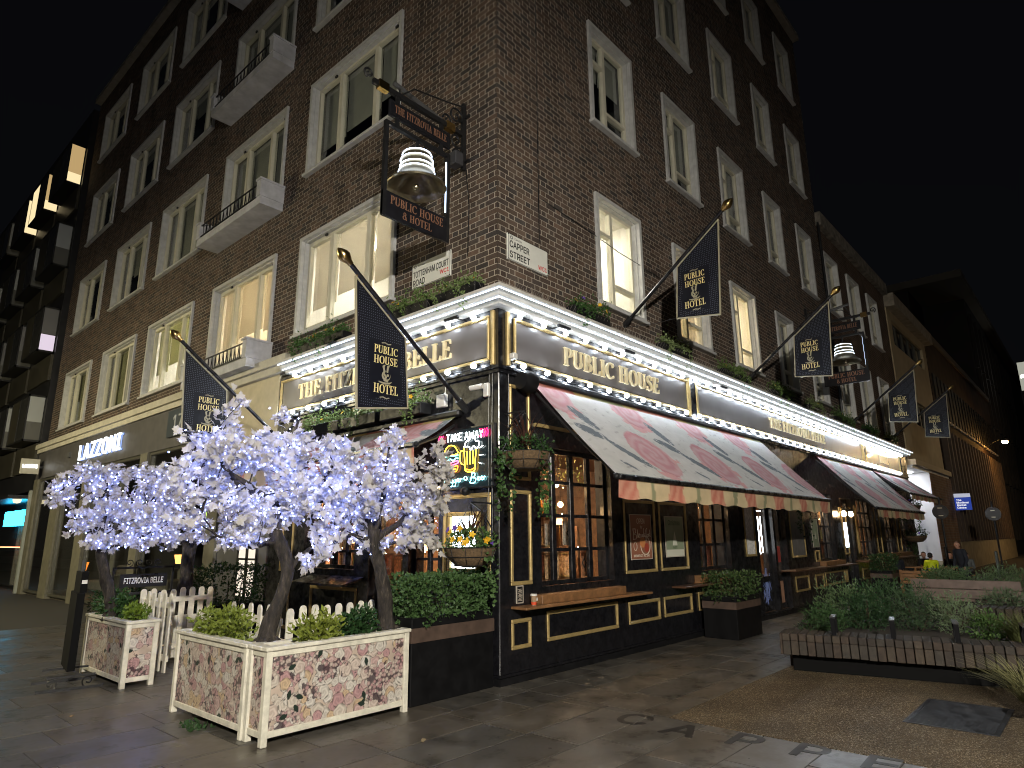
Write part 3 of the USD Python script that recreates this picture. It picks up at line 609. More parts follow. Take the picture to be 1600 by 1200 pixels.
def backdrop(F, a0, a1, zs, o, cell=.36):
    """partition inside the window, hung with framed pictures"""
    pub.part('partition', fb(F, a0 - .4, a1 + .4, .1, zs, o - .05, o), M('partition_wood', (.2, .1, .05), .45, var=.3, vscale=7))
    z = .95; k = 0
    while z + .3 < zs:
        a = a0 - .3
        while a < a1 + .3:
            w = cell * prng.uniform(.7, 1.); h = .34 * prng.uniform(.8, 1.)
            pic = pub.part('picture', fb(F, a, a + w * .88, z, z + h * .88, o, o + .015), fr_mats[prng.randrange(7)])
            pub.part('picture_frame', ring(F, a - .012, a + w * .88 + .012, z - .012, z + h * .88 + .012, .018, o, o + .025), gold_paint if k % 3 == 0 else dark_wood, under=pic); a += w; k += 1
        z += .4
backdrop('R', .75, 2.1, 1.75, -1.0); backdrop('R', 4.6, 5.7, 2.3, -.9); backdrop('R', 10.3, 11.5, 2.2, -1.); backdrop('R', 13.5, 15, 2.2, -1.); backdrop('L', 2.6, 3.8, 1.85, -.8, .3); backdrop('L', 1.0, 2.2, 1.6, -2.2)
# window vinyls, cards and upholstery just behind the lower panes
for i, (a, z, w, h, k) in enumerate(((.76, .97, .24, .3, 6), (1.12, .97, .26, .32, 1), (1.85, .97, .12, .33, 0), (2.0, .97, .1, .34, 6), (1.48, 1.36, .24, .3, 3), (1.13, 1.36, .15, .26, 3), (4.68, .98, .2, .5, 3), (5.05, .98, .22, .6, 1), (5.42, .98, .16, .36, 2), (10.4, 1., .25, .6, 2), (10.8, 1., .3, .5, 6))):
    pub.part('window_card', fb('R', a, a + w, z, z + h, -.3, -.29), fr_mats[k])
    if i < 5: pub.part('card_motif', on_wall('R', extrude(Polygon([(0, .07), (.05, 0), (0, -.07), (-.05, 0)]).difference(Polygon([(0, .045), (.03, 0), (0, -.045), (-.03, 0)])), .004), a + w / 2, z + h / 2, -.29), dark_room)
for i, (a, z, k) in enumerate(((2.66, 1.12, 6), (2.95, 1.34, 5), (2.95, 1.12, 3), (3.25, 1.34, 3), (3.25, 1.12, 0), (3.55, 1.34, 1), (3.57, 1.12, 2), (2.68, 1.36, 5))): pub.part('window_card', fb('L', a, a + .2, z, z + .19, -.2, -.19), fr_mats[k])
# bar lamps
pend = []
for x, y, z, r in ((.86, .75, 2.1, .075), (1.0, .9, 1.82, .085), (1.45, 1.5, 1.9, .1), (1.9, .7, 2.15, .03), (2.1, .8, 1.9, .04), (4.8, .8, 2.3, .05), (5.3, 1.1, 2.15, .06), (10.7, .8, 2.1, .06), (11.3, 1., 1.9, .06), (13.8, .9, 2.1, .07), (14.5, .8, 1.9, .07), (16.6, .9, 2., .07),
                   (.9, 2.75, 2.1, .05), (.8, 3.2, 1.85, .06), (.7, 3.6, 2.2, .05), (.75, 3.0, 2.3, .04), (1.4, 1.9, 2.0, .06), (1.2, 1.2, 2.1, .05), (1.0, 1.15, 1.7, .05), (7.5, 1.2, 2.3, .08), (3.2, 2.2, 2.6, .1)):
    pub.part('pendant_lamp', ball((x, y, z), r, 2), warm_glow); pub.part('pendant_flex', tube([(x, y, z + r), (x, y, 3.1)], .004, 4), black_iron)
for x, y in ((1.2, .6), (2.2, 1.6), (5.2, .7), (8., .9), (11., .7), (14.3, .7), (17., .7), (.6, 1.8), (.6, 3.2), (1.2, 4.2)): pub.part('ceiling_panel', bx(x - .3, x + .3, y - .2, y + .2, 3.05, 3.09), EM('bar_ceiling_light', (1., .7, .44), 85.))
shade_glow = EM('lamp_shade_glow', (1., .5, .2), 5.)
for x, y, z in ((1.75, .55, 1.62), (1.25, .6, 1.3), (4.9, .55, 1.5), (5.4, .5, 1.25), (10.6, .6, 1.5), (11.2, .6, 1.6), (13.9, .6, 1.7), (14.6, .6, 1.4), (16.7, .6, 1.6), (.65, 2.9, 1.5), (.6, 3.5, 1.4), (.7, 1.2, 1.35), (.7, 2.0, 1.3)):
    pub.part('table_lamp', lathe([(0, 0), (.06, 0), (.035, .08), (0, .08)], (x, y, z), 12), shade_glow); pub.part('lamp_stem', tube([(x, y, z - .3), (x, y, z)], .006, 5), brass)
fairy = [ball((prng.uniform(.8, 2.4), prng.uniform(.35, .95), prng.uniform(1.0, 2.45)), .008, 0) for _ in range(46)] + [ball((prng.uniform(.3, .8), prng.uniform(2.6, 3.8), prng.uniform(1.2, 2.4)), .008, 0) for _ in range(30)] + [ball((prng.uniform(4.6, 5.7), prng.uniform(.3, .8), prng.uniform(1.1, 2.4)), .008, 0) for _ in range(24)] + [ball((prng.uniform(10.3, 15), prng.uniform(.3, .8), prng.uniform(1.3, 2.4)), .009, 0) for _ in range(60)] + [ball((prng.uniform(.3, .9), prng.uniform(.9, 2.3), prng.uniform(1.2, 2.2)), .007, 0) for _ in range(40)]
pub.part('fairy_lights', cat(fairy), EM('fairy_warm', (1., .72, .42), 30), kind='stuff')
bott = []
bmats = [M(f'bottle_{n}', c, .15, spec=.6) for n, c in (('green', (.03, .1, .03)), ('amber', (.25, .09, .01)), ('clear', (.5, .5, .48)))]
for F_, a0, a1, o, z in (('R', .9, 2.1, -.9, 1.77), ('R', 10.4, 11.4, -.9, 2.2)):
    pub.part('back_shelf', fb(F_, a0 - .1, a1 + .1, z - .02, z, o - .1, o + .1), oak)
    a = a0
    while a < a1:
        pub.part('bottle', lathe([(.0, 0), (.026, 0), (.026, .12), (.01, .16), (.01, .2), (0, .2)], fp(F_, a, z, o), 8), bmats[prng.randrange(3)], smooth=30); a += .07

# ================================================================== bulb strings
holder = M('bulb_holder', (.02, .02, .02), .5)
def bulb_string(F, a0, a1, z, label, step=.44):
    t = Thing('bulb_string', label, 'string lights', fp(F, (a0 + a1) / 2, z, .06), group='rows of round white bulbs on the pub fascia')
    n = int((a1 - a0) / step) + 1; pts = []
    for i in range(n):
        a = a0 + i * step; t.part('bulb', ball(fp(F, a, z, .095), .034, 2), bulb_white, smooth=True)
        t.part('bulb_holder', tube([fp(F, a, z + .004, .0), fp(F, a, z + .004, .07)], .014, 6), holder)
        pts += [fp(F, a, z + .004, .03), fp(F, a + step / 2, z - .012, .03)]
    t.part('cable', tube(pts[:-1], .004, 4), holder)
bulb_string('R', .27, 19.2, 3.965, 'upper row of white bulbs along the side street fascia')
bulb_string('R', .32, 19.2, 3.375, 'lower row of white bulbs along the side street fascia')
bulb_string('L', .31, 4.7, 3.965, 'upper row of white bulbs above the left pub fascia')
bulb_string('L', .30, 4.7, 3.375, 'lower row of white bulbs below the left pub fascia')
# small spotlights on the cornice
for i, (F, a) in enumerate((('R', .95), ('R', 2.45), ('R', 5.5), ('L', .55))):
    t = Thing('spotlight', ['slim black spotlight over the gap before the PUBLIC HOUSE lettering', 'slim black spotlight above the middle of PUBLIC HOUSE', 'slim black spotlight above the second awning panel of the fascia', 'long black spotlight over the word BELLE on the left fascia'][i], 'spotlight', fp(F, a, 3.96, .2), group=None)
    t.part('arm', tube([fp(F, a, 4.0, .02), fp(F, a, 3.99, .22)], .008, 6), black_iron); t.part('head', fb(F, a - .12, a + .12, 3.955, 3.99, .2, .24, .008), black_satin)

# ================================================================== shop next door (left)
shop = Thing('shop_front', 'dark grey shop front with lit white lettering, left of the pub', 'shopfront', (0, 12, 0))
grey_fascia = M('grey_fascia', (.085, .08, .078), .5, var=.2, vscale=3); stone_pil = M('stone_pilaster', (.15, .14, .1), .6, var=.2, vscale=4)
shop.part('cornice', cat(bx(-.16, .1, 4.5, 19.35, 4.22, 4.36), bx(-.1, .1, 4.5, 19.35, 4.1, 4.22)), M('shop_cornice', (.5, .47, .38), .6, var=.15))
shop.part('cream_fascia', bx(-.02, .1, 4.88, 6.5, 2.3, 4.1), M('cream_render', (.5, .43, .28), .6, var=.12))
shop.part('grey_wall', bx(-.02, .1, 4.88, 6.6, 0, 2.3), M('grey_render', (.1, .1, .105), .6, var=.12))
wd = shop.part('lit_window', bx(-.03, -.02, 5.18, 5.75, .6, 1.62), EM('lit_window', (1., .86, .7), .9))
for q in ((-.045, -.03, 5.43, 5.5, .6, 1.62), (-.045, -.03, 5.16, 5.77, 1.15, 1.18), (-.045, -.03, 5.16, 5.77, 1.6, 1.64), (-.045, -.03, 5.14, 5.18, .6, 1.64), (-.045, -.03, 5.75, 5.79, .6, 1.64)): shop.part('glazing_bar', bx(*q), black_satin, under=wd)
shop.part('fascia', bx(-.05, .1, 6.6, 19.3, 3.3, 4.1), grey_fascia)
for y0, y1 in ((6.6, 7.0), (10.2, 10.6), (13.85, 14.5), (16.4, 17.1), (18.9, 19.3)): shop.part('pilaster', bx(-.07, .1, y0, y1, 0, 3.3), stone_pil)
shop.part('number_panel', bx(-.1, -.05, 8.05, 9.2, 3.5, 4.05), M('number_panel', (.04, .055, .07), .4))
shop.part('number', on_wall('L', text('172', .3, .01), 8.95, 3.63, .1), M('number_paint', (.45, .47, .48), .5))
yl = 14.9
for ch in 'LΛZZONI':
    lm = text(ch, .4, .04); w_l = width(lm) * 1.12; lm = fit(lm, w_l)
    shop.part('sign_letter', on_wall('L', lm, yl, 3.52, .1), EM('sign_letters', (.93, .97, 1.), 1.6)); shop.part('sign_halo', on_wall('L', (lm[0] * np.array([1, 1, .2]), lm[1]), yl, 3.52, .06), EM('sign_halo', (.35, .5, 1.), 1.)); yl -= w_l + .13
for i, (y0, y1) in enumerate(((7.0, 10.2), (10.6, 13.85), (14.5, 16.4), (17.1, 18.9))):
    w = shop.part('shop_window', ring('L', y0, y1, .08, 3.3, .06, -.06, .02), M('window_metal', (.12, .115, .09), .4, metal=.4))
    shop.part('pane', bx(.02, .026, y0 + .06, y1 - .06, .14, 3.24), glass, under=w)
shop.part('shop_floor', bx(.1, 5, 6.6, 19.2, -.002, .06), M('shop_floor', (.16, .14, .11), .35)); shop.part('shop_back', cat(bx(5, 5.1, 6.6, 19.2, 0, 3.3), bx(.1, 5, 6.6, 19.2, 3.28, 3.3), bx(.1, 5., 19.1, 19.2, 0, 3.3), bx(.1, 5, 6.6, 6.7, 0, 3.3)), M('shop_wall', (.07, .065, .055), .8))
for y, z, x in ((13.2, 1.95, 2.), (15.2, 2.0, 1.6), (9.6, 1.9, 2.4)): shop.part('line_lamp', bx(x, x + .06, y - .4, y + .4, z, z + .03), EM('line_lamp', (1., .8, .6), 16))
shop.part('exit_light', bx(2.6, 2.63, 12.2, 12.45, 2.15, 2.35), EM('exit_green', (.12, .9, .05), 4.)); shop.part('exit_light', bx(3., 3.03, 14.2, 14.36, 2.1, 2.24), EM('exit_lime', (.5, .9, .05), 3.))
shop.part('table_lamp', lathe([(0, 0), (.05, 0), (.12, .28), (0, .28)], (.9, 16.9, .62), 12), EM('lamp_orange', (1., .25, .03), 2.2)); shop.part('table_lamp', lathe([(0, 0), (.06, 0), (.1, .2), (0, .2)], (1.2, 11.2, .95), 12), EM('lamp_amber', (1., .5, .12), 3.))
sofa_m = M('sofa_cloth', (.14, .13, .11), .85, var=.2)
for y in (8., 11.4, 15.3): shop.part('sofa', cat(bev(1.0, 1.9, y, y + 1.5, .15, .42, .04), bev(1.7, 2., y, y + 1.5, .42, .8, .05), bev(1., 1.9, y - .15, y, .15, .6, .04)), sofa_m)
for y in (7.4, 10.9, 12.6, 17.6): shop.part('curtain', cat([tube([(.3, y + k * .05, .1), (.3, y + k * .05, 3.2)], .03, 6) for k in range(5)]), M('shop_curtain', (.2, .19, .16), .9))
shop.part('blade_sign', bx(-.62, -.16, 18.55, 18.6, 3.42, 3.86), M('blade_sign', (.5, .48, .4), .5)); shop.part('blade_letters', place(fit(text('LΛZZONI', .09, .01, True), .36), (-.57, 18.55, 3.6), (1, 0, 0), (0, 0, 1)), EM('blade_letters', (.95, .98, 1), 5.))
shop.part('blade_bracket', bx(-.16, .1, 18.56, 18.59, 3.6, 3.66), black_iron); shop.part('alarm_box', bx(-.1, -.05, 15.9, 16.1, 3.7, 3.85), M('alarm_grey', (.1, .1, .1), .5))

# ------------------------------------------------------------------ dark modern building at far left
lb = Thing('modern_building', 'dark modern building with projecting box windows at far left', 'building', (0, 24, 0))
dk = M('dark_cladding', (.022, .022, .024), .35, var=.3, vscale=2); bronze = M('bronze_panel', (.06, .055, .04), .4, var=.25, vscale=2)
lb.part('facade', bx(.0, 12, 19.6, 46, 3.0, 16.4), dk); lb.part('ground_storey', cat(bx(.6, 12, 19.6, 46, 0, 3.0), bx(0, .6, 28, 46, 0, 3.)), dark_room)
box_side_lit = EM('bay_blind_lit', (1., .68, .3), .42); box_side_low = EM('bay_glass_lit', (1., .8, .45), .85); box_pink = EM('bay_screen', (.85, .72, .85), .75)
pale_pan = M('pale_bay_panel', (.4, .42, .42), .5); pale_dark = M('bay_panel_dim', (.12, .12, .11), .5); mull = M('bay_frame', (.02, .02, .02), .4)
FL = [(4.52, 6.0), (7.42, 8.95), (10.4, 11.95), (13.43, 14.95)]
for c in range(4):
    for i, (z0, z1) in enumerate(FL):
        y0 = 19.75 + c * 2.85; y1 = y0 + 2.1
        b = lb.part('bay_window', cat(bx(-.46, .02, y0 + .02, y1, z0, z0 + .06), bx(-.46, .02, y0 + .02, y1, z1 - .06, z1), bx(-.46, -.42, y0 + .02, y0 + .06, z0, z1), bx(-.46, -.42, y1 - .04, y1, z0, z1), bx(-.46, -.42, (y0 + y1) / 2 - .02, (y0 + y1) / 2 + .02, z0, z1), bx(-.03, .02, y0 + .02, y1, z0, z1)), mull)
        lit = (c, i) in ((0, 3), (1, 3), (2, 3), (0, 1), (1, 1))
        h = z1 - z0; m1 = {(0, 3): box_side_lit, (1, 3): box_side_lit, (2, 3): box_side_low}.get((c, i), pale_pan if i != 1 else M('bay_glass_grey', (.2, .2, .21), .3)); m2 = {(0, 3): box_side_low, (1, 3): box_side_low, (0, 1): box_pink, (2, 3): box_side_low}.get((c, i), pale_dark)
        sp_ = .27 if i == 3 else .38 if i == 1 else .42
        lb.part('side_pane', bx(-.42, -.03, y0 + .022, y0 + .034, z0 + .06, z0 + h * sp_), m2, under=b); lb.part('side_pane', bx(-.42, -.03, y0 + .022, y0 + .034, z0 + h * sp_, z1 - .06), m1, under=b)
        lb.part('front_pane', bx(-.452, -.446, y0 + .06, (y0 + y1) / 2 - .02, z0 + .06, z1 - .06), M('bay_front_glass', (.05, .05, .045), .12, spec=.7), under=b); lb.part('front_pane', bx(-.452, -.446, (y0 + y1) / 2 + .02, y1 - .04, z0 + .06, z1 - .06), box_side_low if (c, i) == (1, 3) else bronze, under=b)
        lb.part('spandrel', bx(-.08, .0, y0 - .05, y1 + .4, z0 - .9, z0 - .05), bronze)
lb.part('shop_glass', bx(.3, .31, 19.6, 30, .1, 2.7), glass)
for k in range(9): lb.part('drape', tube([(.5, 19.9 + k * .35, .1), (.5, 19.9 + k * .35, 2.5)], .09, 8), M('shop_drape', (.3, .28, .24), .85))
lb.part('cyan_screen', cat(bx(.22, .25, 20.2, 21.2, 2.0, 2.5), bx(.22, .25, 21.4, 24., 2.0, 2.5)), EM('cyan_screen', (.03, .55, .95), 7.))
lb.part('neon_line', bx(.22, .24, 19.9, 24.5, 1.3, 1.32), EM('neon_line_red', (1., .25, .12), 7)); lb.part('blue_tube', tube([(.15, 19.9, .1), (.15, 19.9, .7)], .02, 6), EM('blue_tube', (.15, .12, 1.), 4))
lb.part('door_pillar', bx(-.1, .3, 19.45, 19.6, 0, 3), M('pillar_metal', (.35, .37, .33), .4)); lb.part('canopy', bx(-.6, .6, 19.6, 30, 2.75, 2.86), dk)
lb.part('entrance_light', lathe([(0, 0), (.09, .02), (.12, .12), (0, .12)], (-.3, 19.9, 2.62), 12), EM('entrance_light', (1., .85, .55), 1.2))

# ================================================================== right: neighbours along the side street
def brick_tex(name, c1, c2, mo, axis='R', sc=1.0):
    if name in _mats: return _mats[name]
    _mats[name] = usdkit.material(stage, '/World/Looks/' + name, {'g': ('geometry', {}), 's': ('separate_xyz', {}), 'c': ('combine_xyz', {}),
        'b': ('brick_texture', {'color1': c1, 'color2': c2, 'mortar': mo, 'scale': 1.0, 'mortar_size': .012, 'brick_width': .3 * sc, 'row_height': .1 * sc, 'bias': -.2}), 'n': ('noise_texture', {'scale': 1.2, 'detail': 5.}), 'r': ('rgb_ramp', {'ramp': [(.3, (.55, .55, .55)), (.7, (1.1, 1.1, 1.1))]}), 'm': ('mix_color', {'blend_type': 'multiply', 'fac': 1.}), 'p': ('principled_bsdf', {'roughness': .85, 'specular_ior_level': .2})},
        [('g.position', 's.vector'), ('s.x' if axis == 'R' else 's.y', 'c.x'), ('s.z', 'c.y'), ('c.vector', 'b.vector'), ('g.position', 'n.vector'), ('n.fac', 'r.fac'), ('b.color', 'm.a'), ('r.color', 'm.b'), ('m.result', 'p.base_color')], surface='p.BSDF'); return _mats[name]
b2 = Thing('lower_brick_building', 'three storey brown brick building with tall white windows and stained parapet', 'building', (17, 0, 0))
w2 = [(13.9, 15.2), (16.2, 17.5), (18.5, 19.8)]
pw = sbox(ENDR + .02, 4.1, 21.3, 10.2)
for a in w2:
    for z in ((4.6, 6.55), (7.68, 9.5)): pw = pw.difference(sbox(a[0] + .03, z[0] + .03, a[1] - .03, z[1] - .03))
b2.part('wall', wallpoly('R', pw, BR - .1, BR - .02), brick_tex('side_brick', (.1, .06, .045), (.14, .085, .06), (.2, .17, .14)))
b2.part('parapet', bx(ENDR + .02, 21.3, -.02, .5, 10.2, 10.62), M('stained_stone', (.2, .18, .15), .85, var=.6, vscale=3)); b2.part('party_wall', cat(bx(21.2, 21.3, .2, 6, 0, 10.2), bx(ENDR + .02, 21.3, .3, 6, 9.9, 10.1)), dark_room)
for i, a in enumerate(w2):
    window(b2, 'R', a, (7.68, 9.5), 'duo', None, (grey_blind, (.9, .9)), sm=white_paint); window(b2, 'R', a, (4.6, 6.55), 'duo', None, (grey_blind, (.95, .9)), sm=white_paint)
b2.part('downpipe', tube([(13.66, .07, 4.3), (13.66, .07, 10.3)], .04, 8), black_iron)
bb = Thing('beige_building', 'beige rendered block with a strip window and recessed white lit entrance', 'building', (24.5, 0, 0))
bg = M('beige_render', (.42, .33, .2), .7, var=.12, vscale=1.5)
pb = sbox(21.32, 4.0, 28.2, 9.75).difference(sbox(21.9, 8.42, 27.5, 9.4)).difference(sbox(22.5, 5.6, 27.2, 6.6))
bb.part('wall', wallpoly('R', pb, -.22, -.1), bg); bb.part('cornice', bx(21.3, 28.4, -.2, .6, 9.75, 10.25), M('beige_stone', (.3, .26, .2), .8, var=.3)); bb.part('string_course', bx(21.3, 28.3, -.12, .2, 3.85, 4.05), M('beige_band', (.5, .4, .25), .7))
for z0, z1, x0, x1 in ((8.42, 9.4, 21.9, 27.5), (5.6, 6.6, 22.5, 27.2)):
    for k in range(5):
        c0 = x0 + (x1 - x0) * k / 5; w = bb.part('window', ring('R', c0, c0 + (x1 - x0) / 5, z0, z1, .07, -.3, -.2), bronze); bb.part('pane', fb('R', c0 + .07, c0 + (x1 - x0) / 5 - .07, z0 + .07, z1 - .07, -.26, -.25), M('far_glass', (.015, .015, .018), .1, spec=.8), under=w)
bb.part('soffit', bx(21.3, 28.3, .0, 3.4, 3.75, 3.85), white_paint)
bb.part('entrance_wall', cat(bx(20.1, 23.84, 1.5, 1.6, 0, 3.75), bx(20.06, 20.2, .05, 1.5, 0, 3.3)), M('white_wall', (.7, .7, .72), .6))
bb.part('entrance_light', cat([bx(20.8 + k * 1., 21.3 + k * 1., .4, .8, 3.72, 3.745) for k in range(3)]), EM('entrance_tube', (.93, .95, 1.), 30.))
bb.part('white_return', bx(23.82, 23.845, -.04, 1.5, 0, 3.74), M('white_wall', (.7, .7, .72), .6)); bb.part('brick_pier', bx(23.85, 28.3, -.05, 1.6, .5, 3.74), brick_tex('pier_brick', (.28, .15, .09), (.34, .2, .12), (.3, .25, .2), sc=1.4)); bb.part('pier_base', bx(23.8, 28.35, -.1, 1.6, 0, .5), M('pier_base', (.4, .35, .25), .7))
bb.part('roof_railing', cat(*[tube([(x, 1.2, 10.25), (x, 1.2, 11.5)], .03, 5) for x in (27.2, 28.6, 30.)], tube([(27.2, 1.2, 11.5), (30., 1.2, 11.5)], .03, 5), tube([(27.2, 1.2, 10.9), (29., 1.2, 10.9)], .05, 5)), M('brass_rail', (.8, .5, .15), .3, metal=.7))
bb.part('roof_store', bx(22, 30, 1.5, 6, 10.2, 12.2), dark_room)
lg = Thing('long_brick_building', 'long dark red brick building with tall vertical fins and a pale stone base', 'building', (38, 0, 0))
lbm = brick_tex('long_brick', (.055, .032, .025), (.07, .04, .03), (.06, .05, .042), sc=1.3)
lg.part('wall', bx(28.4, 49.5, .1, 6, 1.15, 10.3), lbm); lg.part('cornice', bx(28.4, 49.6, .0, 6, 10.3, 10.6), M('dark_stone', (.13, .11, .09), .8)); lg.part('base', bx(28.4, 49.5, -.05, .2, 0, 1.15), M('pale_base_stone', (.36, .3, .2), .7, var=.25, vscale=2))
fin = M('fin_brick', (.085, .058, .042), .8, var=.2)
for k in range(22):
    x = 28.6 + k * .94; lg.part('fin', bev(x, x + .22, -.13, .1, 1.15, 6.0, .02), fin); lg.part('fin_window', bx(x + .3, x + .85, .06, .1, 1.5, 3.2), M('fin_glass', (.012, .012, .012), .6, spec=.2)); w = lg.part('window', bx(x + .32, x + .82, .05, .1, 6.6, 8.6), M('fin_glass', (.012, .012, .012), .6, spec=.2))
    lg.part('sill', bx(x + .28, x + .86, -.02, .1, 6.5, 6.6), M('fin_sill', (.4, .35, .3), .7), under=w)
tb = Thing('tall_dark_building', 'tall dark building with a lit eaves line beyond the brick block', 'building', (52, 2, 0))
tm = M('tower_wall', (.016, .015, .014), .8, var=.3, vscale=.5); tb.part('wall', bx(49.6, 90, .4, 14, 0, 18.2), tm); tb.part('upper_wall', bx(44.8, 90, 3, 18, 10.6, 18.0), tm); tb.part('cornice', bx(44.4, 90, -.2, 18, 18.0, 18.5), M('tower_cornice', (.12, .11, .09), .8))
for k in range(14):
    for j in range(4):
        w = tb.part('window', bx(50.6 + k * 2.4, 51.8 + k * 2.4, .34, .4, 2 + j * 4., 4.6 + j * 4.), M('fin_glass', (.012, .012, .012), .6, spec=.2)); tb.part('pier', bx(50.1 + k * 2.4, 50.4 + k * 2.4, .2, .4, 1 + j * 4, 4.9 + j * 4), tm, under=w)

# ================================================================== signs
plate = M('enamel_plate', (.72, .72, .66), .3, coat=.3, var=.05); ink = M('black_ink', (.01, .01, .01), .5); red_ink = M('red_ink', (.55, .02, .02), .5); grey_ink = M('grey_ink', (.12, .13, .13), .5)
def street_plate(F, a0, a1, z0, z1, lines, label):
    t = Thing('street_sign', label, 'street sign', fp(F, (a0 + a1) / 2, z0, BR))
    t.part('plate', fb(F, a0, a1, z0, z1, BR - .002, BR + .022, .004), plate); t.part('border', ring(F, a0 + .004, a1 - .004, z0 + .004, z1 - .004, .006, BR + .021, BR + .0235), ink)
    left = a0 + .035 if F == 'R' else a1 - .035; sg = 1 if F == 'R' else -1
    for txt, h, z, w in lines: t.part('lettering', on_wall(F, fit(text(txt, h, .0012, True), w), left, z, BR + .022), ink)
    k = text('WC1', .055, .0012, True); t.part('postcode', on_wall(F, k, (a1 if F == 'R' else a0) - sg * (width(k) + .03), z0 + .045 if F == 'R' else z0 + .07, BR + .022), red_ink)
    t.part('district', on_wall(F, text('Camden', .026, .0012), left + sg * .09, z1 - .06, BR + .022), grey_ink)
    t.part('crest', place(extrude(Point(0, 0).buffer(.026, 3).difference(Point(0, 0).buffer(.014, 3)), .0012), fp(F, left + sg * .035, z1 - .047, BR + .022), FU[F], (0, 0, 1)), grey_ink)
    for a in (a0 + .015, a1 - .015):
        for z in (z0 + .015, z1 - .015): t.part('screw', ball(fp(F, a, z, BR + .024), .006, 0), black_iron)
street_plate('R', .28, 1.06, 4.76, 5.11, (('CAPPER', .085, 4.935, .37), ('STREET', .085, 4.80, .38)), 'white street plate reading CAPPER STREET WC1 on the brick corner')
street_plate('L', .93, 1.70, 4.73, 5.09, (('TOTTENHAM COURT', .085, 4.885, .7), ('ROAD', .085, 4.765, .24)), 'white street plate reading TOTTENHAM COURT ROAD on the brick corner')

board_black = M('sign_board_black', (.011, .011, .014), .35, var=.3, vscale=10); copper_letter = M('copper_letter', (.4, .21, .13), .4, metal=.5); bell_brass = M('bell_metal', (.3, .26, .17), .32, metal=.85, var=.25, vscale=6)
def both(t, name, m, cx, z, w, mat, y0=-.022):
    m = fit(m, w)
    t.part(name, place(m, (cx - w / 2, .7 + y0, z), (1, 0, 0), (0, 0, 1)), mat); t.part(name, place(m, (cx + w / 2, .7 - y0, z), (-1, 0, 0), (0, 0, 1)), mat)
hs = Thing('hanging_sign', 'black hanging pub sign with a lit bell, projecting from the brick over the street plate', 'hanging sign', (.12, .7, 6.2))
hs.part('wall_bar', bx(.06, .12, .68, .72, 6.12, 7.1), black_iron)
for z in (6.22, 6.88): hs.part('fixing', bx(.09, .13, .6, .8, z, z + .035), black_iron)
hs.part('arm', bx(-1.36, .06, .675, .725, 6.60, 6.66), black_iron)
hs.part('stay', tube([(.08, .7, 7.06), (-.2, .7, 6.98), (-.75, .7, 6.86), (-.95, .7, 6.66)], .01, 6), black_iron)
def scroll(cx, cz, r, a0, turns, sgn=1, n=26):
    t = np.linspace(0, 1, n); a = a0 + sgn * t * turns * 2 * np.pi; q = r * (1 - .8 * t); return np.stack([cx + q * np.cos(a), np.full(n, .7), cz + q * np.sin(a)], 1)
for cx, cz, r, a0, tn, sg in ((-.05, 6.85, .13, 0, 1.3, 1), (-.04, 6.5, .12, 0, 1.3, -1), (-.03, 6.28, .1, .5, 1.2, 1), (-.2, 6.72, .08, 3.1, 1.2, -1), (-1.42, 6.7, .07, 4.4, 1.3, -1)): hs.part('scroll', tube(scroll(cx, cz, r, a0, tn, sg), .014, 6), black_iron)
hs.part('flood_tube', tube([(-.95, .86, 6.92), (.0, .86, 6.78)], .032, 10), M('flood_grey', (.12, .12, .12), .35, metal=.4)); hs.part('flood_arm', tube([(-.1, .86, 6.8), (-.3, .8, 6.72), (-.35, .7, 6.64)], .01, 6), black_iron); hs.part('flood_arm', tube([(-.85, .86, 6.9), (-.9, .8, 6.8), (-.95, .7, 6.64)], .01, 6), black_iron)
for x in (-1.22, -.16): hs.part('clamp', bx(x - .07, x + .07, .665, .735, 6.575, 6.685), brass)
nb = hs.part('name_board', bev(-1.12, -.16, .68, .72, 6.3, 6.52, .006), board_black)
hs.part('board_moulding', cat(bx(-1.1, -.18, .674, .68, 6.48, 6.495), bx(-1.1, -.18, .674, .68, 6.325, 6.34), bx(-1.1, -.18, .72, .726, 6.48, 6.495), bx(-1.1, -.18, .72, .726, 6.325, 6.34)), black_iron, under=nb)
both(hs, 'name_lettering', serif('THE FITZROVIA BELLE', .1, .003), -.64, 6.365, .82, copper_letter)
for x in (-1.0, -.3): hs.part('hanger', bx(x - .025, x + .025, .685, .715, 6.2, 6.6), black_iron)
hs.part('frame', cat(bx(-1.17, -.16, .675, .725, 6.17, 6.215), bx(-1.17, -1.125, .675, .725, 5.02, 6.17), bx(-.205, -.16, .675, .725, 5.02, 6.17)), black_iron)
hs.part('light_edge', cat(bx(-1.122, -1.118, .69, .71, 5.4, 6.1), bx(-.212, -.208, .69, .71, 5.4, 6.1)), EM('edge_light', (.6, .75, 1.), 3.))
hs.part('lower_board', bev(-1.17, -.16, .678, .722, 5.0, 5.32, .006), board_black)
both(hs, 'lower_lettering', serif('PUBLIC HOUSE', .105, .003), -.665, 5.175, .8, copper_letter); both(hs, 'lower_lettering', serif('& HOTEL', .095, .003), -.665, 5.045, .44, copper_letter)
bell = hs.part('bell', lathe([(.0, 6.03), (.07, 6.02), (.15, 5.99), (.185, 5.93), (.19, 5.84), (.205, 5.74), (.24, 5.66), (.3, 5.6), (.345, 5.565), (.36, 5.545), (.35, 5.53), (.31, 5.545), (.25, 5.6), (.18, 5.7), (.1, 5.75), (0, 5.76)], (-.68, .7, 0), 40), bell_brass, smooth=40)
hs.part('clapper', ball((-.68, .7, 5.55), .04, 1), bell_brass, under=bell); hs.part('bell_rod', tube([(-.68, .7, 6.02), (-.68, .7, 6.18)], .018, 8), black_iron, under=bell)
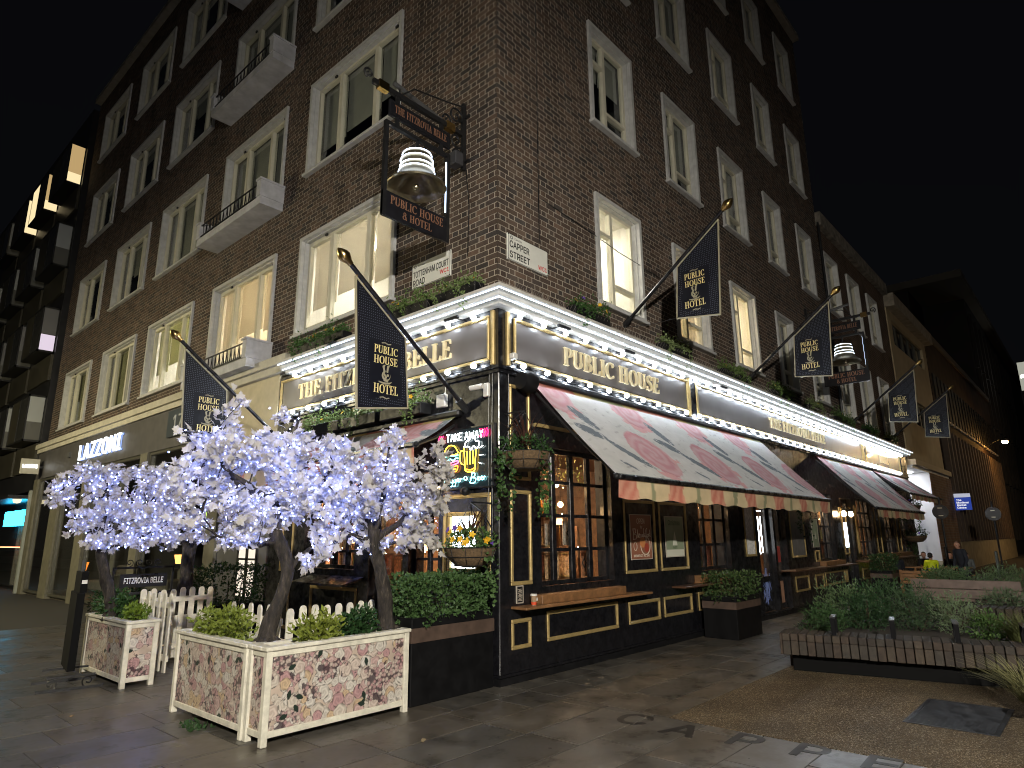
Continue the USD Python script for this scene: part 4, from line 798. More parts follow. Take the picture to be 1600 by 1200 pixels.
for z, r in ((5.965, .175), (5.885, .196), (5.80, .203), (5.735, .215)):
    a = np.linspace(0, 2 * np.pi, 41); hs.part('light_band', tube(np.stack([-.68 + r * np.cos(a), .7 + r * np.sin(a), np.full(41, z)], 1), .0085, 6), led_bell, under=bell)
hs.part('junction_box', bev(-.12, .02, .62, .78, 6.12, 6.3, .01), M('box_grey', (.05, .05, .055), .4)); hs.part('cable', tube([(.1, .66, 6.15), (.105, .6, 5.6), (.105, .62, 4.9)], .006, 5), black_iron)
copy_thing(hs, 'hanging_sign', 'black hanging pub sign with a lit bell, over the side street behind a banner', (11.6, .12, 6.2), rotz=90)

banner_cloth = M('banner_cloth', (.005, .0055, .01), .45, spec=.25, var=.15, vscale=6); banner_gold = M('banner_gold', (.72, .6, .27), .45, metal=.1); banner_dim = M('banner_dim_gold', (.3, .27, .18), .5); dotm = M('banner_dot', (.26, .28, .36), .5)
bn = Thing('banner_flag', 'tapering black banner reading PUBLIC HOUSE HOTEL on a sloping pole over the left fascia', 'banner', (0, .52, 2.91), group=None)
def bl(x, z, y=0.0): return (x, .52 + y, 2.91 + z)
bn.part('pole', tube([bl(.0, 0), bl(-1.66, 1.29)], .026, 10), black_gloss, smooth=50)
bn.part('wall_socket', tube([bl(.02, -.02), bl(-.12, .09)], .045, 10), black_iron)
bn.part('finial', lathe([(0, 0), (.03, .005), (.034, .03), (.05, .05), (.068, .09), (.06, .13), (.035, .17), (0, .2)], (0, 0, 0), 14) if 0 else tube([bl(-1.645 - .79 * q, 1.28 + .61 * q) for q in (0, .03, .06, .1, .14, .18, .21)], [.03, .035, .05, .066, .058, .034, .004], 14), brass, smooth=40)
bp = Polygon([(-1.585, 1.17), (-1.50, -.2), (-.86, -.11), (-.92, .655)])
ext = extrude(bp, .014); clo = bn.part('banner', place(ext, bl(0, 0, .007), (1, 0, 0), (0, 0, 1)), banner_cloth)
edge = extrude(bp.buffer(.006).difference(bp.buffer(-.012)), .02); bn.part('hem', place(edge, bl(0, 0, .01), (1, 0, 0), (0, 0, 1)), banner_dim, under=clo)
for q in (.35, .6, .85, .98): bn.part('eyelet', tube([bl(-.92 - .66 * q + .03 * 0, .67 + .51 * q), bl(-.9 - .68 * q, .72 + .53 * q)], .008, 5), brass, under=clo)
dots = []
inner = bp.buffer(-.03); core = Polygon([(-1.39, .56), (-1.355, -.07), (-.955, -.03), (-.985, .56)])
for i in range(30):
    for j in range(50):
        x, z = -1.58 + i * .0255, -.2 + j * .0275
        if inner.contains(Point(x, z)) and not core.contains(Point(x, z)) and (z < .62 or j % 2 == i % 2 or True): dots.append((x, z))
def dotmesh(y): 
    vs, fs = [], []
    for k, (x, z) in enumerate(dots):
        r = .0038; vs += [bl(x - r, z, y), bl(x, z - r, y), bl(x + r, z, y), bl(x, z + r, y)]; fs += [[4 * k, 4 * k + 1, 4 * k + 2, 4 * k + 3]]
    return np.array(vs), np.array(fs)
for y in (-.0085, .0085): bn.part('dot_pattern', dotmesh(y), dotm, under=clo, kind='stuff')
emb = unary_union([Point(0, 0).buffer(.075).difference(Point(.012, .01).buffer(.06)), _vs([(-.03, .05), (-.05, .13), (-.02, .16)], [.012, .018, .004]), _vs([(.02, .06), (.03, .14), (.06, .165)], [.012, .018, .004]), _vs([(-.12, -.1), (-.04, -.115), (.06, -.105), (.1, -.08)], [.008, .014, .012, .004]), _vs([(-.04, .03), (.0, -.02), (-.03, -.07), (.03, -.08)], [.012, .016, .012, .01]), Point(.03, .01).buffer(.02)])
for sgn in (1, -1):
    U = (sgn, 0, 0); yy = -.0075 * sgn
    def put(name, m, cx, z, w, mat): m = fit(m, w); bn.part(name, place(m, bl(cx - sgn * w / 2, z, yy), U, (0, 0, 1)), mat, under=clo)
    put('lettering', serif('PUBLIC', .085, .003), -1.17, .42, .3, banner_gold); put('lettering', serif('HOUSE', .085, .003), -1.17, .31, .3, banner_gold); put('lettering', serif('HOTEL', .095, .003), -1.155, -.0, .31, banner_gold)
    bn.part('emblem', place(extrude(affinity.scale(emb, .72, .72, origin=(0, 0)), .003), bl(-1.16, .19, yy), U, (0, 0, 1)), banner_dim, under=clo)
    for z in (.535, -.045): bn.part('flourish', place(extrude(_vs([(-.055, 0), (-.02, .008), (.02, -.004), (.055, .004)], .006), .003), bl(-1.17, z, yy), U, (0, 0, 1)), banner_dim, under=clo)
copy_thing(bn, 'banner_flag', 'tapering black banner half hidden by the white tree in front of the shop', (0, 4.75, 3.0))
for b, l in (((2.91, .12, 4.56), 'tapering black banner on a long pole, nearest on the side street'), ((6.95, -.1, 4.4), 'tapering black banner in front of the far hanging sign'), ((13.98, -.1, 4.45), 'tapering black banner reflecting white lights, second from the far end'), ((18.62, -.1, 4.55), 'small looking black banner, farthest along the side street')):
    copy_thing(bn, 'banner_flag', l, b, rotz=90)
wire = tube([(2.9, -.76, 4.46), (2.75, -.5, 4.4), (2.6, -.2, 4.38), (2.2, .05, 4.35)], .004, 4)
solo('guy_wire', 'thin wire tying the nearest side street banner back to the cornice', 'wire', wire, black_iron)

# ================================================================== awnings
def noise2(u, v, s, seed): return meshkit.fbm(np.stack([u * s, v * s, np.zeros_like(u) + seed * 3.7], -1), 4, seed)
def awning_print(u, v, W, H, seed):
    """u along, v down the slope (survey units): pale ground with roses, butterflies, ink streaks and a red and ochre band at the top"""
    r = np.random.default_rng(seed); n = len(u)
    c = np.ones((n, 3)) * np.array([.5, .49, .47]); c *= (.86 + .28 * noise2(u * .8, v * 2.5, 3., seed))[:, None]
    st = noise2(u * 7, v * 26 + u * 9, 1., seed + 5); c[st < .33] *= .72
    x = .1
    while x < W + .5:
        for cy, rad in ((.2, .36), (H * .68, .42)):
            cx = x + r.uniform(-.12, .12) + (1.2 if cy > .5 else 0); a = r.uniform(-.3, .3); dx, dy = u - cx, (v - cy) * .95
            d = np.hypot(dx, dy) / rad; th = np.arctan2(dy, dx); wob = noise2(u, v, 9, seed + 2); m = d < 1 + .25 * (wob - .5)
            s_ = .5 + .5 * np.sin(d * 15 + th * 2 + wob * 6); pk = np.array([.44, .17, .2]); lt = np.array([.52, .38, .38]); c[m] = (lt + (pk - lt) * (.3 + .55 * s_ * (.6 + .4 * d.clip(0, 1)))[:, None])[m]
            k = (d > .9) & (d < 1.25) & (dy > 0) & (wob > .5); c[k] = (.56, .3, .3)
        for (ox, oy, ang, a_, b_) in ((.38, H * .36, .95, .25, .1), (.27, H * .52, .4, .25, .09), (.7, H * .72, .75, .36, .075), (.4, H * .87, .6, .14, .03)):
            cx, cy = x + ox, oy; dx, dy = u - cx, v - cy; p, q = dx * math.cos(ang) + dy * math.sin(ang), -dx * math.sin(ang) + dy * math.cos(ang)
            m = (p / a_) ** 2 + (q / b_) ** 2 < 1 + .5 * (noise2(u, v, 18, seed + 3) - .5); c[m] = np.array([.13, .15, .17]); m2 = m & ((p / a_) ** 2 + (q / b_) ** 2 > .45) & (noise2(u, v, 40, seed) > .6); c[m2] = (.45, .45, .45)
        x += 1.75
    sp = noise2(u, v, 22, seed + 8) > .72; c[sp & (noise2(u, v, 2., seed + 9) > .55)] *= .75
    t = v < .11; band = np.sin(u * 2.4 + 1.) ; c[t & (band > .2)] = (.33, .11, .08); c[t & (band <= .2)] = (.36, .26, .1); c[t & (band < -.6)] = (.2, .2, .1)
    return c.clip(0, 1)
def valance_print(u, v, seed):
    c = np.ones((len(u), 3)) * np.array([.62, .5, .31]); c *= (.85 + .3 * noise2(u, v, 6, seed))[:, None]
    ph = (u * .95 + seed * .3 + .25 * (noise2(u, v, 4, seed + 1) - .5)) % 1.0
    d = np.abs(ph - .35); m = d < .17; s_ = .5 + .5 * np.sin(ph * 40 + v * 30 + 5 * noise2(u, v, 8, seed)); c[m] = (np.array([.5, .17, .12]) + s_[:, None] * np.array([.1, .14, .1]))[m]
    g = (ph > .8) & (ph < .9); c[g] = (.3, .3, .18); return c.clip(0, 1)
def awning(F, a0, a1, zt, proj, zb, vh, label, seed, res=26, cass=True):
    t = Thing('awning', label, 'awning', fp(F, (a0 + a1) / 2, zb, 0)); W = a1 - a0; H = math.hypot(proj, zt - zb); nu, nv = int(W * res * 1.6), int(H * 62)
    g, u, v = grid((0, 0, 0), (1, 0, 0), (0, 1, 0), nu, nv)
    a = a0 + u * W; o = .03 + v * (proj - .03); sag = .024 * np.sin(np.pi * v) * (1 + .3 * np.sin(u * 9)) + .005 * np.sin(u * W * 8 + 2 * v) * np.sin(np.pi * v) + .004 * noise2(u * W, v * H, 5, seed); z = zt + (zb - zt) * v - sag
    P = np.stack([a, -o, z], 1) if F == 'R' else np.stack([-o, a, z], 1)
    uu = u * W if F == 'R' else (1 - u) * W
    t.part('fabric', (P, g[1]), fabric_cd, smooth=True, cd=awning_print(uu, v * H, W, H, seed))
    t.part('front_bar', fb(F, a0 - .02, a1 + .02, zb - .045, zb + .012, proj - .02, proj + .05, .015), black_gloss); t.part('bar_lip', fb(F, a0 - .02, a1 + .02, zb + .008, zb + .016, proj - .03, proj + .02), M('awning_lip', (.3, .28, .25), .4, metal=.4))
    n2 = int(W * 34); g2, u, v = grid((0, 0, 0), (1, 0, 0), (0, 1, 0), n2, 9)
    a = a0 + u * W; hem = zb - .045 - v * (vh + .012 * np.sin(a * 11) * v); o = proj + .015 + .012 * np.sin(a * 6.5 + v * 2) * v
    P = np.stack([a, -o, hem], 1) if F == 'R' else np.stack([-o, a, hem], 1); t.part('valance', (P, g2[1]), fabric_cd, smooth=True, cd=valance_print(u * W, v * vh, seed))
    if cass: t.part('cassette', fb(F, a0 - .06, a1 + .06, zt - .03, zt + .05, 0, .09, .02), black_satin)
    for a in (a0 + .06, a1 - .06): t.part('arm', cat(tube([fp(F, a, zt - .12, .03), fp(F, a, (zt + zb) / 2 - .1, proj * .5), fp(F, a, zb - .02, proj - .02)], .018, 6)), black_iron)
    t.part('end_cap', cat(ball(fp(F, a0 - .03, zb - .015, proj + .01), .035, 1), ball(fp(F, a1 + .03, zb - .015, proj + .01), .035, 1)), black_satin)
awning('R', .5, 7.3, 3.27, 1.18, 2.07, .19, 'largest floral print awning, nearest on the side street under PUBLIC HOUSE', 4, 30)
awning('R', 10.56, 15.3, 3.27, 1.17, 2.03, .16, 'second floral awning along the side street, above the pair of wall lanterns', 9, 20)
awning('R', 15.45, 19.8, 3.27, .92, 2.56, .12, 'farthest floral awning, small, before the white lit entrance', 12, 16)
awning('L', .62, 4.6, 2.86, .66, 2.46, .24, 'floral awning mostly hidden behind the white trees', 15, 22)
solo('awning_motor', 'dark rounded cover at the end of the nearest awning by the corner', 'cover', tube([(.26, -.1, 3.2), (.34, -.1, 3.2), (.44, -.1, 3.2)], [.1, .13, .13], 16), black_satin, smooth=40)

# ================================================================== neon sign
neon = Thing('neon_sign', 'lit TAKE AWAY neon sign with a burger and beer mug on a dark board', 'neon sign', (-.03, .5, 2.0))
neon.part('board', fb('L', .04, .95, 2.0, 2.68, .02, .04, .004), M('acrylic_board', (.02, .03, .035), .08, spec=.6, coat=.5)); neon.part('frame', ring('L', .03, .96, 1.99, 2.69, .018, .0, .05), black_iron)
NC = {'white': EM('neon_white', (.9, 1., 1.), L_NEON), 'aqua': EM('neon_aqua', (.35, .95, 1.), L_NEON), 'red': EM('neon_red', (1., .02, .12), L_NEON), 'yellow': EM('neon_yellow', (1., .62, .06), L_NEON), 'orange': EM('neon_orange', (1., .28, .03), L_NEON), 'green': EM('neon_green', (.2, 1., .65), L_NEON), 'pink': EM('neon_pink', (1., .15, .3), L_NEON)}
def nl(pts, col, r=.0065, name='neon_tube', sx=1., ox=0., oz=0.):
    p = np.array(pts, float)
    if len(p) > 2:                                   # Catmull-Rom smoothing
        q = np.vstack([2 * p[0] - p[1], p, 2 * p[-1] - p[-2]]); out = []
        for i in range(1, len(q) - 2):
            for s in np.linspace(0, 1, 5, endpoint=False): out.append(.5 * (2 * q[i] + (q[i + 1] - q[i - 1]) * s + (2 * q[i - 1] - 5 * q[i] + 4 * q[i + 1] - q[i + 2]) * s * s + (3 * q[i] - q[i - 1] - 3 * q[i + 1] + q[i + 2]) * s ** 3))
        p = np.array(out + [p[-1]])
    neon.part(name, tube([fp('L', .95 - (ox + x * sx), 2.0 + oz + z, .062) for x, z in p], r, 6), NC[col])
SL = {'T': [[(0, 1), (.6, 1)], [(.3, 1), (.3, 0)]], 'A': [[(0, 0), (.3, 1)], [(.3, 1), (.6, 0)], [(.12, .38), (.48, .38)]], 'K': [[(0, 0), (0, 1)], [(.5, 1), (.02, .48)], [(.12, .55), (.52, 0)]], 'E': [[(.45, 1), (0, 1)], [(0, 1), (0, 0)], [(0, 0), (.45, 0)], [(0, .5), (.38, .5)]], 'W': [[(0, 1), (.18, 0)], [(.18, 0), (.36, .8)], [(.36, .8), (.54, 0)], [(.54, 0), (.72, 1)]], 'Y': [[(0, 1), (.28, .5)], [(.56, 1), (.28, .5)], [(.28, .5), (.28, 0)]]}
x = .17
for ch in 'TAKE AWAY':
    if ch == ' ': x += .03; continue
    for seg in SL[ch]: nl([(x + p * .095, .545 + z * .085) for p, z in seg], 'white', .006)
    x += .095 * max(p for s in SL[ch] for p, _ in s) + .018
for k in range(3): nl([(.03 + k * .035, .62 - .01), (.055 + k * .035, .585), (.03 + k * .035, .545)][::-1] if 0 else [(.06 + k * .03, .625), (.035 + k * .03, .585), (.06 + k * .03, .545)], 'red')
for k in range(4): nl([(.72 + k * .035, .64), (.745 + k * .035, .595), (.72 + k * .035, .55)], 'red')
B = [(0, 0)]
nl([(.15, .40), (.16, .46), (.22, .50), (.30, .49), (.35, .44), (.36, .40), (.25, .385), (.15, .40)], 'yellow'); nl([(.14, .365), (.2, .385), (.3, .375), (.37, .38)], 'green'); nl([(.14, .34), (.19, .325), (.24, .345), (.29, .32), (.33, .345), (.37, .345)], 'aqua')
nl([(.15, .31), (.24, .30), (.36, .315), (.37, .29), (.25, .27), (.16, .285), (.15, .31)], 'pink'); nl([(.16, .255), (.26, .245), (.36, .26), (.36, .22), (.33, .195), (.22, .19), (.17, .21), (.16, .255)], 'orange'); nl([(.18, .22), (.33, .225)], 'yellow')
nl([(.47, .46), (.48, .3), (.49, .2), (.56, .175), (.64, .19), (.65, .3), (.66, .43)], 'yellow'); nl([(.48, .41), (.42, .42), (.40, .36), (.42, .28), (.48, .26)], 'yellow')
for k in range(3): nl([(.52 + k * .045, .41), (.525 + k * .042, .26)], 'yellow')
nl([(.49, .215), (.57, .195), (.64, .215)], 'orange'); nl([(.47, .46), (.5, .52), (.55, .53), (.58, .56), (.63, .55), (.66, .51), (.71, .5), (.7, .45), (.66, .43), (.62, .46), (.58, .42), (.54, .46), (.47, .46)], 'white')
for p in (((.06, .43), (.11, .41)), ((.05, .35), (.11, .35)), ((.06, .27), (.11, .29)), ((.71, .35), (.77, .35)), ((.70, .27), (.75, .25)), ((.72, .43), (.77, .45))): nl(p, 'white', .005)
cur = [[(.03, .09), (.06, .15), (.1, .165), (.115, .135), (.075, .115), (.12, .095), (.11, .05), (.05, .04), (.03, .07)], [(.15, .11), (.15, .075), (.185, .075), (.19, .11), (.195, .075)], [(.21, .075), (.215, .11), (.24, .105)], [(.285, .105), (.255, .105), (.255, .075), (.285, .08), (.29, .11), (.28, .035), (.25, .03)], [(.335, .105), (.305, .105), (.305, .075), (.335, .08), (.34, .11), (.33, .035), (.3, .03)], [(.355, .09), (.39, .1), (.375, .115), (.355, .085), (.395, .075)], [(.41, .075), (.415, .11), (.44, .105)]]
for s in cur: nl(s, 'aqua', .0055)
nl([(.53, .1), (.49, .09), (.47, .11), (.49, .13), (.52, .11), (.5, .08)], 'aqua', .005)
for s in [[(.57, .05), (.59, .12), (.6, .16), (.64, .155), (.64, .125), (.6, .11), (.65, .1), (.65, .06), (.6, .045), (.56, .06)], [(.68, .085), (.71, .1), (.7, .115), (.68, .085), (.715, .075)], [(.73, .085), (.76, .1), (.75, .115), (.73, .085), (.765, .075)], [(.78, .075), (.785, .11), (.81, .105)]]: nl(s, 'aqua', .0055)

# ================================================================== small fittings
def lantern(F, a, z, label, o=.0):
    t = Thing('wall_lantern', label, 'lantern', fp(F, a, z, o))
    t.part('back_plate', fb(F, a - .03, a + .03, z + .08, z + .22, o, o + .015), brass); t.part('arm', tube([fp(F, a, z + .2, o + .01), fp(F, a, z + .24, o + .07), fp(F, a, z + .18, o + .1)], .008, 6), brass)
    t.part('glass', ball(fp(F, a, z + .06, o + .1), .058, 2, (1, 1, 1.25)), EM('lantern_glow', (1., .66, .34), 26)); t.part('cap', lathe([(0, .06), (.03, .05), (.07, 0), (0, .0)], fp(F, a, z + .125, o + .1), 12), black_iron)
lantern('L', .95, 2.0, 'warm lit wall lantern beside the neon sign'); lantern('L', 4.2, 1.9, 'warm lit wall lantern on the left pub pilaster behind the white tree')
lantern('R', 12.05, 1.9, 'left one of the two warm lanterns over the far pub door'); lantern('R', 12.62, 1.9, 'right one of the two warm lanterns over the far pub door')
cctv = Thing('security_camera', 'white security camera on the black wall under the corner of the fascia', 'camera', fp('L', .2, 3.12, 0))
wpl = M('white_plastic', (.6, .58, .54), .4); cctv.part('mount', bev(-.05, 0, .12, .2, 3.0, 3.16, .01), wpl); cctv.part('body', tube([(-.05, .2, 3.13), (-.09, .36, 3.12)], .03, 10), wpl, smooth=40); cctv.part('lens', tube([(-.09, .36, 3.12), (-.092, .372, 3.119)], .02, 10), black_gloss)
jb = Thing('junction_box', 'white electrical box with aerial on the black wall above the left awning', 'electrical box', fp('L', .9, 3.0, 0)); jb.part('box', bev(-.06, 0, .82, .98, 2.98, 3.14, .01), wpl); jb.part('aerial', tube([(-.03, .85, 3.14), (-.03, .84, 3.26)], .005, 5), wpl); jb.part('cable', tube([(-.03, .95, 2.98), (-.03, 1.0, 2.88), (-.03, .9, 2.86)], .005, 5), black_iron)
sb = Thing('sensor_box', 'small grey sensor on the white upper cornice corner of the pub', 'sensor', fp('R', .15, 3.45, .05)); sb.part('body', bev(.12, .2, -.12, -.02, 3.43, 3.5, .01), wpl); sb.part('bracket', bx(.14, .18, -.03, 0, 3.44, 3.49), black_iron)
solo('speaker', 'small dark round speaker under the neon sign', 'speaker', cat(ball((-.07, .45, 1.965), .05, 2), bx(-.03, 0, .42, .48, 1.93, 2.0)), black_satin, smooth=40)
cables = [tube([(-.035, y, 3.3), (-.04, y + .01, 2.5), (-.035, y, 1.2)], .0035, 4) for y in (.06, .11)] + [tube([(.1, -.035, 3.95), (.12, -.04, 3.4), (.11, -.035, 2.2)], .0035, 4)]
pub.part('loose_cable', cat(cables), black_iron)
# posters and notices
def poster(F, a0, a1, z0, z1, name, label, col, o=.012):
    t = Thing(name, label, 'poster', fp(F, (a0 + a1) / 2, z0, o)); t.part('sheet', fb(F, a0, a1, z0, z1, o, o + .006), col); t.part('edge', ring(F, a0 - .006, a1 + .006, z0 - .006, z1 + .006, .01, o - .002, o + .009), M('poster_edge', (.4, .36, .3), .5)); return t
po = poster('R', 2.56, 3.1, 1.16, 1.75, 'breakfast_poster', 'brown poster reading OPEN for Breakfast in the left gold panel', M('poster_brown', (.25, .1, .06), .5, var=.1))
cream_ink = M('cream_ink', (.62, .55, .45), .6)
def wr(t, txt, h, a, z, w=None, mat=None, bold=True, o=.018): m = text(txt, h, .001, bold, True); m = (m[0] * np.array([(w / width(m)) if w else 1, 1, 1]), m[1]); t.part('lettering', on_wall('R', m, a, z, o), mat or cream_ink)
wr(po, 'OPEN', .07, 2.83, 1.63, .2, bold=False); wr(po, 'for', .04, 2.84, 1.565, .06, bold=False)
def script(pts, r=.006): return tube(np.array([fp('R', a, z, .02) for a, z in pts]), r, 5)
sw = [[(2.62, 1.42), (2.63, 1.52), (2.62, 1.56), (2.68, 1.56), (2.69, 1.51), (2.635, 1.49), (2.7, 1.48), (2.7, 1.43), (2.62, 1.42)], [(2.72, 1.44), (2.735, 1.55), (2.75, 1.44)], [(2.77, 1.47), (2.80, 1.48), (2.78, 1.5), (2.76, 1.46), (2.80, 1.44)], [(2.86, 1.48), (2.82, 1.48), (2.82, 1.45), (2.86, 1.46), (2.865, 1.49), (2.87, 1.45)], [(2.89, 1.45), (2.9, 1.57)], [(2.93, 1.5), (2.9, 1.48), (2.94, 1.45)], [(2.95, 1.4), (2.96, 1.55), (2.985, 1.57)], [(3.01, 1.49), (2.98, 1.48), (2.98, 1.46), (3.01, 1.46), (3.015, 1.49), (3.02, 1.46)], [(3.045, 1.5), (3.03, 1.49), (3.045, 1.47), (3.03, 1.455)], [(3.06, 1.55), (3.065, 1.46), (3.08, 1.46)]]
po.part('script_lettering', cat([script(s) for s in sw]), cream_ink)
po.part('plate_print', place(extrude(Point(0, 0).buffer(.13).difference(Point(0, 0).buffer(.115)), .001), fp('R', 2.93, 1.34, .018), (1, 0, 0), (0, 0, 1)), cream_ink); po.part('egg_print', place(extrude(Point(0, 0).buffer(.07), .001), fp('R', 2.86, 1.38, .0185), (1, 0, 0), (0, 0, 1)), M('print_orange', (.5, .2, .07), .5)); po.part('beans_print', place(extrude(Point(0, 0).buffer(.06), .001), fp('R', 2.96, 1.31, .0185), (1, 0, 0), (0, 0, 1)), M('print_red', (.3, .05, .03), .5))
po.part('cup_print', place(extrude(affinity.scale(Point(0, 0).buffer(.05), .9, 1.2).difference(affinity.scale(Point(0, 0).buffer(.04), .9, 1.2)), .001), fp('R', 2.67, 1.33, .018), (1, 0, 0), (0, 0, 1)), cream_ink); wr(po, 'BREAKFAST ALL DAY', .03, 2.83, 1.19, .42)
pg = poster('R', 3.5, 4.04, 1.17, 1.74, 'christmas_poster', 'pale green poster with a white tree in the right gold panel', M('poster_green', (.23, .27, .18), .5, var=.15))
wr(pg, 'Christmas', .07, 3.77, 1.62, .36, M('poster_ink_green', (.08, .12, .06), .6)); pg.part('tree_print', place(extrude(Polygon([(-.07, 0), (0, .2), (.07, 0)]), .001), fp('R', 3.77, 1.33, .018), (1, 0, 0), (0, 0, 1)), M('pale_print', (.6, .6, .5), .6)); pg.part('snow_print', fb('R', 3.51, 4.03, 1.175, 1.27, .018, .0186), M('pale_print', (.6, .6, .5), .6)); wr(pg, 'PARTY', .04, 3.77, 1.28, .12, M('poster_ink_green', (.08, .12, .06), .6), o=.019)
g2 = poster('R', 9.87, 10.25, 1.21, 1.8, 'green_notice', 'small pale green notice on a far black panel beside the third window', M('poster_green', (.23, .27, .18), .5), .01); g2.part('tree_print', place(extrude(Polygon([(-.06, 0), (0, .18), (.06, 0)]), .001), fp('R', 10.06, 1.38, .017), (1, 0, 0), (0, 0, 1)), M('pale_print', (.6, .6, .5), .6))
nt = poster('R', .26, .36, .78, .95, 'framed_notice', 'small framed black notice above the shelf end by the corner', black_satin, .004); [nt.part('lettering', fb('R', .275 + .01 * (k % 3), .345 - .008 * (k % 2), .80 + k * .013, .804 + k * .013, .01, .0108), cream_ink) for k in range(10)]
cup = Thing('coffee_cup', 'paper coffee cup with white lid and red base left on the drink shelf', 'cup', (.42, -.11, .752))
cup.part('cup', lathe([(0, 0), (.026, 0), (.034, .1), (.0, .1)], (.42, -.11, .752), 16), M('cup_card', (.3, .2, .12), .6)); cup.part('sleeve', lathe([(.0268, .005), (.0295, .006), (.0315, .035), (.029, .036)], (.42, -.11, .752), 16), M('cup_red', (.6, .08, .03), .5)); cup.part('lid', lathe([(0, .118), (.03, .118), (.037, .112), (.038, .098), (.034, .098)], (.42, -.11, .752), 16), wpl); cup.part('label', bx(.425, .445, -.146, -.1405, .80, .83), wpl)

# ================================================================== planting
def kites(P, size, r, up=.3, out=None, fold=.25, asp=.5):
    """a folded four-cornered leaf at each point: (vertices, faces)"""
    n = len(P); d = r.normal(size=(n, 3)); d[:, 2] += up
    if out is not None: d += out
    d /= np.linalg.norm(d, axis=1, keepdims=True); s = np.cross(d, r.normal(size=(n, 3))); s /= np.linalg.norm(s, axis=1, keepdims=True); nn = np.cross(d, s)
    L = (size * r.uniform(.7, 1.3, n))[:, None]; W = L * asp
    V = np.stack([P, P + d * L * .5 + s * W * .5 + nn * L * fold * .4, P + d * L, P + d * L * .5 - s * W * .5 + nn * L * fold * .4], 1)
    f = (np.arange(n)[:, None, None] * 4 + np.array([[0, 1, 2], [0, 2, 3]])[None]).reshape(-1, 3); return V.reshape(-1, 3), f
def clump_pts(n, c, rad, r, shell=.55):
    d = r.normal(size=(n, 3)); d /= np.linalg.norm(d, axis=1, keepdims=True); k = (shell + (1 - shell) * r.random(n))[:, None]
    p = d * k; p *= (1 + .28 * (meshkit.noise(d * 2.4 + r.uniform(0, 50), 3) - .5) * 2)[:, None]; return np.asarray(c) + p * np.asarray(rad), d
hedge_leaf = LEAF('hedge_leaf', [(.012, .035, .012), (.025, .065, .018), (.04, .09, .025), (.07, .13, .035), (.02, .055, .02), (.09, .16, .05)]); ivy_leaf = LEAF('ivy_leaf', [(.03, .08, .02), (.07, .14, .04), (.13, .2, .06), (.22, .28, .12), (.04, .09, .02)])
golden_leaf = LEAF('golden_leaf', [(.05, .11, .02), (.1, .18, .02), (.2, .25, .03), (.3, .32, .05), (.06, .12, .02)]); shrub_leaf = LEAF('shrub_leaf', [(.025, .06, .022), (.05, .1, .035), (.09, .15, .06), (.15, .2, .11), (.035, .07, .03)])
purple_leaf = LEAF('strap_leaf', [(.06, .025, .02), (.1, .045, .03), (.05, .05, .02)]); pansy = LEAF('pansy_petal', [(.75, .42, .02), (.8, .5, .03), (.7, .36, .02)]); violet_p = LEAF('violet_petal', [(.1, .05, .35), (.16, .08, .45)])
grass_leaf = LEAF('grass_blade', [(.1, .12, .04), (.2, .2, .09), (.3, .27, .14), (.06, .09, .03)])
def blades(c, n, L, r, spread=.6, w=.006, droop=.5):
    vs, fs = [], []
    for i in range(n):
        a = r.uniform(0, 2 * np.pi); s = r.uniform(.1, spread); l = L * r.uniform(.6, 1.1); d = np.array([math.cos(a) * s, math.sin(a) * s, 1.]); d /= np.linalg.norm(d); q = np.array([-math.sin(a), math.cos(a), 0]) * w
        b = np.asarray(c) + np.array([math.cos(a), math.sin(a), 0]) * r.uniform(0, .05); k = len(vs) * 1
        p = [b + d * l * t + np.array([math.cos(a) * t * t * droop * l, math.sin(a) * t * t * droop * l, -t * t * droop * l * .6]) for t in (0, .4, .75, 1)]
        base = len(vs); vs += [p[0] - q, p[0] + q, p[1] - q * .9, p[1] + q * .9, p[2] - q * .6, p[2] + q * .6, p[3]]
        fs += [[base, base + 1, base + 3], [base, base + 3, base + 2], [base + 2, base + 3, base + 5], [base + 2, base + 5, base + 4], [base + 4, base + 5, base + 6]]
    return np.array(vs), np.array(fs)
def flower(c, r_, R, n):
    vs, fs = [], []; n = np.asarray(n, float); n /= np.linalg.norm(n); u = np.cross(n, [0, 0, 1.]); u = u / np.linalg.norm(u) if np.linalg.norm(u) > .1 else np.array([1., 0, 0]); w = np.cross(n, u); k = 5
    vs.append(np.asarray(c, float))
    for i in range(k * 3):
        a = 2 * np.pi * i / (k * 3); q = R * (1.0 if i % 3 else .62); vs.append(np.asarray(c) + q * (math.cos(a) * u + math.sin(a) * w) + n * R * .18)
    for i in range(k * 3): fs.append([0, 1 + i, 1 + (i + 1) % (k * 3)])
    return np.array(vs), np.array(fs)
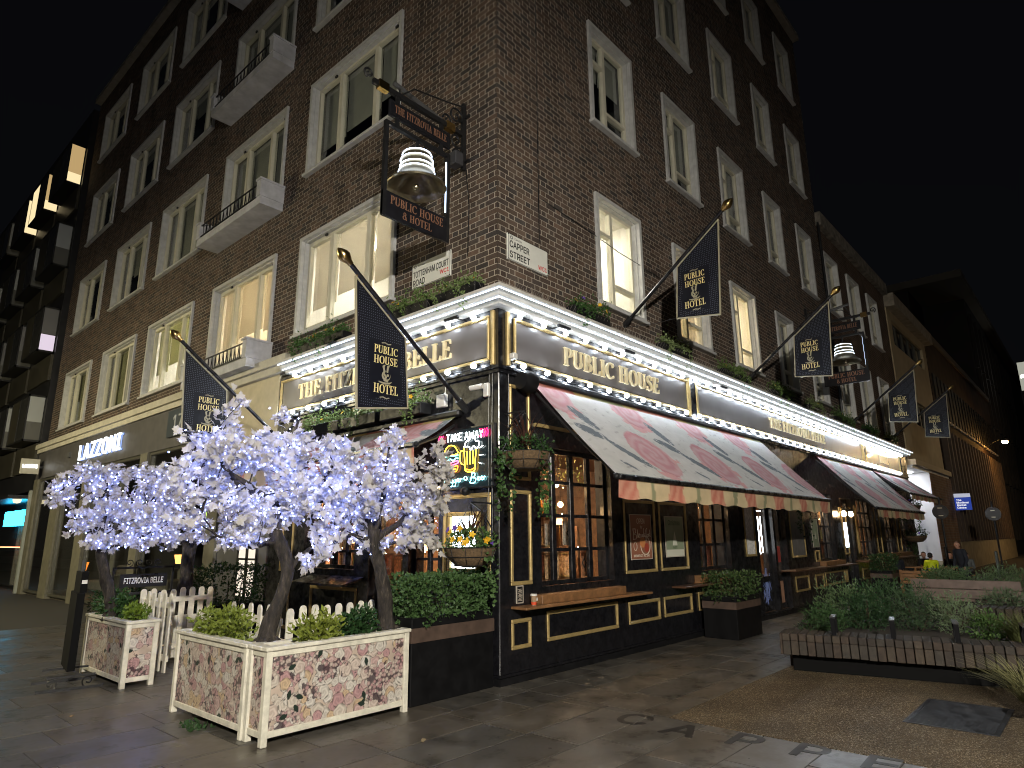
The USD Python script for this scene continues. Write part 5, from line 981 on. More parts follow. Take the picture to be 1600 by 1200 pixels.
def flower_box(F, a0, a1, z, o0, o1, label, seed, nfl=7, dens=1., group=None):
    r = np.random.default_rng(seed); t = Thing('window_box', label, 'flower box', fp(F, (a0 + a1) / 2, z, o0), group=group); W = a1 - a0; outv = np.array([0, -1., 0]) if F == 'R' else np.array([-1., 0, 0])
    t.part('trough', fb(F, a0, a1, z, z + .14, o0, o1, .006), black_satin); t.part('soil', fb(F, a0 + .01, a1 - .01, z + .1, z + .143, o0 + .01, o1 - .01), soil)
    n = int(620 * W * dens); a = r.uniform(a0 - .03, a1 + .03, n); oo = r.uniform(o0, o1 + .04, n); hh = z + .14 + np.abs(r.normal(0, .075, n)) * (.5 + meshkit.noise(np.stack([a * 5, a * 0, a * 0], 1), seed)); P = np.array([fp(F, x, y, q) for x, y, q in zip(a, hh, oo)])
    parts = [kites(P, .045, r, .4, outv * .4)]
    for k in range(int(5 * W * dens) + 1):
        c = r.uniform(a0, a1); ln = r.uniform(.08, .3); m = int(ln * 130); s = np.linspace(0, 1, m); Q = np.array([fp(F, c + r.normal(0, .025), z + .15 - ln * x, o1 + .03 + .02 * math.sin(x * 5) + r.uniform(0, .03)) for x in s]); parts.append(kites(Q, .042, r, -.3, outv * .5))
    t.part('foliage', cat(parts), ivy_leaf, kind='stuff')
    for k in range(nfl):
        c = fp(F, r.uniform(a0 + .03, a1 - .03), z + .2 + r.uniform(0, .07), r.uniform(o0 + .03, o1 + .03)); t.part('flower', flower(c, r, .03, outv + np.array([0, 0, .4]) + r.normal(0, .3, 3)), violet_p if k % 5 == 4 else pansy)
gb = 'black flower boxes along the side street cornice'
flower_box('L', 2.75, 4.15, 4.18, .1, .26, 'flower box with yellow pansies on the cornice, left of the near banner', 1, 8); flower_box('L', .95, 1.75, 4.18, .1, .26, 'flower box with violet flowers under the TOTTENHAM COURT ROAD plate, its left half', 2, 3); flower_box('L', .12, .85, 4.18, .1, .26, 'flower box with orange flowers under the TOTTENHAM COURT ROAD plate, its right half', 3, 4)
flower_box('L', 2.85, 3.75, 2.92, .02, .2, 'left flower box above the left awning, half behind the tree', 4, 6); flower_box('L', 2.0, 2.78, 2.92, .02, .2, 'middle flower box above the left awning, under the banner', 5, 4); flower_box('L', 1.1, 1.9, 2.92, .02, .2, 'right flower box above the left awning, nearest the white electrical box', 6, 2)
for i, (a0, a1) in enumerate(((1.15, 1.95), (3.4, 4.2), (5.5, 6.5), (7.8, 8.9), (9.9, 10.9), (11.9, 13.3), (14.6, 15.9), (17.1, 18.2))):
    flower_box('R', a0, a1, 4.18, .1, .25, ['flower box with orange pansies on the cornice under the first lit window', 'flower box of trailing green under the second side street window', 'flower box on the cornice under the third side street window', 'flower box on the cornice just right of the second banner pole foot', 'flower box on the cornice beside the far hanging sign', 'flower box with yellow flowers below the far hanging sign', 'flower box at the foot of the reflecting banner', 'farthest flower box on the side street cornice'][i], 20 + i, (6, 1, 2, 2, 3, 6, 3, 1)[i])

def basket(c, r_, zr, label, seed, nfl, strap=True, ivy=0, wall='R'):
    r = np.random.default_rng(seed); c = np.array([c[0], c[1], zr]); t = Thing('hanging_basket', label, 'hanging basket', c)
    t.part('liner', lathe([(0, -.2), (r_ * .55, -.18), (r_ * .86, -.1), (r_, 0), (r_ * .9, 0), (0, -.02)], c, 24), M('coir_liner', (.11, .07, .035), .95, var=.4, vscale=30, bump=.5), smooth=40)
    a = np.linspace(0, 2 * np.pi, 25); wires = [tube(c + np.stack([q * r_ * 1.01 * np.cos(a), q * r_ * 1.01 * np.sin(a), np.full(25, z)], 1), .004, 4) for q, z in ((1, 0), (.9, -.09), (.6, -.175))] + [tube([c + np.array([math.cos(k) * r_ * 1.01 * q, math.sin(k) * r_ * 1.01 * q, z]) for q, z in ((1, 0), (.88, -.1), (.58, -.18))], .004, 4) for k in np.arange(10) * .628]
    t.part('wire_basket', cat(wires), black_iron)
    top = c + np.array([0, 0, .44]); t.part('chain', cat([tube([c + np.array([math.cos(k) * r_ * .95, math.sin(k) * r_ * .95, 0]), top], .005, 5) for k in (.5, 2.6, 4.7)]), black_iron)
    w = top.copy()
    if wall == 'R': w[1] = 0
    else: w[0] = 0
    t.part('bracket', cat(tube([top + [0, 0, .02], w + [0, 0, .02]], .009, 6), tube([w + [0, 0, -.25], w * .5 + top * .5 + [0, 0, -.06], top + [0, 0, .02]], .007, 6)), black_iron)
    P, d = clump_pts(620, c + [0, 0, .06], (r_ * 1.08, r_ * 1.08, .15), r); t.part('foliage', kites(P, .045, r, .3, d * .8), hedge_leaf, kind='stuff')
    if strap: t.part('strap_leaves', blades(c + [0, 0, .08], 26, .42, r, .6, .008, .35), purple_leaf, kind='stuff')
    tr = []
    for k in range(ivy):
        an = r.uniform(0, 6.28); ln = r.uniform(.15, .75); m = int(ln * 70); s = np.linspace(0, 1, m); Q = c + np.stack([math.cos(an) * r_ * 1.05 + .02 * np.sin(s * 9), math.sin(an) * r_ * 1.05 + .02 * np.cos(s * 7), -s * ln], 1) + r.normal(0, .02, (m, 3)); tr.append(kites(Q, .05, r, -.2, asp=.8))
    if tr: t.part('trailing_ivy', cat(tr), hedge_leaf, kind='stuff')
    for k in range(nfl):
        an = r.uniform(3.0, 6.0) if wall == 'R' else r.uniform(2.6, 5.2); p = c + np.array([math.cos(an) * r_ * .95, math.sin(an) * r_ * .95, r.uniform(0, .2)]); t.part('flower', flower(p, r, .036, [math.cos(an), math.sin(an), .4]), pansy if k % 6 else violet_p)
basket((.06, -.33), .28, 2.33, 'coir hanging basket of ivy and dark strap leaves on the corner, side street side', 31, 0, ivy=9, wall='R'); basket((-.33, .1), .27, 1.36, 'hanging basket with yellow pansies in front of the lit menu', 32, 13, ivy=3, wall='L')
basket((9.0, -.33), .24, 2.1, 'hanging basket with a few yellow flowers behind the end of the nearest awning', 33, 4, ivy=4); basket((18.0, -.4), .3, 1.42, 'far hanging basket in front of the white entrance wall', 34, 2, ivy=3); basket((17.6, -.45), .28, 2.3, 'far upper hanging basket under the last awning', 35, 1, ivy=6)

ivy_pub = LEAF('pub_plant_leaf', [(.05, .09, .02), (.12, .16, .04), (.2, .2, .05), (.25, .1, .05)])
for k in range(26):
    x = prng.choice([prng.uniform(.8, 2.1), prng.uniform(4.65, 5.7), prng.uniform(10.4, 14.8)]); pub.part('hanging_plant', kites(np.array([x, prng.uniform(.4, .9), 2.35]) + rng.normal(0, .07, (40, 3)) * [1, 1, 1.6], .05, rng, -.4), ivy_pub, kind='stuff')
# planters with a printed flower pattern
def rose_print(u, v, W, H, seed):
    r = np.random.default_rng(seed); c = np.ones((len(u), 3)) * np.array([.46, .37, .3]); c *= (.75 + .5 * noise2(u, v, 14, seed))[:, None]
    pal_ = np.array([(.6, .53, .45), (.6, .5, .43), (.63, .58, .51), (.54, .38, .35), (.58, .43, .28), (.48, .29, .29), (.62, .57, .5), (.65, .6, .54)])
    n = int(W * H * 330)
    for k in range(n):
        cx, cy, R = r.uniform(0, W), r.uniform(0, H), r.uniform(.03, .062); dx, dy = u - cx, v - cy; d = np.hypot(dx, dy) / R; m = d < 1
        if not m.any(): continue
        th = np.arctan2(dy[m], dx[m]); dd = d[m] * (1 + .1 * np.sin(th * 5 + k)); col = pal_[r.integers(0, 8)]
        pet = .82 + .18 * np.sin(dd * 13 + th * (1 if k % 2 else -1) * 2 + k) * (.3 + .7 * dd.clip(0, 1)); rim = 1 - .68 * np.clip((dd - .7) / .3, 0, 1) ** 2; core = 1 - .22 * np.exp(-(dd / .25) ** 2)
        c[m] = col * (pet * rim * core)[:, None]
    dk_ = noise2(u, v, 4.2, seed + 31) + .3 * noise2(u, v, 24, seed + 33); thr = np.quantile(dk_, .74); mask = dk_ > thr; c[mask] = c[mask] * .14 + np.array([.028, .014, .022])
    pts_ = np.stack([u[mask], v[mask]], 1); pts_ = pts_[r.permutation(len(pts_))[:int(W * H * 420)]]
    for cx, cy in pts_:
        R = r.uniform(.009, .018); dx, dy = u - cx, v - cy; m = (dx * dx + dy * dy) < R * R; c[m] = pal_[[3, 5, 1][r.integers(0, 3)]] * .85 * (1 - .55 * (dx[m] ** 2 + dy[m] ** 2) / R ** 2)[:, None]
    for k in range(int(W * H * 16)):
        cx, cy, a = r.uniform(0, W), r.uniform(0, H), r.uniform(0, 3); p, q = (u - cx) * math.cos(a) + (v - cy) * math.sin(a), -(u - cx) * math.sin(a) + (v - cy) * math.cos(a); c[(np.abs(p) / .034 + (q / .02) ** 2) < 1] = (.018, .03, .022)
    return c.clip(0, 1)
pl_white = M('planter_white', (.6, .57, .47), .5, var=.22, vscale=7, bump=.08, detail=6)
def floral_planter(x0, x1, y0, y1, h, label, seed, faces='fl', res=230):
    t = Thing('floral_planter', label, 'planter', ((x0 + x1) / 2, (y0 + y1) / 2, 0)); p = .05
    for (a, b) in ((x0, y0), (x1 - p, y0), (x0, y1 - p), (x1 - p, y1 - p)): t.part('post', bev(a, a + p, b, b + p, 0, h - .03, .004), pl_white)
    for z0, z1 in ((.055, .1), (h - .075, h - .03)):
        for q in ((x0 + p, x1 - p, y0 + .008, y0 + .04), (x0 + p, x1 - p, y1 - .04, y1 - .008), (x0 + .008, x0 + .04, y0 + p, y1 - p), (x1 - .04, x1 - .008, y0 + p, y1 - p)): t.part('rail', bev(*q, z0, z1, .003), pl_white)
    w = .075; t.part('top_trim', cat(bev(x0 - .012, x1 + .012, y0 - .012, y0 + w, h - .03, h, .005), bev(x0 - .012, x1 + .012, y1 - w, y1 + .012, h - .03, h, .005), bev(x0 - .012, x0 + w, y0 + w, y1 - w, h - .03, h, .005), bev(x1 - w, x1 + .012, y0 + w, y1 - w, h - .03, h, .005)), pl_white)
    t.part('soil', bx(x0 + .03, x1 - .03, y0 + .03, y1 - .03, .1, h - .05), soil); H = h - .175
    for k, (o, U, W) in enumerate((((x0 + p, y0 + .02, .1), (1, 0, 0), x1 - x0 - 2 * p), ((x0 + .02, y1 - p, .1), (0, -1, 0), y1 - y0 - 2 * p), ((x1 - .02, y0 + p, .1), (0, 1, 0), y1 - y0 - 2 * p), ((x1 - p, y1 - .02, .1), (-1, 0, 0), x1 - x0 - 2 * p))):
        rs = res if 'flrb'[k] in faces else 30; g, u, v = grid(o, np.array(U) * W, (0, 0, H), max(int(W * rs), 4), max(int(H * rs), 4)); t.part('printed_panel', g, print_cd, cd=rose_print(u * W, v * H, W, H, seed + k * 7))
        for q in ((.02, .02), (W - .02, .02), (.02, H - .02), (W - .02, H - .02)): t.part('panel_screw', ball(np.array(o) + np.array(U) * q[0] + np.array([0, 0, q[1]]), .005, 0), wpl)
    return t
floral_planter(-2.56, -1.22, -.05, .235, .68, 'long white trimmed planter with rose printed panels, front right one', 40); floral_planter(-2.57, -2.27, .245, 1.56, .68, 'white trimmed planter with rose printed panels, left of the nearest seam', 60)
floral_planter(-2.55, -2.23, 2.86, 4.17, .65, 'rear left white trimmed planter with faded rose printed panels', 80)
def shrub(name, label, c, rad, n, size, mat, seed, group=None, cat_='shrub', up=.4, stems=5):
    r = np.random.default_rng(seed); c = np.asarray(c, float); t = Thing(name, label, cat_, (c[0], c[1], c[2] - rad[2] * .8), group=group); P, d = clump_pts(n, c, rad, r, .35)
    k = P[:, 2] > c[2] - rad[2] * .9; t.part('foliage', kites(P[k], size, r, up, d[k] * .9, asp=.28 if mat is shrub_leaf else .5), mat, kind='stuff'); t.part('stem', cat([tube([c + [r.normal(0, .03), r.normal(0, .03), -rad[2]], c + d[i] * np.array(rad) * .6], .006, 5) for i in range(stems)]), M('stem_bark', (.05, .035, .02), .9)); return t
shrub('evergreen_shrub', 'yellow green shrub in the left planter, left of the crooked trunk', (-2.41, 1.0, .74), (.16, .45, .16), 1100, .055, golden_leaf, 1); shrub('evergreen_shrub', 'golden shrub in the long planter just right of the crooked trunk', (-2.05, .1, .73), (.22, .13, .14), 650, .055, golden_leaf, 2)
shrub('evergreen_shrub', 'dark green shrub in the long planter between the two front trunks', (-1.66, .1, .74), (.2, .13, .14), 700, .055, hedge_leaf, 3); shrub('evergreen_shrub', 'dark leafy shrub in the rear left planter', (-2.4, 3.75, .74), (.16, .42, .17), 1100, .05, hedge_leaf, 4); shrub('evergreen_shrub', 'small bright green shrub at the near end of the rear left planter', (-2.38, 3.12, .7), (.13, .2, .11), 500, .045, golden_leaf, 5)
def trough(x0, x1, y0, y1, h, label, seed, hh, mat, hl, n=2600, band=True, size=.042):
    t = Thing('black_planter', label, 'planter', ((x0 + x1) / 2, (y0 + y1) / 2, 0)); t.part('box', cat(bev(x0, x1, y0, y1, 0, h, .006)), M('planter_black', (.005, .005, .0055), .6, spec=.15, var=.3, vscale=5, rvar=.1))
    if band: t.part('timber_band', cat(bx(x0 - .006, x1 + .006, y0 - .006, y1 + .006, h * .72, h * .89)), M('planter_band', (.07, .045, .033), .6, var=.3, vscale=6))
    t.part('rim', cat(bx(x0, x1, y0, y0 + .02, h, h + .006), bx(x0, x1, y1 - .02, y1, h, h + .006), bx(x0, x0 + .02, y0 + .02, y1 - .02, h, h + .006), bx(x1 - .02, x1, y0 + .02, y1 - .02, h, h + .006)), black_satin)
    r = np.random.default_rng(seed); c = np.array([(x0 + x1) / 2, (y0 + y1) / 2, h + hh * .45]); rad = np.array([(x1 - x0) * .54, (y1 - y0) * .56, hh * .58])
    d = r.uniform(-1, 1, (n, 3)); k = r.integers(0, 3, n); d[np.arange(n), k] = np.sign(d[np.arange(n), k]); d = d / (np.abs(d) ** 6).sum(1, keepdims=True) ** (1 / 6) ; q = d * (.55 + .45 * r.random((n, 1)) ** .5) * (1 + .6 * (meshkit.noise(d * 3.6 + seed, 4) - .5))[:, None]
    sh_ = Thing('box_hedge', hl, 'hedge', (c[0], c[1], h)); sh_.part('foliage', kites(c + q * rad, size, r, .3, d * .9, asp=.62), mat, kind='stuff'); sh_.part('stem', cat([tube([(c[0] + x, c[1], h - .03), (c[0] + x * 1.2, c[1], c[2] + .05)], .008, 5) for x in np.linspace(-.35, .35, 5) * (x1 - x0)]), M('stem_bark', (.05, .035, .02), .9))
trough(-1.13, -.06, .03, .42, .74, 'black planter with a timber band standing against the pub corner', 50, .36, hedge_leaf, 'clipped box hedge in the black planter at the pub corner', 5200)
trough(4.34, 5.22, -.62, -.1, .58, 'square black planter with timber band on the side street pavement', 51, .32, LEAF('box_leaf', [(.03, .06, .02), (.06, .1, .03), (.1, .15, .05), (.04, .07, .02)]), 'loose leafy bush in the square black side street planter', 1800, size=.045)
trough(-1.2, -.3, 4.3, 4.7, .6, 'black planter against the grey wall behind the picket fence', 52, .5, hedge_leaf, 'dark hedge behind the picket fence by the lit window', 2600, band=False); trough(-2.1, -1.5, 5.3, 5.6, .5, 'low black planter under the FITZROVIA BELLE barrier sign', 55, .3, hedge_leaf, 'small dark hedge under the FITZROVIA BELLE barrier sign', 700, band=False)
trough(13.1, 13.9, -.72, -.25, .6, 'far black planter with timber band before the last windows', 53, .36, shrub_leaf, 'bush in the far black planter', 900, size=.06)

# picket fences
def fence(label, runs, h, seed):
    t = Thing('picket_fence', label, 'fence', (runs[0][0][0], runs[0][0][1], 0)); r = random.Random(seed)
    for (a, b, sp) in runs:
        a, b = np.array(a), np.array(b); L = np.linalg.norm(b - a); d = (b - a) / L; n = int(L / sp) + 1; nrm = np.array([-d[1], d[0]])
        for i in range(n):
            c = a + d * (i * sp); w, hh = .034, h + r.uniform(-.012, .012); pg_ = Polygon([(-w, 0), (w, 0), (w, hh - .035), (w * .72, hh - .01), (w * .3, hh), (-w * .3, hh), (-w * .72, hh - .01), (-w, hh - .035)])
            m = extrude(pg_, .016); m = (m[0] - np.array([0, 0, .008]), m[1]); t.part('picket', place(m, (c[0], c[1], .06), (d[0], d[1], 0), (0, 0, 1)), pl_white)
        for z in (.2, h - .13 + .06):
            m = bx(-.02, L - .02, -.03, .03, .009, .03); t.part('rail', place(m, (a[0], a[1], z), (d[0], d[1], 0), (0, 0, 1)), pl_white)
fence('white picket fence behind the long rose planter', [((-2.02, .6), (-1.0, .6), .122), ((-2.05, .74), (-2.05, 1.6), .17)], .82, 1); fence('white picket fence between the rear planter and the black hedge', [((-2.02, 4.0), (-1.2, 4.0), .115), ((-2.05, 3.1), (-2.05, 3.9), .16)], .82, 2)
solo('fence_backing', 'low white board closing the foot of the rear picket fence', 'board', bx(-2.0, -1.22, 4.03, 4.05, .06, .55), pl_white)
fbs = Thing('barrier_sign', 'black framed barrier sign reading FITZROVIA BELLE with scroll top', 'sign', (-1.77, 4.8, 0))
for x in (-2.13, -1.4): fbs.part('post', bx(x - .012, x + .012, 4.79, 4.81, 0, 1.13), black_iron)
fbs.part('rail', bx(-2.12, -1.41, 4.79, 4.81, 1.105, 1.13), black_iron); fbs.part('rail', bx(-2.12, -1.41, 4.79, 4.81, .78, .81), black_iron); fbs.part('board', bx(-2.05, -1.47, 4.785, 4.8, .87, 1.04), board_black)
fbs.part('lettering', place(fit(text('FITZROVIA BELLE', .07, .003, True), .48), (-2.0, 4.785, .92), (1, 0, 0), (0, 0, 1)), M('white_lettering', (.7, .7, .7), .5))
for cx, sg in ((-1.95, 1), (-1.6, -1), (-1.83, -1), (-1.72, 1)): fbs.part('scroll', tube(scroll(cx, 1.18, .05, 4.7, 1.3, sg) + np.array([0, 4.1, 0]), .006, 5), black_iron)
ab = Thing('pavement_board', 'tall thin black pavement board seen edge on, on a scrolled iron foot', 'sign', (-2.84, 3.55, 0)); dv = np.array([.16, .98, 0]); sv = np.array([.98, -.16, 0])
def lb_(l0, l1, s0, s1, z0, z1): m = bx(l0, l1, s0, s1, z0, z1); return (np.array([-2.84, 3.55, 0]) + m[0][:, :1] * dv + m[0][:, 1:2] * sv + np.array([0, 0, 1.]) * m[0][:, 2:3], m[1])
mb_ = M('matt_black', (.005, .005, .005), .85, spec=.1); ab.part('board', lb_(-.28, .3, -.035, .035, .17, .93), mb_); ab.part('upper_board', lb_(-.2, .3, -.01, .055, .93, 1.14), mb_); ab.part('white_label', lb_(-.202, -.2, .0, .05, 1.02, 1.06), wpl); ab.part('post', lb_(.0, .03, .0, .03, 1.14, 1.26), black_iron)
for l in (-.3, .25): ab.part('foot', lb_(l - .02, l + .02, -.28, .3, 0, .025), black_iron); ab.part('foot_rail', lb_(l - .012, l + .012, -.2, .22, .12, .14), black_iron)
for cx, sg in ((-.16, 1), (.16, -1)):
    q = scroll(0, 0, .06, 4.7, 1.2, sg); ab.part('scroll', tube(np.array([-2.84, 3.55, .07]) - .3 * dv + (q[:, :1] + cx) * sv + np.array([0, 0, 1.]) * q[:, 2:3], .007, 5), black_iron)

# ================================================================== white artificial trees
bark = usdkit.material(stage, '/World/Looks/tree_bark', {'g': ('geometry', {}), 'mp': ('mapping', {'scale': (1., 1., .3)}), 'n': ('noise_texture', {'scale': 26., 'detail': 6., 'roughness': .7}), 'r': ('rgb_ramp', {'ramp': [(.38, (.008, .006, .005)), (.58, (.035, .027, .02)), (.72, (.1, .08, .06))]}), 'b': ('bump', {'strength': 1., 'distance': .02}), 'p': ('principled_bsdf', {'roughness': .8})}, [('g.position', 'mp.vector'), ('mp.vector', 'n.vector'), ('n.fac', 'r.fac'), ('r.color', 'p.base_color'), ('n.fac', 'b.height'), ('b.normal', 'p.normal')], surface='p.BSDF')
white_leaf = LEAF('white_cloth_leaf', [(.5, .48, .46), (.58, .56, .54), (.44, .41, .37), (.53, .51, .49)], .35, .7, .15)
_half = [(0, 0), (.14, -.03), (.34, -.12), (.33, .06), (.55, .16), (.44, .3), (.56, .5), (.34, .5), (.27, .6), (.2, .55), (.2, .78), (.1, .78), (0, 1.)]
_ol = np.array(_half + [(-x, y) for x, y in _half[-2:0:-1]]); LEAFV = np.vstack([[(0, .36, 0)], np.c_[_ol, -.35 * np.abs(_ol[:, 0]) * .8]]); LEAFV[:, 1] -= .0
LEAFF = np.array([[0, 1 + i, 1 + (i + 1) % len(_ol)] for i in range(len(_ol))])
def maple(P, D, size, r):
    n = len(P); D = D / np.linalg.norm(D, axis=1, keepdims=True); s = np.cross(D, r.normal(size=(n, 3))); s /= np.linalg.norm(s, axis=1, keepdims=True); N = np.cross(s, D); L = (size * r.uniform(.75, 1.25, n))[:, None, None]
    B = np.stack([s, D, N], 1); return P[:, None] + L * np.einsum('kj,njl->nkl', LEAFV, B)
def tree(label, base, trunk, limbs, blobs, nt, seed, lit=lambda p: 1., lpt=21, hz=.1):
    r = np.random.default_rng(seed); base = np.asarray(base, float); t = Thing('white_leaf_tree', label, 'tree', base); tp = base + np.array([q[:3] for q in trunk]); tr = [q[3] for q in trunk]
    k = np.linspace(0, len(tp) - 1, 26); sm = np.stack([np.interp(k, range(len(tp)), tp[:, i]) for i in range(3)], 1); kk = np.array([.25, .5, .25]); 
    for _ in range(2): sm[1:-1] = .25 * sm[:-2] + .5 * sm[1:-1] + .25 * sm[2:]
    rr = np.interp(k, range(len(tp)), tr); v, f = tube(sm, rr, 14); nz = meshkit.fbm(v * np.array([14, 14, 5]), 3, seed) - .5; cen = np.repeat(sm, 14, 0); dirs = np.vstack([v[:len(cen)] - cen, np.zeros((2, 3))]); v = v + dirs * nz[:, None] * .9
    t.part('trunk', (v, f), bark, smooth=True)
    for a in np.arange(6) * 1.05 + .3: t.part('root', tube([sm[2] + np.array([math.cos(a), math.sin(a), 0]) * .03, base + np.array([math.cos(a) * .085, math.sin(a) * .085, .03]), base + np.array([math.cos(a) * .13, math.sin(a) * .13, -.01])], [.035, .028, .012], 7), bark, smooth=True)
    sk = [tp[-1]]
    for lm in limbs:
        p = base + np.array([q[:3] for q in lm]); q = np.linspace(0, len(p) - 1, 12); s_ = np.stack([np.interp(q, range(len(p)), p[:, i]) for i in range(3)], 1); s_[1:-1] = .25 * s_[:-2] + .5 * s_[1:-1] + .25 * s_[2:]; s_[1:-1] += r.normal(0, .008, (10, 3)); t.part('limb', tube(s_, np.linspace(lm[0][3], .009, 12), 8), bark, smooth=True); sk += list(s_[3:])
    sk = np.array(sk); LP, LD, ED, tw = [], [], [], []
    for i in range(nt):
        c, rad = blobs[r.choice(len(blobs), p=np.array([b[1][0] * b[1][2] for b in blobs]) / sum(b[1][0] * b[1][2] for b in blobs))]; d = r.normal(size=3); d /= np.linalg.norm(d); e = np.asarray(c) + d * np.asarray(rad) * r.uniform(.45, 1.) ** .5; j = np.argmin(np.linalg.norm(sk - e, axis=1) + r.uniform(0, .15, len(sk))); s0 = sk[j]; L = np.linalg.norm(e - s0)
        mid = (s0 + e) / 2 + r.normal(0, .05 * L + .01, 3); q = np.linspace(0, 1, 7)[:, None]; pts = (1 - q) ** 2 * s0 + 2 * q * (1 - q) * mid + q * q * e; tw.append(tube(pts, np.linspace(.007, .003, 7), 4))
        m = lpt; w = r.uniform(.35, 1.05, m)[:, None]; P = (1 - w) ** 2 * s0 + 2 * w * (1 - w) * mid + w * w * e + r.normal(0, .035, (m, 3)); LP.append(P); LD.append((e - s0) / L * .5 + r.normal(0, .6, (m, 3)) + np.array([0, 0, -.15])); w = r.uniform(.2, 1.1, 7)[:, None]; P = (1 - w) ** 2 * s0 + 2 * w * (1 - w) * mid + w * w * e + r.normal(0, .03, (7, 3)); ED += [p for p in P if r.random() < lit(p)]
    t.part('twigs', cat(tw), bark, kind='stuff'); LP, LD = np.vstack(LP), np.vstack(LD); V = maple(LP, LD, .069, r); o = np.argsort(np.linalg.norm(LP - CAM, axis=1))
    for i in o[:300]: t.part('leaf', (V[i], LEAFF), white_leaf)
    R_ = o[300:]; t.part('leaves', (V[R_].reshape(-1, 3), (np.arange(len(R_))[:, None, None] * len(LEAFV) + LEAFF[None]).reshape(-1, 3)), white_leaf, kind='stuff')
    t.part('fairy_lights', cat([ball(p, .006, 0) for p in ED]), led_tree, kind='stuff'); return t
def Bl(*a): return [(np.array(c, float), np.array(r_, float)) for c, r_ in a]
tree('white leafed light tree with a crooked trunk, second from the right', (-2.38, .3, .64), [(0, 0, 0, .085), (.0, 0, .12, .062), (.05, -.02, .3, .055), (.13, -.03, .5, .053), (.11, -.02, .68, .052), (.0, 0, .86, .05), (-.02, 0, 1.05, .048)],
     [[(-.02, 0, 1.02, .035), (-.16, 0, 1.2, 0), (-.42, .05, 1.35, 0), (-.55, .1, 1.6, 0)], [(-.01, 0, 1.05, .03), (.03, 0, 1.4, 0), (.12, -.05, 1.9, 0)], [(.02, 0, .98, .036), (.2, -.05, 1.15, 0), (.42, -.1, 1.42, 0), (.6, -.05, 1.7, 0)], [(0, 0, .8, .022), (-.25, -.1, .75, 0), (-.55, -.15, .85, 0)], [(.12, 0, .55, .02), (.3, -.05, .75, 0), (.5, -.05, .95, 0), (.75, 0, 1.05, 0)], [(-.1, 0, 1.1, .025), (-.25, .3, 1.3, 0), (-.35, .4, 1.5, 0)], [(.05, 0, 1.0, .025), (.2, .3, 1.2, 0), (.3, .4, 1.4, 0)]],
     Bl(((-2.82, .35, 2.0), (.44, .4, .3)), ((-2.08, .3, 2.08), (.45, .4, .3)), ((-2.85, .25, 1.62), (.4, .3, .26)), ((-1.95, .25, 1.7), (.36, .3, .24)), ((-2.74, .3, 2.4), (.12, .16, .24)), ((-2.4, .25, 2.4), (.1, .12, .2)), ((-2.05, .2, 1.4), (.15, .15, .17)), ((-3.1, .3, 2.22), (.14, .15, .12)), ((-2.42, .2, 1.85), (.3, .25, .26)), ((-2.4, .45, 2.2), (.3, .2, .2))), 128, 11)
tree('white leafed light tree with dull unlit leaves on its right side, rightmost', (-1.33, .11, .64), [(0, 0, 0, .09), (-.02, 0, .12, .068), (-.06, 0, .35, .06), (-.14, 0, .6, .055), (-.2, 0, .8, .05), (-.2, 0, .9, .048)],
     [[(-.2, 0, .85, .034), (-.35, 0, 1.15, 0), (-.55, 0, 1.4, 0)], [(-.2, 0, .88, .034), (-.1, 0, 1.3, 0), (-.05, 0, 1.75, 0)], [(-.16, 0, .82, .034), (.1, -.05, 1.0, 0), (.4, -.1, 1.25, 0), (.6, -.1, 1.5, 0)], [(-.2, 0, .8, .02), (-.45, .2, .9, 0), (-.6, .3, 1.05, 0)], [(-.15, 0, .75, .02), (.15, .1, .8, 0), (.35, 0, .85, 0)], [(-.2, 0, .85, .02), (0, .3, 1.2, 0), (.2, .4, 1.4, 0)]],
     Bl(((-1.6, .15, 1.9), (.42, .38, .36)), ((-1.08, .1, 1.95), (.4, .36, .33)), ((-1.45, .1, 1.55), (.36, .3, .2)), ((-.95, .05, 1.6), (.25, .25, .26)), ((-1.4, .1, 2.3), (.13, .18, .24)), ((-.9, .0, 2.22), (.12, .14, .2)), ((-1.85, .1, 2.2), (.12, .15, .18))), 104, 12, lit=lambda p: 1. if p[0] < -1.3 else max(0., .75 - (p[0] + 1.3) * 1.7))
tree('white leafed light tree with a straight thick trunk, behind the picket fence', (-1.33, 4.5, .0), [(0, 0, 0, .12), (0, 0, .4, .1), (0, 0, .9, .09), (.0, 0, 1.3, .085), (0, 0, 1.45, .08)],
     [[(0, 0, 1.35, .04), (-.3, 0, 1.6, 0), (-.7, 0, 1.9, 0)], [(0, 0, 1.4, .04), (.1, 0, 1.8, 0), (.2, 0, 2.3, 0)], [(0, 0, 1.38, .035), (.35, -.1, 1.55, 0), (.5, -.1, 1.75, 0)], [(0, 0, 1.4, .035), (-.2, -.3, 1.8, 0), (-.4, -.4, 2.2, 0)]],
     Bl(((-1.85, 4.45, 1.95), (.55, .45, .5)), ((-1.25, 4.4, 2.1), (.5, .4, .5)), ((-1.0, 4.35, 1.6), (.35, .3, .3)), ((-1.65, 4.4, 1.55), (.5, .3, .25))), 96, 13)
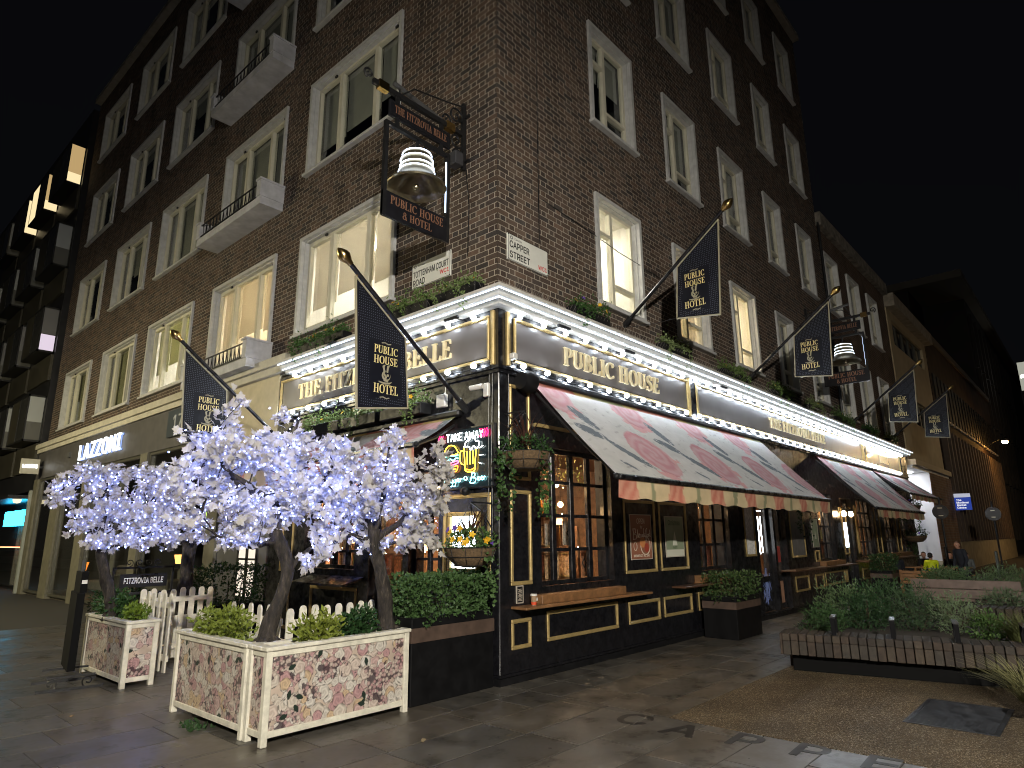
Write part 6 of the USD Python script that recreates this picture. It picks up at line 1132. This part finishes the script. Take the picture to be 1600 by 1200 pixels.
tree('white leafed light tree leaning left in the rear planter, leftmost', (-2.45, 3.62, .62), [(0, 0, 0, .085), (-.05, 0, .2, .065), (-.14, 0, .5, .055), (-.22, 0, .75, .05), (-.24, 0, .85, .045)],
     [[(-.24, 0, .8, .034), (-.45, 0, 1.1, 0), (-.65, 0, 1.4, 0)], [(-.22, 0, .8, .034), (-.05, 0, 1.05, 0), (.3, 0, 1.3, 0)], [(-.24, 0, .82, .03), (-.2, 0, 1.2, 0), (-.25, 0, 1.6, 0)], [(-.2, 0, .75, .02), (.1, -.1, .85, 0), (.4, -.1, 1.0, 0)]],
     Bl(((-2.85, 3.55, 1.98), (.42, .4, .34)), ((-2.3, 3.5, 2.0), (.5, .4, .34)), ((-2.65, 3.5, 1.6), (.45, .3, .25)), ((-2.2, 3.4, 1.62), (.4, .3, .25))), 96, 14)

# ================================================================== timber benches and beds on the right
BO, BE, BN = np.array([2.53, -1.92, 0]), np.array([.204, -.979, 0]), np.array([.979, .204, 0])
def bl_(l0, l1, n0, n1, z0, z1, r=0):
    m = bev(l0, l1, n0, n1, z0, z1, r) if r else bx(l0, l1, n0, n1, z0, z1); return BO + m[0][:, :1] * BE + m[0][:, 1:2] * BN + np.array([0, 0, 1.]) * m[0][:, 2:3], m[1][:, ::-1]
bench = Thing('timber_bench', 'low bench of weathered timber slats around the planting bed', 'bench', BO)
tks = [M(f'bench_timber_{n}', tuple(q * .27 for q in c), .75, var=.4, vscale=11, bump=.3, bscale=60, detail=6) for n, c in (('brown', (.13, .085, .055)), ('grey', (.12, .095, .07)), ('dark', (.085, .06, .042)), ('pale', (.16, .115, .075)))]
n = 36
for i in range(n):
    l = i * .0835; dz = prng.uniform(-.003, .003); bench.part('slat', bl_(l, l + .075, 0, .42, .325 + dz, .40 + dz, .005), tks[prng.randrange(4)]); bench.part('front_slat', bl_(l, l + .075, 0, .06, .18 + dz, .324 + dz, .005), tks[prng.randrange(4)])
bench.part('plinth', bl_(.07, n * .0835, .14, .4, 0, .325), M('bench_plinth', (.006, .006, .006), .9, spec=.1)); bench.part('end_board', bl_(-.03, -.004, .0, .42, .18, .4, .004), tks[0])
for l in (.52, 1.08, 1.64, 2.2):
    bench.part('armrest_cap', bl_(l - .026, l + .026, .055, .345, .576, .59), M('armrest_cap', (.06, .06, .065), .35, metal=.6)); bench.part('armrest', cat(bl_(l - .022, l + .022, .06, .1, .4, .575), bl_(l - .022, l + .022, .3, .34, .4, .575)), M('armrest_steel', (.005, .005, .006), .7, spec=.1))
bed = solo('planting_bed', 'dark soil of the raised planting bed behind the timber bench', None, bl_(-.0, 3.2, .42, 3.2, .0, .34), soil, kind='structure')
def loc(l, n_, z): return BO + l * BE + n_ * BN + np.array([0, 0, z])
for l, n_, z, rad, cnt, sz, mt, lab in ((.35, 1.0, .46, (.3, .26, .2), 1300, .05, shrub_leaf, 'low dark shrub at the left end of the planting bed'), (.55, 1.6, .58, (.4, .4, .34), 1500, .05, shrub_leaf, 'taller feathery shrub behind the left of the planting bed'), (.8, 1.3, .54, (.36, .32, .28), 1500, .05, shrub_leaf, 'dense green shrub behind the second bench armrest'), (1.3, 1.4, .57, (.4, .34, .3), 1600, .05, shrub_leaf, 'broad green shrub in the middle of the planting bed'), (1.0, 1.9, .62, (.5, .45, .34), 1500, .05, shrub_leaf, 'green shrub in the back row before the plank backed bench'), (1.7, 1.2, .56, (.26, .26, .26), 1200, .045, shrub_leaf, 'rounded shrub behind the third bench armrest'), (1.98, .9, .46, (.2, .18, .18), 800, .04, hedge_leaf, 'small dark round shrub beside the straw coloured grass')):
    shrub('garden_shrub', lab, loc(l, n_, z), rad, cnt, sz, mt, int(l * 100 + n_ * 7), up=.8)
r_ = np.random.default_rng(5)
for k, (l, n_, L, nn, mt, lab) in enumerate(((2.2, .75, .5, 340, grass_leaf, 'pale straw coloured ornamental grass at the right of the bed'), (2.6, .9, .5, 320, grass_leaf, 'ornamental grass clump at the right edge of the bed'), (.16, .5, .26, 16, shrub_leaf, 'small strap leaved plant at the left end of the bench'))):
    solo('ornamental_grass', lab, 'grass clump', cat([blades(loc(l + r_.uniform(-.1, .1), n_ + r_.uniform(-.1, .1), .33), nn // 5, L, r_, .7, .004 if k < 2 else .012, .6) for _ in range(5)]), mt)
b3 = Thing('timber_edging', 'block of timber edging with grass at the right picture edge, nearest the camera', 'bench', (1.85, -4.35, 0)); b3.part('slat', bev(1.45, 2.1, -4.62, -4.16, .2, .28, .006), tks[3]); b3.part('plinth', bx(1.5, 2.1, -4.6, -4.2, 0, .2), soil)
solo('ornamental_grass', 'soft green grass drooping over the nearest timber edging', 'grass clump', cat([blades((2.05 + r_.uniform(-.1, .12), -4.12 + r_.uniform(-.12, .1), .1), 60, .5, r_, .8, .004, .6) for _ in range(5)]), grass_leaf)
k2 = Thing('rear_timber_bench', 'second low timber slat bench, behind the planting bed', 'bench', (6.9, -3.2, 0))
for i in range(20): k2.part('slat', bev(6.75 + i * .018, 7.25 + i * .018, -2.7 - i * .1 - .088, -2.7 - i * .1, .2, .4, .006), tks[i * 7 % 4])
solo('rear_planting_bed', 'dark soil bed between the two timber benches', None, bx(7.25, 12.6, -4.6, -1.9, 0, .3), soil, kind='structure')
pb_ = Thing('plank_bench', 'bench with a wide two plank backrest behind the shrubs', 'bench', (9.1, -2.75, 0)); tw_ = M('plank_grey_brown', (.15, .105, .085), .6, var=.25, vscale=5, bump=.1)
pb_.part('plank', bev(9.0, 9.05, -3.55, -1.93, .515, .665, .006), tw_); pb_.part('plank', bev(8.98, 9.03, -3.57, -1.95, .36, .505, .006), tw_); pb_.part('seat', bev(9.05, 9.5, -3.55, -1.95, .3, .36, .006), tw_)
for y in (-2.2, -2.9, -3.35): pb_.part('support', bx(9.05, 9.12, y - .03, y + .03, 0, .62), black_iron)
for k, (x, y, z, rad, cnt) in enumerate(((10.3, -2.3, .55, (.6, .5, .3), 1500), (10.9, -3.1, .55, (.7, .5, .3), 1500), (11.5, -2.0, .5, (.5, .4, .25), 900), (8.2, -3.4, .4, (.4, .4, .2), 800))):
    shrub('low_shrub', ['low green shrub behind the left of the plank backrest', 'low green shrub behind the right of the plank backrest', 'low shrub before the picnic table', 'low shrub in front of the plank bench'][k], (x, y, z), rad, cnt, .07, shrub_leaf, 70 + k, up=.8)
trg = Thing('slatted_trough', 'orange brown slatted wooden trough beside the far black planter', 'planter', (13.9, -1.0, 0)); pine_m = M('pine_slat', (.3, .15, .06), .5, var=.25, vscale=8)
for z in (.28, .36, .44, .52):
    trg.part('slat', bev(13.75, 13.79, -1.75, -.75, z, z + .07, .005), pine_m)
for y in (-.76, -1.25, -1.73): trg.part('post', bx(13.79, 13.84, y - .03, y + .03, 0, .6), pine_m)
pt = Thing('picnic_table', 'wooden picnic table where the group of people sits', 'table', (17.3, -.95, 0))
for k in range(5): pt.part('top_plank', bev(16.9 + k * .15, 17.04 + k * .15, -1.75, -.2, .52, .55, .004), pine_m)
for x in (16.55, 17.85): pt.part('seat_plank', bev(x, x + .2, -1.75, -.2, .3, .33, .004), pine_m)
for y in (-1.5, -.45): pt.part('leg', tube([(16.65, y, 0), (17.1, y, .52)], .03, 6), pine_m); pt.part('leg', tube([(17.95, y, 0), (17.45, y, .52)], .03, 6), pine_m)
solo('ashtray', 'small black ashtray on the slatted trough', 'ashtray', lathe([(0, 0), (.06, 0), (.07, .05), (.05, .05), (.04, .01), (0, .01)], (13.77, -1.0, .592), 14), black_satin)

# ================================================================== people (heights in metres / S)
def _sph(c, r): return Manifold.sphere(r, 14).translate([float(q) for q in c])
def bones(lst):
    ms = [Manifold.batch_hull([_sph(a, ra), _sph(b, rb)]) for a, ra, b, rb in lst]
    m = ms[0]
    for q in ms[1:]: m = m + q
    mm = m.refine_to_length(.03).to_mesh(); tm = trimesh.Trimesh(mm.vert_properties[:, :3], mm.tri_verts, process=True); trimesh.smoothing.filter_taubin(tm, iterations=6); return np.asarray(tm.vertices), np.asarray(tm.faces)
skin = M('skin', (.42, .22, .15), .5, var=.1)
def person(label, pos, face, sit, jacket, trousers, hair, lean=0., headturn=0., vest=None, hairlong=False):
    """body frame: x right, y forward, z up, metres; sit: seat height or None"""
    t = Thing('person', label, 'person', pos); a = math.radians(face); hip = (sit if sit else .9); fwd = np.array([0, 1., 0])
    def J(x, y, z): return np.array([x, y, z])
    pel = J(0, 0, hip + .06); ch = J(0, .05 + lean * .34, hip + .42); nk = J(0, .07 + lean * .5, hip + .58); hd = J(0, .11 + lean * .62, hip + .73)
    sh = [ch + [s * .17, 0, .1] for s in (-1, 1)]
    if sit: el = [q + [s * .06, .1, -.25] for s, q in zip((-1, 1), sh)]; wr_ = [J(s * .12, .42 + lean * .3, hip + .3) for s in (-1, 1)]
    else: el = [q + [s * .05, -.02, -.28] for s, q in zip((-1, 1), sh)]; wr_ = [e + [-s * .02, .12, -.24] for s, e in zip((-1, 1), el)]
    hp = [pel + [s * .09, 0, -.02] for s in (-1, 1)]
    kn = [J(s * .11, .42, hip + .05) for s in (-1, 1)] if sit else [J(-.1, .02, .48), J(.1, -.02, .48)]
    an = [J(s * .11, .38, .08) for s in (-1, 1)] if sit else [J(-.11, -.02, .08), J(.11, -.06, .08)]
    ca, sa = math.cos(a), math.sin(a)
    def W(m): v = m[0] / S; return np.stack([v[:, 0] * ca - v[:, 1] * sa, v[:, 0] * sa + v[:, 1] * ca, v[:, 2]], 1) + np.asarray(pos, float), m[1]
    ht = math.radians(headturn); hf = np.array([math.sin(ht), math.cos(ht), -.12]); hf /= np.linalg.norm(hf); hs_ = np.array([hf[1], -hf[0], 0])
    B = [(pel, .1, ch, .12), (ch, .1, nk, .055), (nk, .052, hd - [0, 0, .03], .06), (hd + [0, 0, .03], .088, hd + hf * .02 - [0, 0, .06], .062), (hd + hf * .085 - [0, 0, .005], .012, hd + hf * .098 - [0, 0, .03], .016)]
    for s in (-1, 1): B.append((hd + hs_ * s * .085, .014, hd + hs_ * s * .088 - [0, 0, .035], .011))
    for k in range(2):
        B += [(sh[k], .048, el[k], .04), (el[k], .038, wr_[k], .026), (hp[k], .078, kn[k], .055), (kn[k], .05, an[k], .036), (an[k], .035, an[k] + [0, .16, -.05], .03)]
        hdv = (wr_[k] - el[k]); hdv /= np.linalg.norm(hdv); side = np.cross(hdv, [0, 0, 1.]); side /= np.linalg.norm(side) + 1e-9; pm = wr_[k] + hdv * .06; B.append((wr_[k], .025, pm, .03))
        for q, ln in zip((-1.5, -.5, .5, 1.5), (.065, .078, .074, .058)): B.append((pm + side * q * .016, .010, pm + side * q * .019 + hdv * ln + [0, 0, -.015], .008))
        B.append((wr_[k] + hdv * .02, .012, wr_[k] + hdv * .05 + side * (.045 if k == 0 else -.045), .009))
    t.part('body', W(bones(B)), skin, smooth=True)
    t.part('jacket', W(bones([(pel + [0, -.01, .02], .125, ch, .15), (ch, .14, nk - [0, 0, .05], .085)] + [z for k in range(2) for z in ((ch + [0, 0, .07], .1, sh[k], .068), (sh[k], .068, el[k], .056), (el[k], .054, wr_[k], .042))])), jacket, smooth=True)
    if vest: t.part('reflective_band', W((lathe([(.0, .0), (.166, .0), (.166, .035), (.0, .035)], (0, ch[1] * .6, hip + .25), 20))), vest)
    t.part('trousers', W(bones([(pel - [.05, 0, .0], .1, pel + [.05, 0, 0], .1)] + [z for k in range(2) for z in ((hp[k], .092, kn[k], .068), (kn[k], .066, an[k] + [0, 0, .02], .052))])), trousers, smooth=True)
    for k in range(2): t.part('shoe', W(bones([(an[k] - [0, .01, .03], .042, an[k] + [0, .17, -.045], .036)])), black_satin, smooth=True)
    hb = [(hd + [0, 0, .045] - hf * .012, .088, hd - hf * .04 - [0, 0, .01], .078)] + ([(hd - hf * .05, .08, nk - hf * .06 - [0, 0, .06], .07)] if hairlong else []); t.part('hair', W(bones(hb)), hair, smooth=True)
    for s in (-1, 1): t.part('eye', W(ball(hd + hf * .078 + hs_ * s * .032 + [0, 0, .012], .009, 1)), black_gloss)
    t.part('mouth', W(ball(hd + hf * .08 - [0, 0, .058], .014, 1, (1.2, .5, .35))), M('lips', (.3, .1, .08), .5))
cl = lambda n, c: M('cloth_' + n, c, .85, var=.15)
navy, blk, grey_c = cl('navy', (.015, .018, .028)), cl('black', (.008, .008, .009)), cl('grey', (.12, .13, .13)); hv = M('hi_vis_yellow', (.6, .72, .01), .6)
blond, brown_h, dark_h = cl('blond_hair', (.25, .14, .06)), cl('brown_hair', (.08, .04, .02)), cl('dark_hair', (.01, .008, .007))
person('fair haired person in a dark jacket, seated at the left end of the picnic table', (16.65, -.12, 0), -60, .46, navy, blk, blond, .05, -10)
person('person in dark clothes leaning forward over the picnic table, brown hair', (18.0, -.55, 0), 95, .46, blk, blk, brown_h, .25, 10)
person('seated person in a bright yellow high visibility jacket, back to the camera', (16.65, -.95, 0), -75, .46, hv, blk, dark_h, .1, 15, M('reflective_grey', (.35, .36, .35), .4))
person('person in black seated across the picnic table beyond the yellow jacket', (18.0, -1.2, 0), 95, .46, blk, navy, dark_h, .15, -15)
person('person in a grey jacket seated at the right end of the picnic table', (18.0, -1.62, 0), 80, .46, grey_c, blk, dark_h, .1, 0)
person('standing person in a dark suit right of the picnic table, looking down', (15.6, -1.82, 0), 62, None, navy, navy, brown_h, .02, -25)

# ================================================================== street furniture
def disc_sign(x, y, z, r_, label):
    t = Thing('road_sign', label, 'road sign', (x, y, 0)); t.part('post', tube([(x, y, 0), (x, y, z + .45)], .03, 8), black_iron); m = tube([(x - .05, y, z), (x - .035, y, z)], r_, 24); t.part('disc', m, M('sign_back', (.035, .032, .03), .4, metal=.5)); t.part('clip', cat(bx(x - .06, x - .04, y - .06, y + .06, z + .1, z + .13), bx(x - .06, x - .04, y - .06, y + .06, z - .13, z - .1)), M('sign_clip', (.4, .35, .25), .4, metal=.6)); return t
disc_sign(18.9, -1.0, 2.13, .22, 'back of a round road sign on a post in front of the brick pier'); disc_sign(24., -1.78, 2.15, .24, 'back of a round road sign before the long dark brick building')
cs = Thing('centre_sign', 'projecting blue sign reading The Mortimer Market Centre on the dark brick building', 'sign', (28.5, -.3, 2.45)); cs.part('panel', bx(28.5, 28.56, -.62, -.04, 2.45, 2.98), EM('blue_sign', (.05, .1, .55), .45)); cs.part('header', bx(28.5, 28.56, -.62, -.04, 2.985, 3.14), EM('blue_sign_header', (.6, .62, .75), .6)); cs.part('bracket', bx(28.5, 28.56, -.04, .1, 2.7, 2.75), black_iron)
for k, w in enumerate(('The', 'Mortimer', 'Market', 'Centre')): cs.part('lettering', place(text(w, .075, .004, True), (28.498, -.1, 2.83 - k * .105), (0, -1, 0), (0, 0, 1)), EM('sign_white', (.9, .9, .95), .9))
bo = Thing('bollard', 'dark bollard leaning by the standing person', 'bollard', (17., -1.3, 0)); bo.part('post', tube([(17., -1.3, 0), (17., -1.28, 1.08)], .04, 10), black_iron); bo.part('cap', ball((17., -1.28, 1.08), .045, 1), black_iron)
bo = Thing('bollard', 'grey bollard farther along the side street near the pale stone base', 'bollard', (24., -1.66, 0)); bo.part('post', lathe([(.06, 0), (.05, .7), (.05, .8)], (24, -1.66, 0), 12), M('bollard_grey', (.1, .11, .1), .5), smooth=40); bo.part('cap', ball((24, -1.66, .82), .05, 1), M('bollard_grey', (.1, .11, .1), .5))
def street_lamp(label, foot, head, power, col, r_=.075, wall=False):
    foot, head = np.array(foot, float), np.array(head, float); t = Thing('street_lamp', label, 'street lamp', foot)
    if not wall: t.part('post', tube([foot, (foot[0], foot[1], head[2] * .5), (foot[0], foot[1], head[2] - .1)], [.07, .05, .04], 10), black_iron); top = np.array([foot[0], foot[1], head[2] - .1])
    else: top = foot
    t.part('arm', tube([top, (top * .5 + head * .5) + [0, 0, .22], head + [0, 0, .21]], .025, 8), black_iron); t.part('hood', lathe([(0, .21), (.1, .19), (.17, .1), (.18, .038), (.168, .038), (.1, .13), (0, .16)], head, 20), black_iron)
    t.part('lamp', ball(head, r_, 2, (1, 1, .9)), EM('street_lamp_glow_' + str(_used[('/World', 'street_lamp')]), col, power), smooth=True); return t
street_lamp('lit amber street lamp far along the side street', (42.7, .08, 6.4), (42.7, -1.0, 6.76), L_FAR, (1., .48, .1), .16, True)
street_lamp('street lamp by the carriageway behind the camera', (-8.0, -9.2, 0), (-7.1, -8.4, 4.6), L_LAMP_A, (1., .94, .83))
street_lamp('street lamp on the far kerb of the wide street', (-9.4, 13.5, 0), (-8.4, 13.3, 5.2), L_LAMP_B, (1., .88, .55))
street_lamp('street lamp on the south side of the side street', (41., -7.0, 0), (41., -6.0, 6.4), L_LAMP_C, (1., .66, .3))
db = Thing('distant_lit_block', 'distant building with a lit corner window at the right picture edge', 'building', (62, -3, 0)); db.part('wall', bx(60, 70, -9, -1.3, 0, 15), dark_room); w_ = db.part('lit_window', bx(59.9, 59.98, -4, -1.32, 12.6, 14.9), EM('distant_window', (.6, .6, .5), .5)); db.part('strip_light', bx(59.8, 59.88, -4, -1.4, 13.6, 13.85), EM('distant_strip', (1., .97, .9), 4.), under=w_)
for pts_, lab in (([(1.0, -(BR) + .0, 5.85), (1.9, .1, 5.78), (2.8, .1, 5.70), (4.2, .1, 5.66)], 'thin dark cable strung across the first lit side street window'), ([(.9, .105, 16.0), (.92, .105, 11.0), (.9, .105, 5.2)], 'thin vertical cable down the side street brickwork near the corner')):
    solo('loose_wire', lab, 'cable', tube(pts_, .006, 5), black_iron)
# fallen leaves
leafm = LEAF('dry_leaf', [(.3, .22, .12), (.35, .28, .18), (.2, .12, .05)], .1)
for k, (x, y, s, lab) in enumerate(((-1.72, -.84, .09, 'curled dry leaf on the paving, nearest the long rose planter'), (-2.22, -1.35, .13, 'large pale crumpled leaf on the paving in front of the planters'), (-3.2, 2.0, .06, 'thin pale scrap on the paving left of the planters'))):
    q = maple(np.array([[x, y, .006]]), np.array([[.8, .5, .03]]), s, np.random.default_rng(k + 3))[0]; q[:, 2] = .006 + np.abs(q[:, 2] - q[:, 2].mean()) * .4; solo('fallen_leaf', lab, 'leaf', (q, LEAFF), leafm)
n = 170; P = np.stack([rng.uniform(.1, 3., n), rng.uniform(-4.2, -1.86, n), np.full(n, .004)], 1); P[:60, 1] = -1.87 - np.abs(rng.normal(0, .12, 60)); m = kites(P, .022, rng, 0, fold=.1); m[0][:, 2] = .003 + np.abs(m[0][:, 2] - .004) * .15
solo('leaf_litter', 'small dry leaves scattered over the brown gravel', 'leaf litter', m, leafm, kind='stuff')
n = 120; P = np.stack([rng.uniform(0, 7., n), -.04 - np.abs(rng.normal(0, .03, n)), np.full(n, .004)], 1); m = kites(P, .018, rng, 0, fold=.1); m[0][:, 2] = .003 + np.abs(m[0][:, 2] - .004) * .2
solo('wall_foot_litter', 'crumbs and bits of leaf along the foot of the pub wall', 'litter', m, leafm, kind='stuff')
solo('weed', 'small green weed growing under the left planter', 'weed', kites(np.stack([rng.uniform(-2.72, -2.55, 60), rng.uniform(.75, 1.1, 60), np.full(60, .004)], 1), .05, rng, .5), shrub_leaf)

# alike things share a group
GROUPS = {'banner_flag': 'tapering black banners on poles along the pub', 'hanging_sign': 'hanging pub signs with a lit bell', 'awning': 'floral awnings of the pub', 'window_box': 'black flower boxes on the pub', 'hanging_basket': 'hanging flower baskets', 'floral_planter': 'white planters with rose printed panels', 'black_planter': 'black planters around the pub', 'box_hedge': 'hedges in black planters', 'white_leaf_tree': 'white leafed trees hung with tiny lights', 'picket_fence': 'white picket fences', 'wall_lantern': 'warm wall lanterns', 'spotlight': 'black spotlights on the pub cornice', 'person': 'people around the picnic table', 'garden_shrub': 'shrubs of the planting bed', 'low_shrub': 'low shrubs around the plank bench', 'evergreen_shrub': 'shrubs in the white planters', 'ornamental_grass': 'ornamental grasses', 'street_sign': 'street name plates', 'road_sign': 'round road signs seen from behind', 'bollard': 'bollards on the side street', 'street_lamp': 'street lamps', 'fallen_leaf': 'fallen leaves on the paving'}
for p in stage.GetPrimAtPath('/World').GetChildren():
    b_ = p.GetName(); b_ = b_[:-4] if b_[-4:-3] == '_' and b_[-3:].isdigit() else b_
    if b_ in GROUPS: p.SetCustomDataByKey('group', GROUPS[b_])
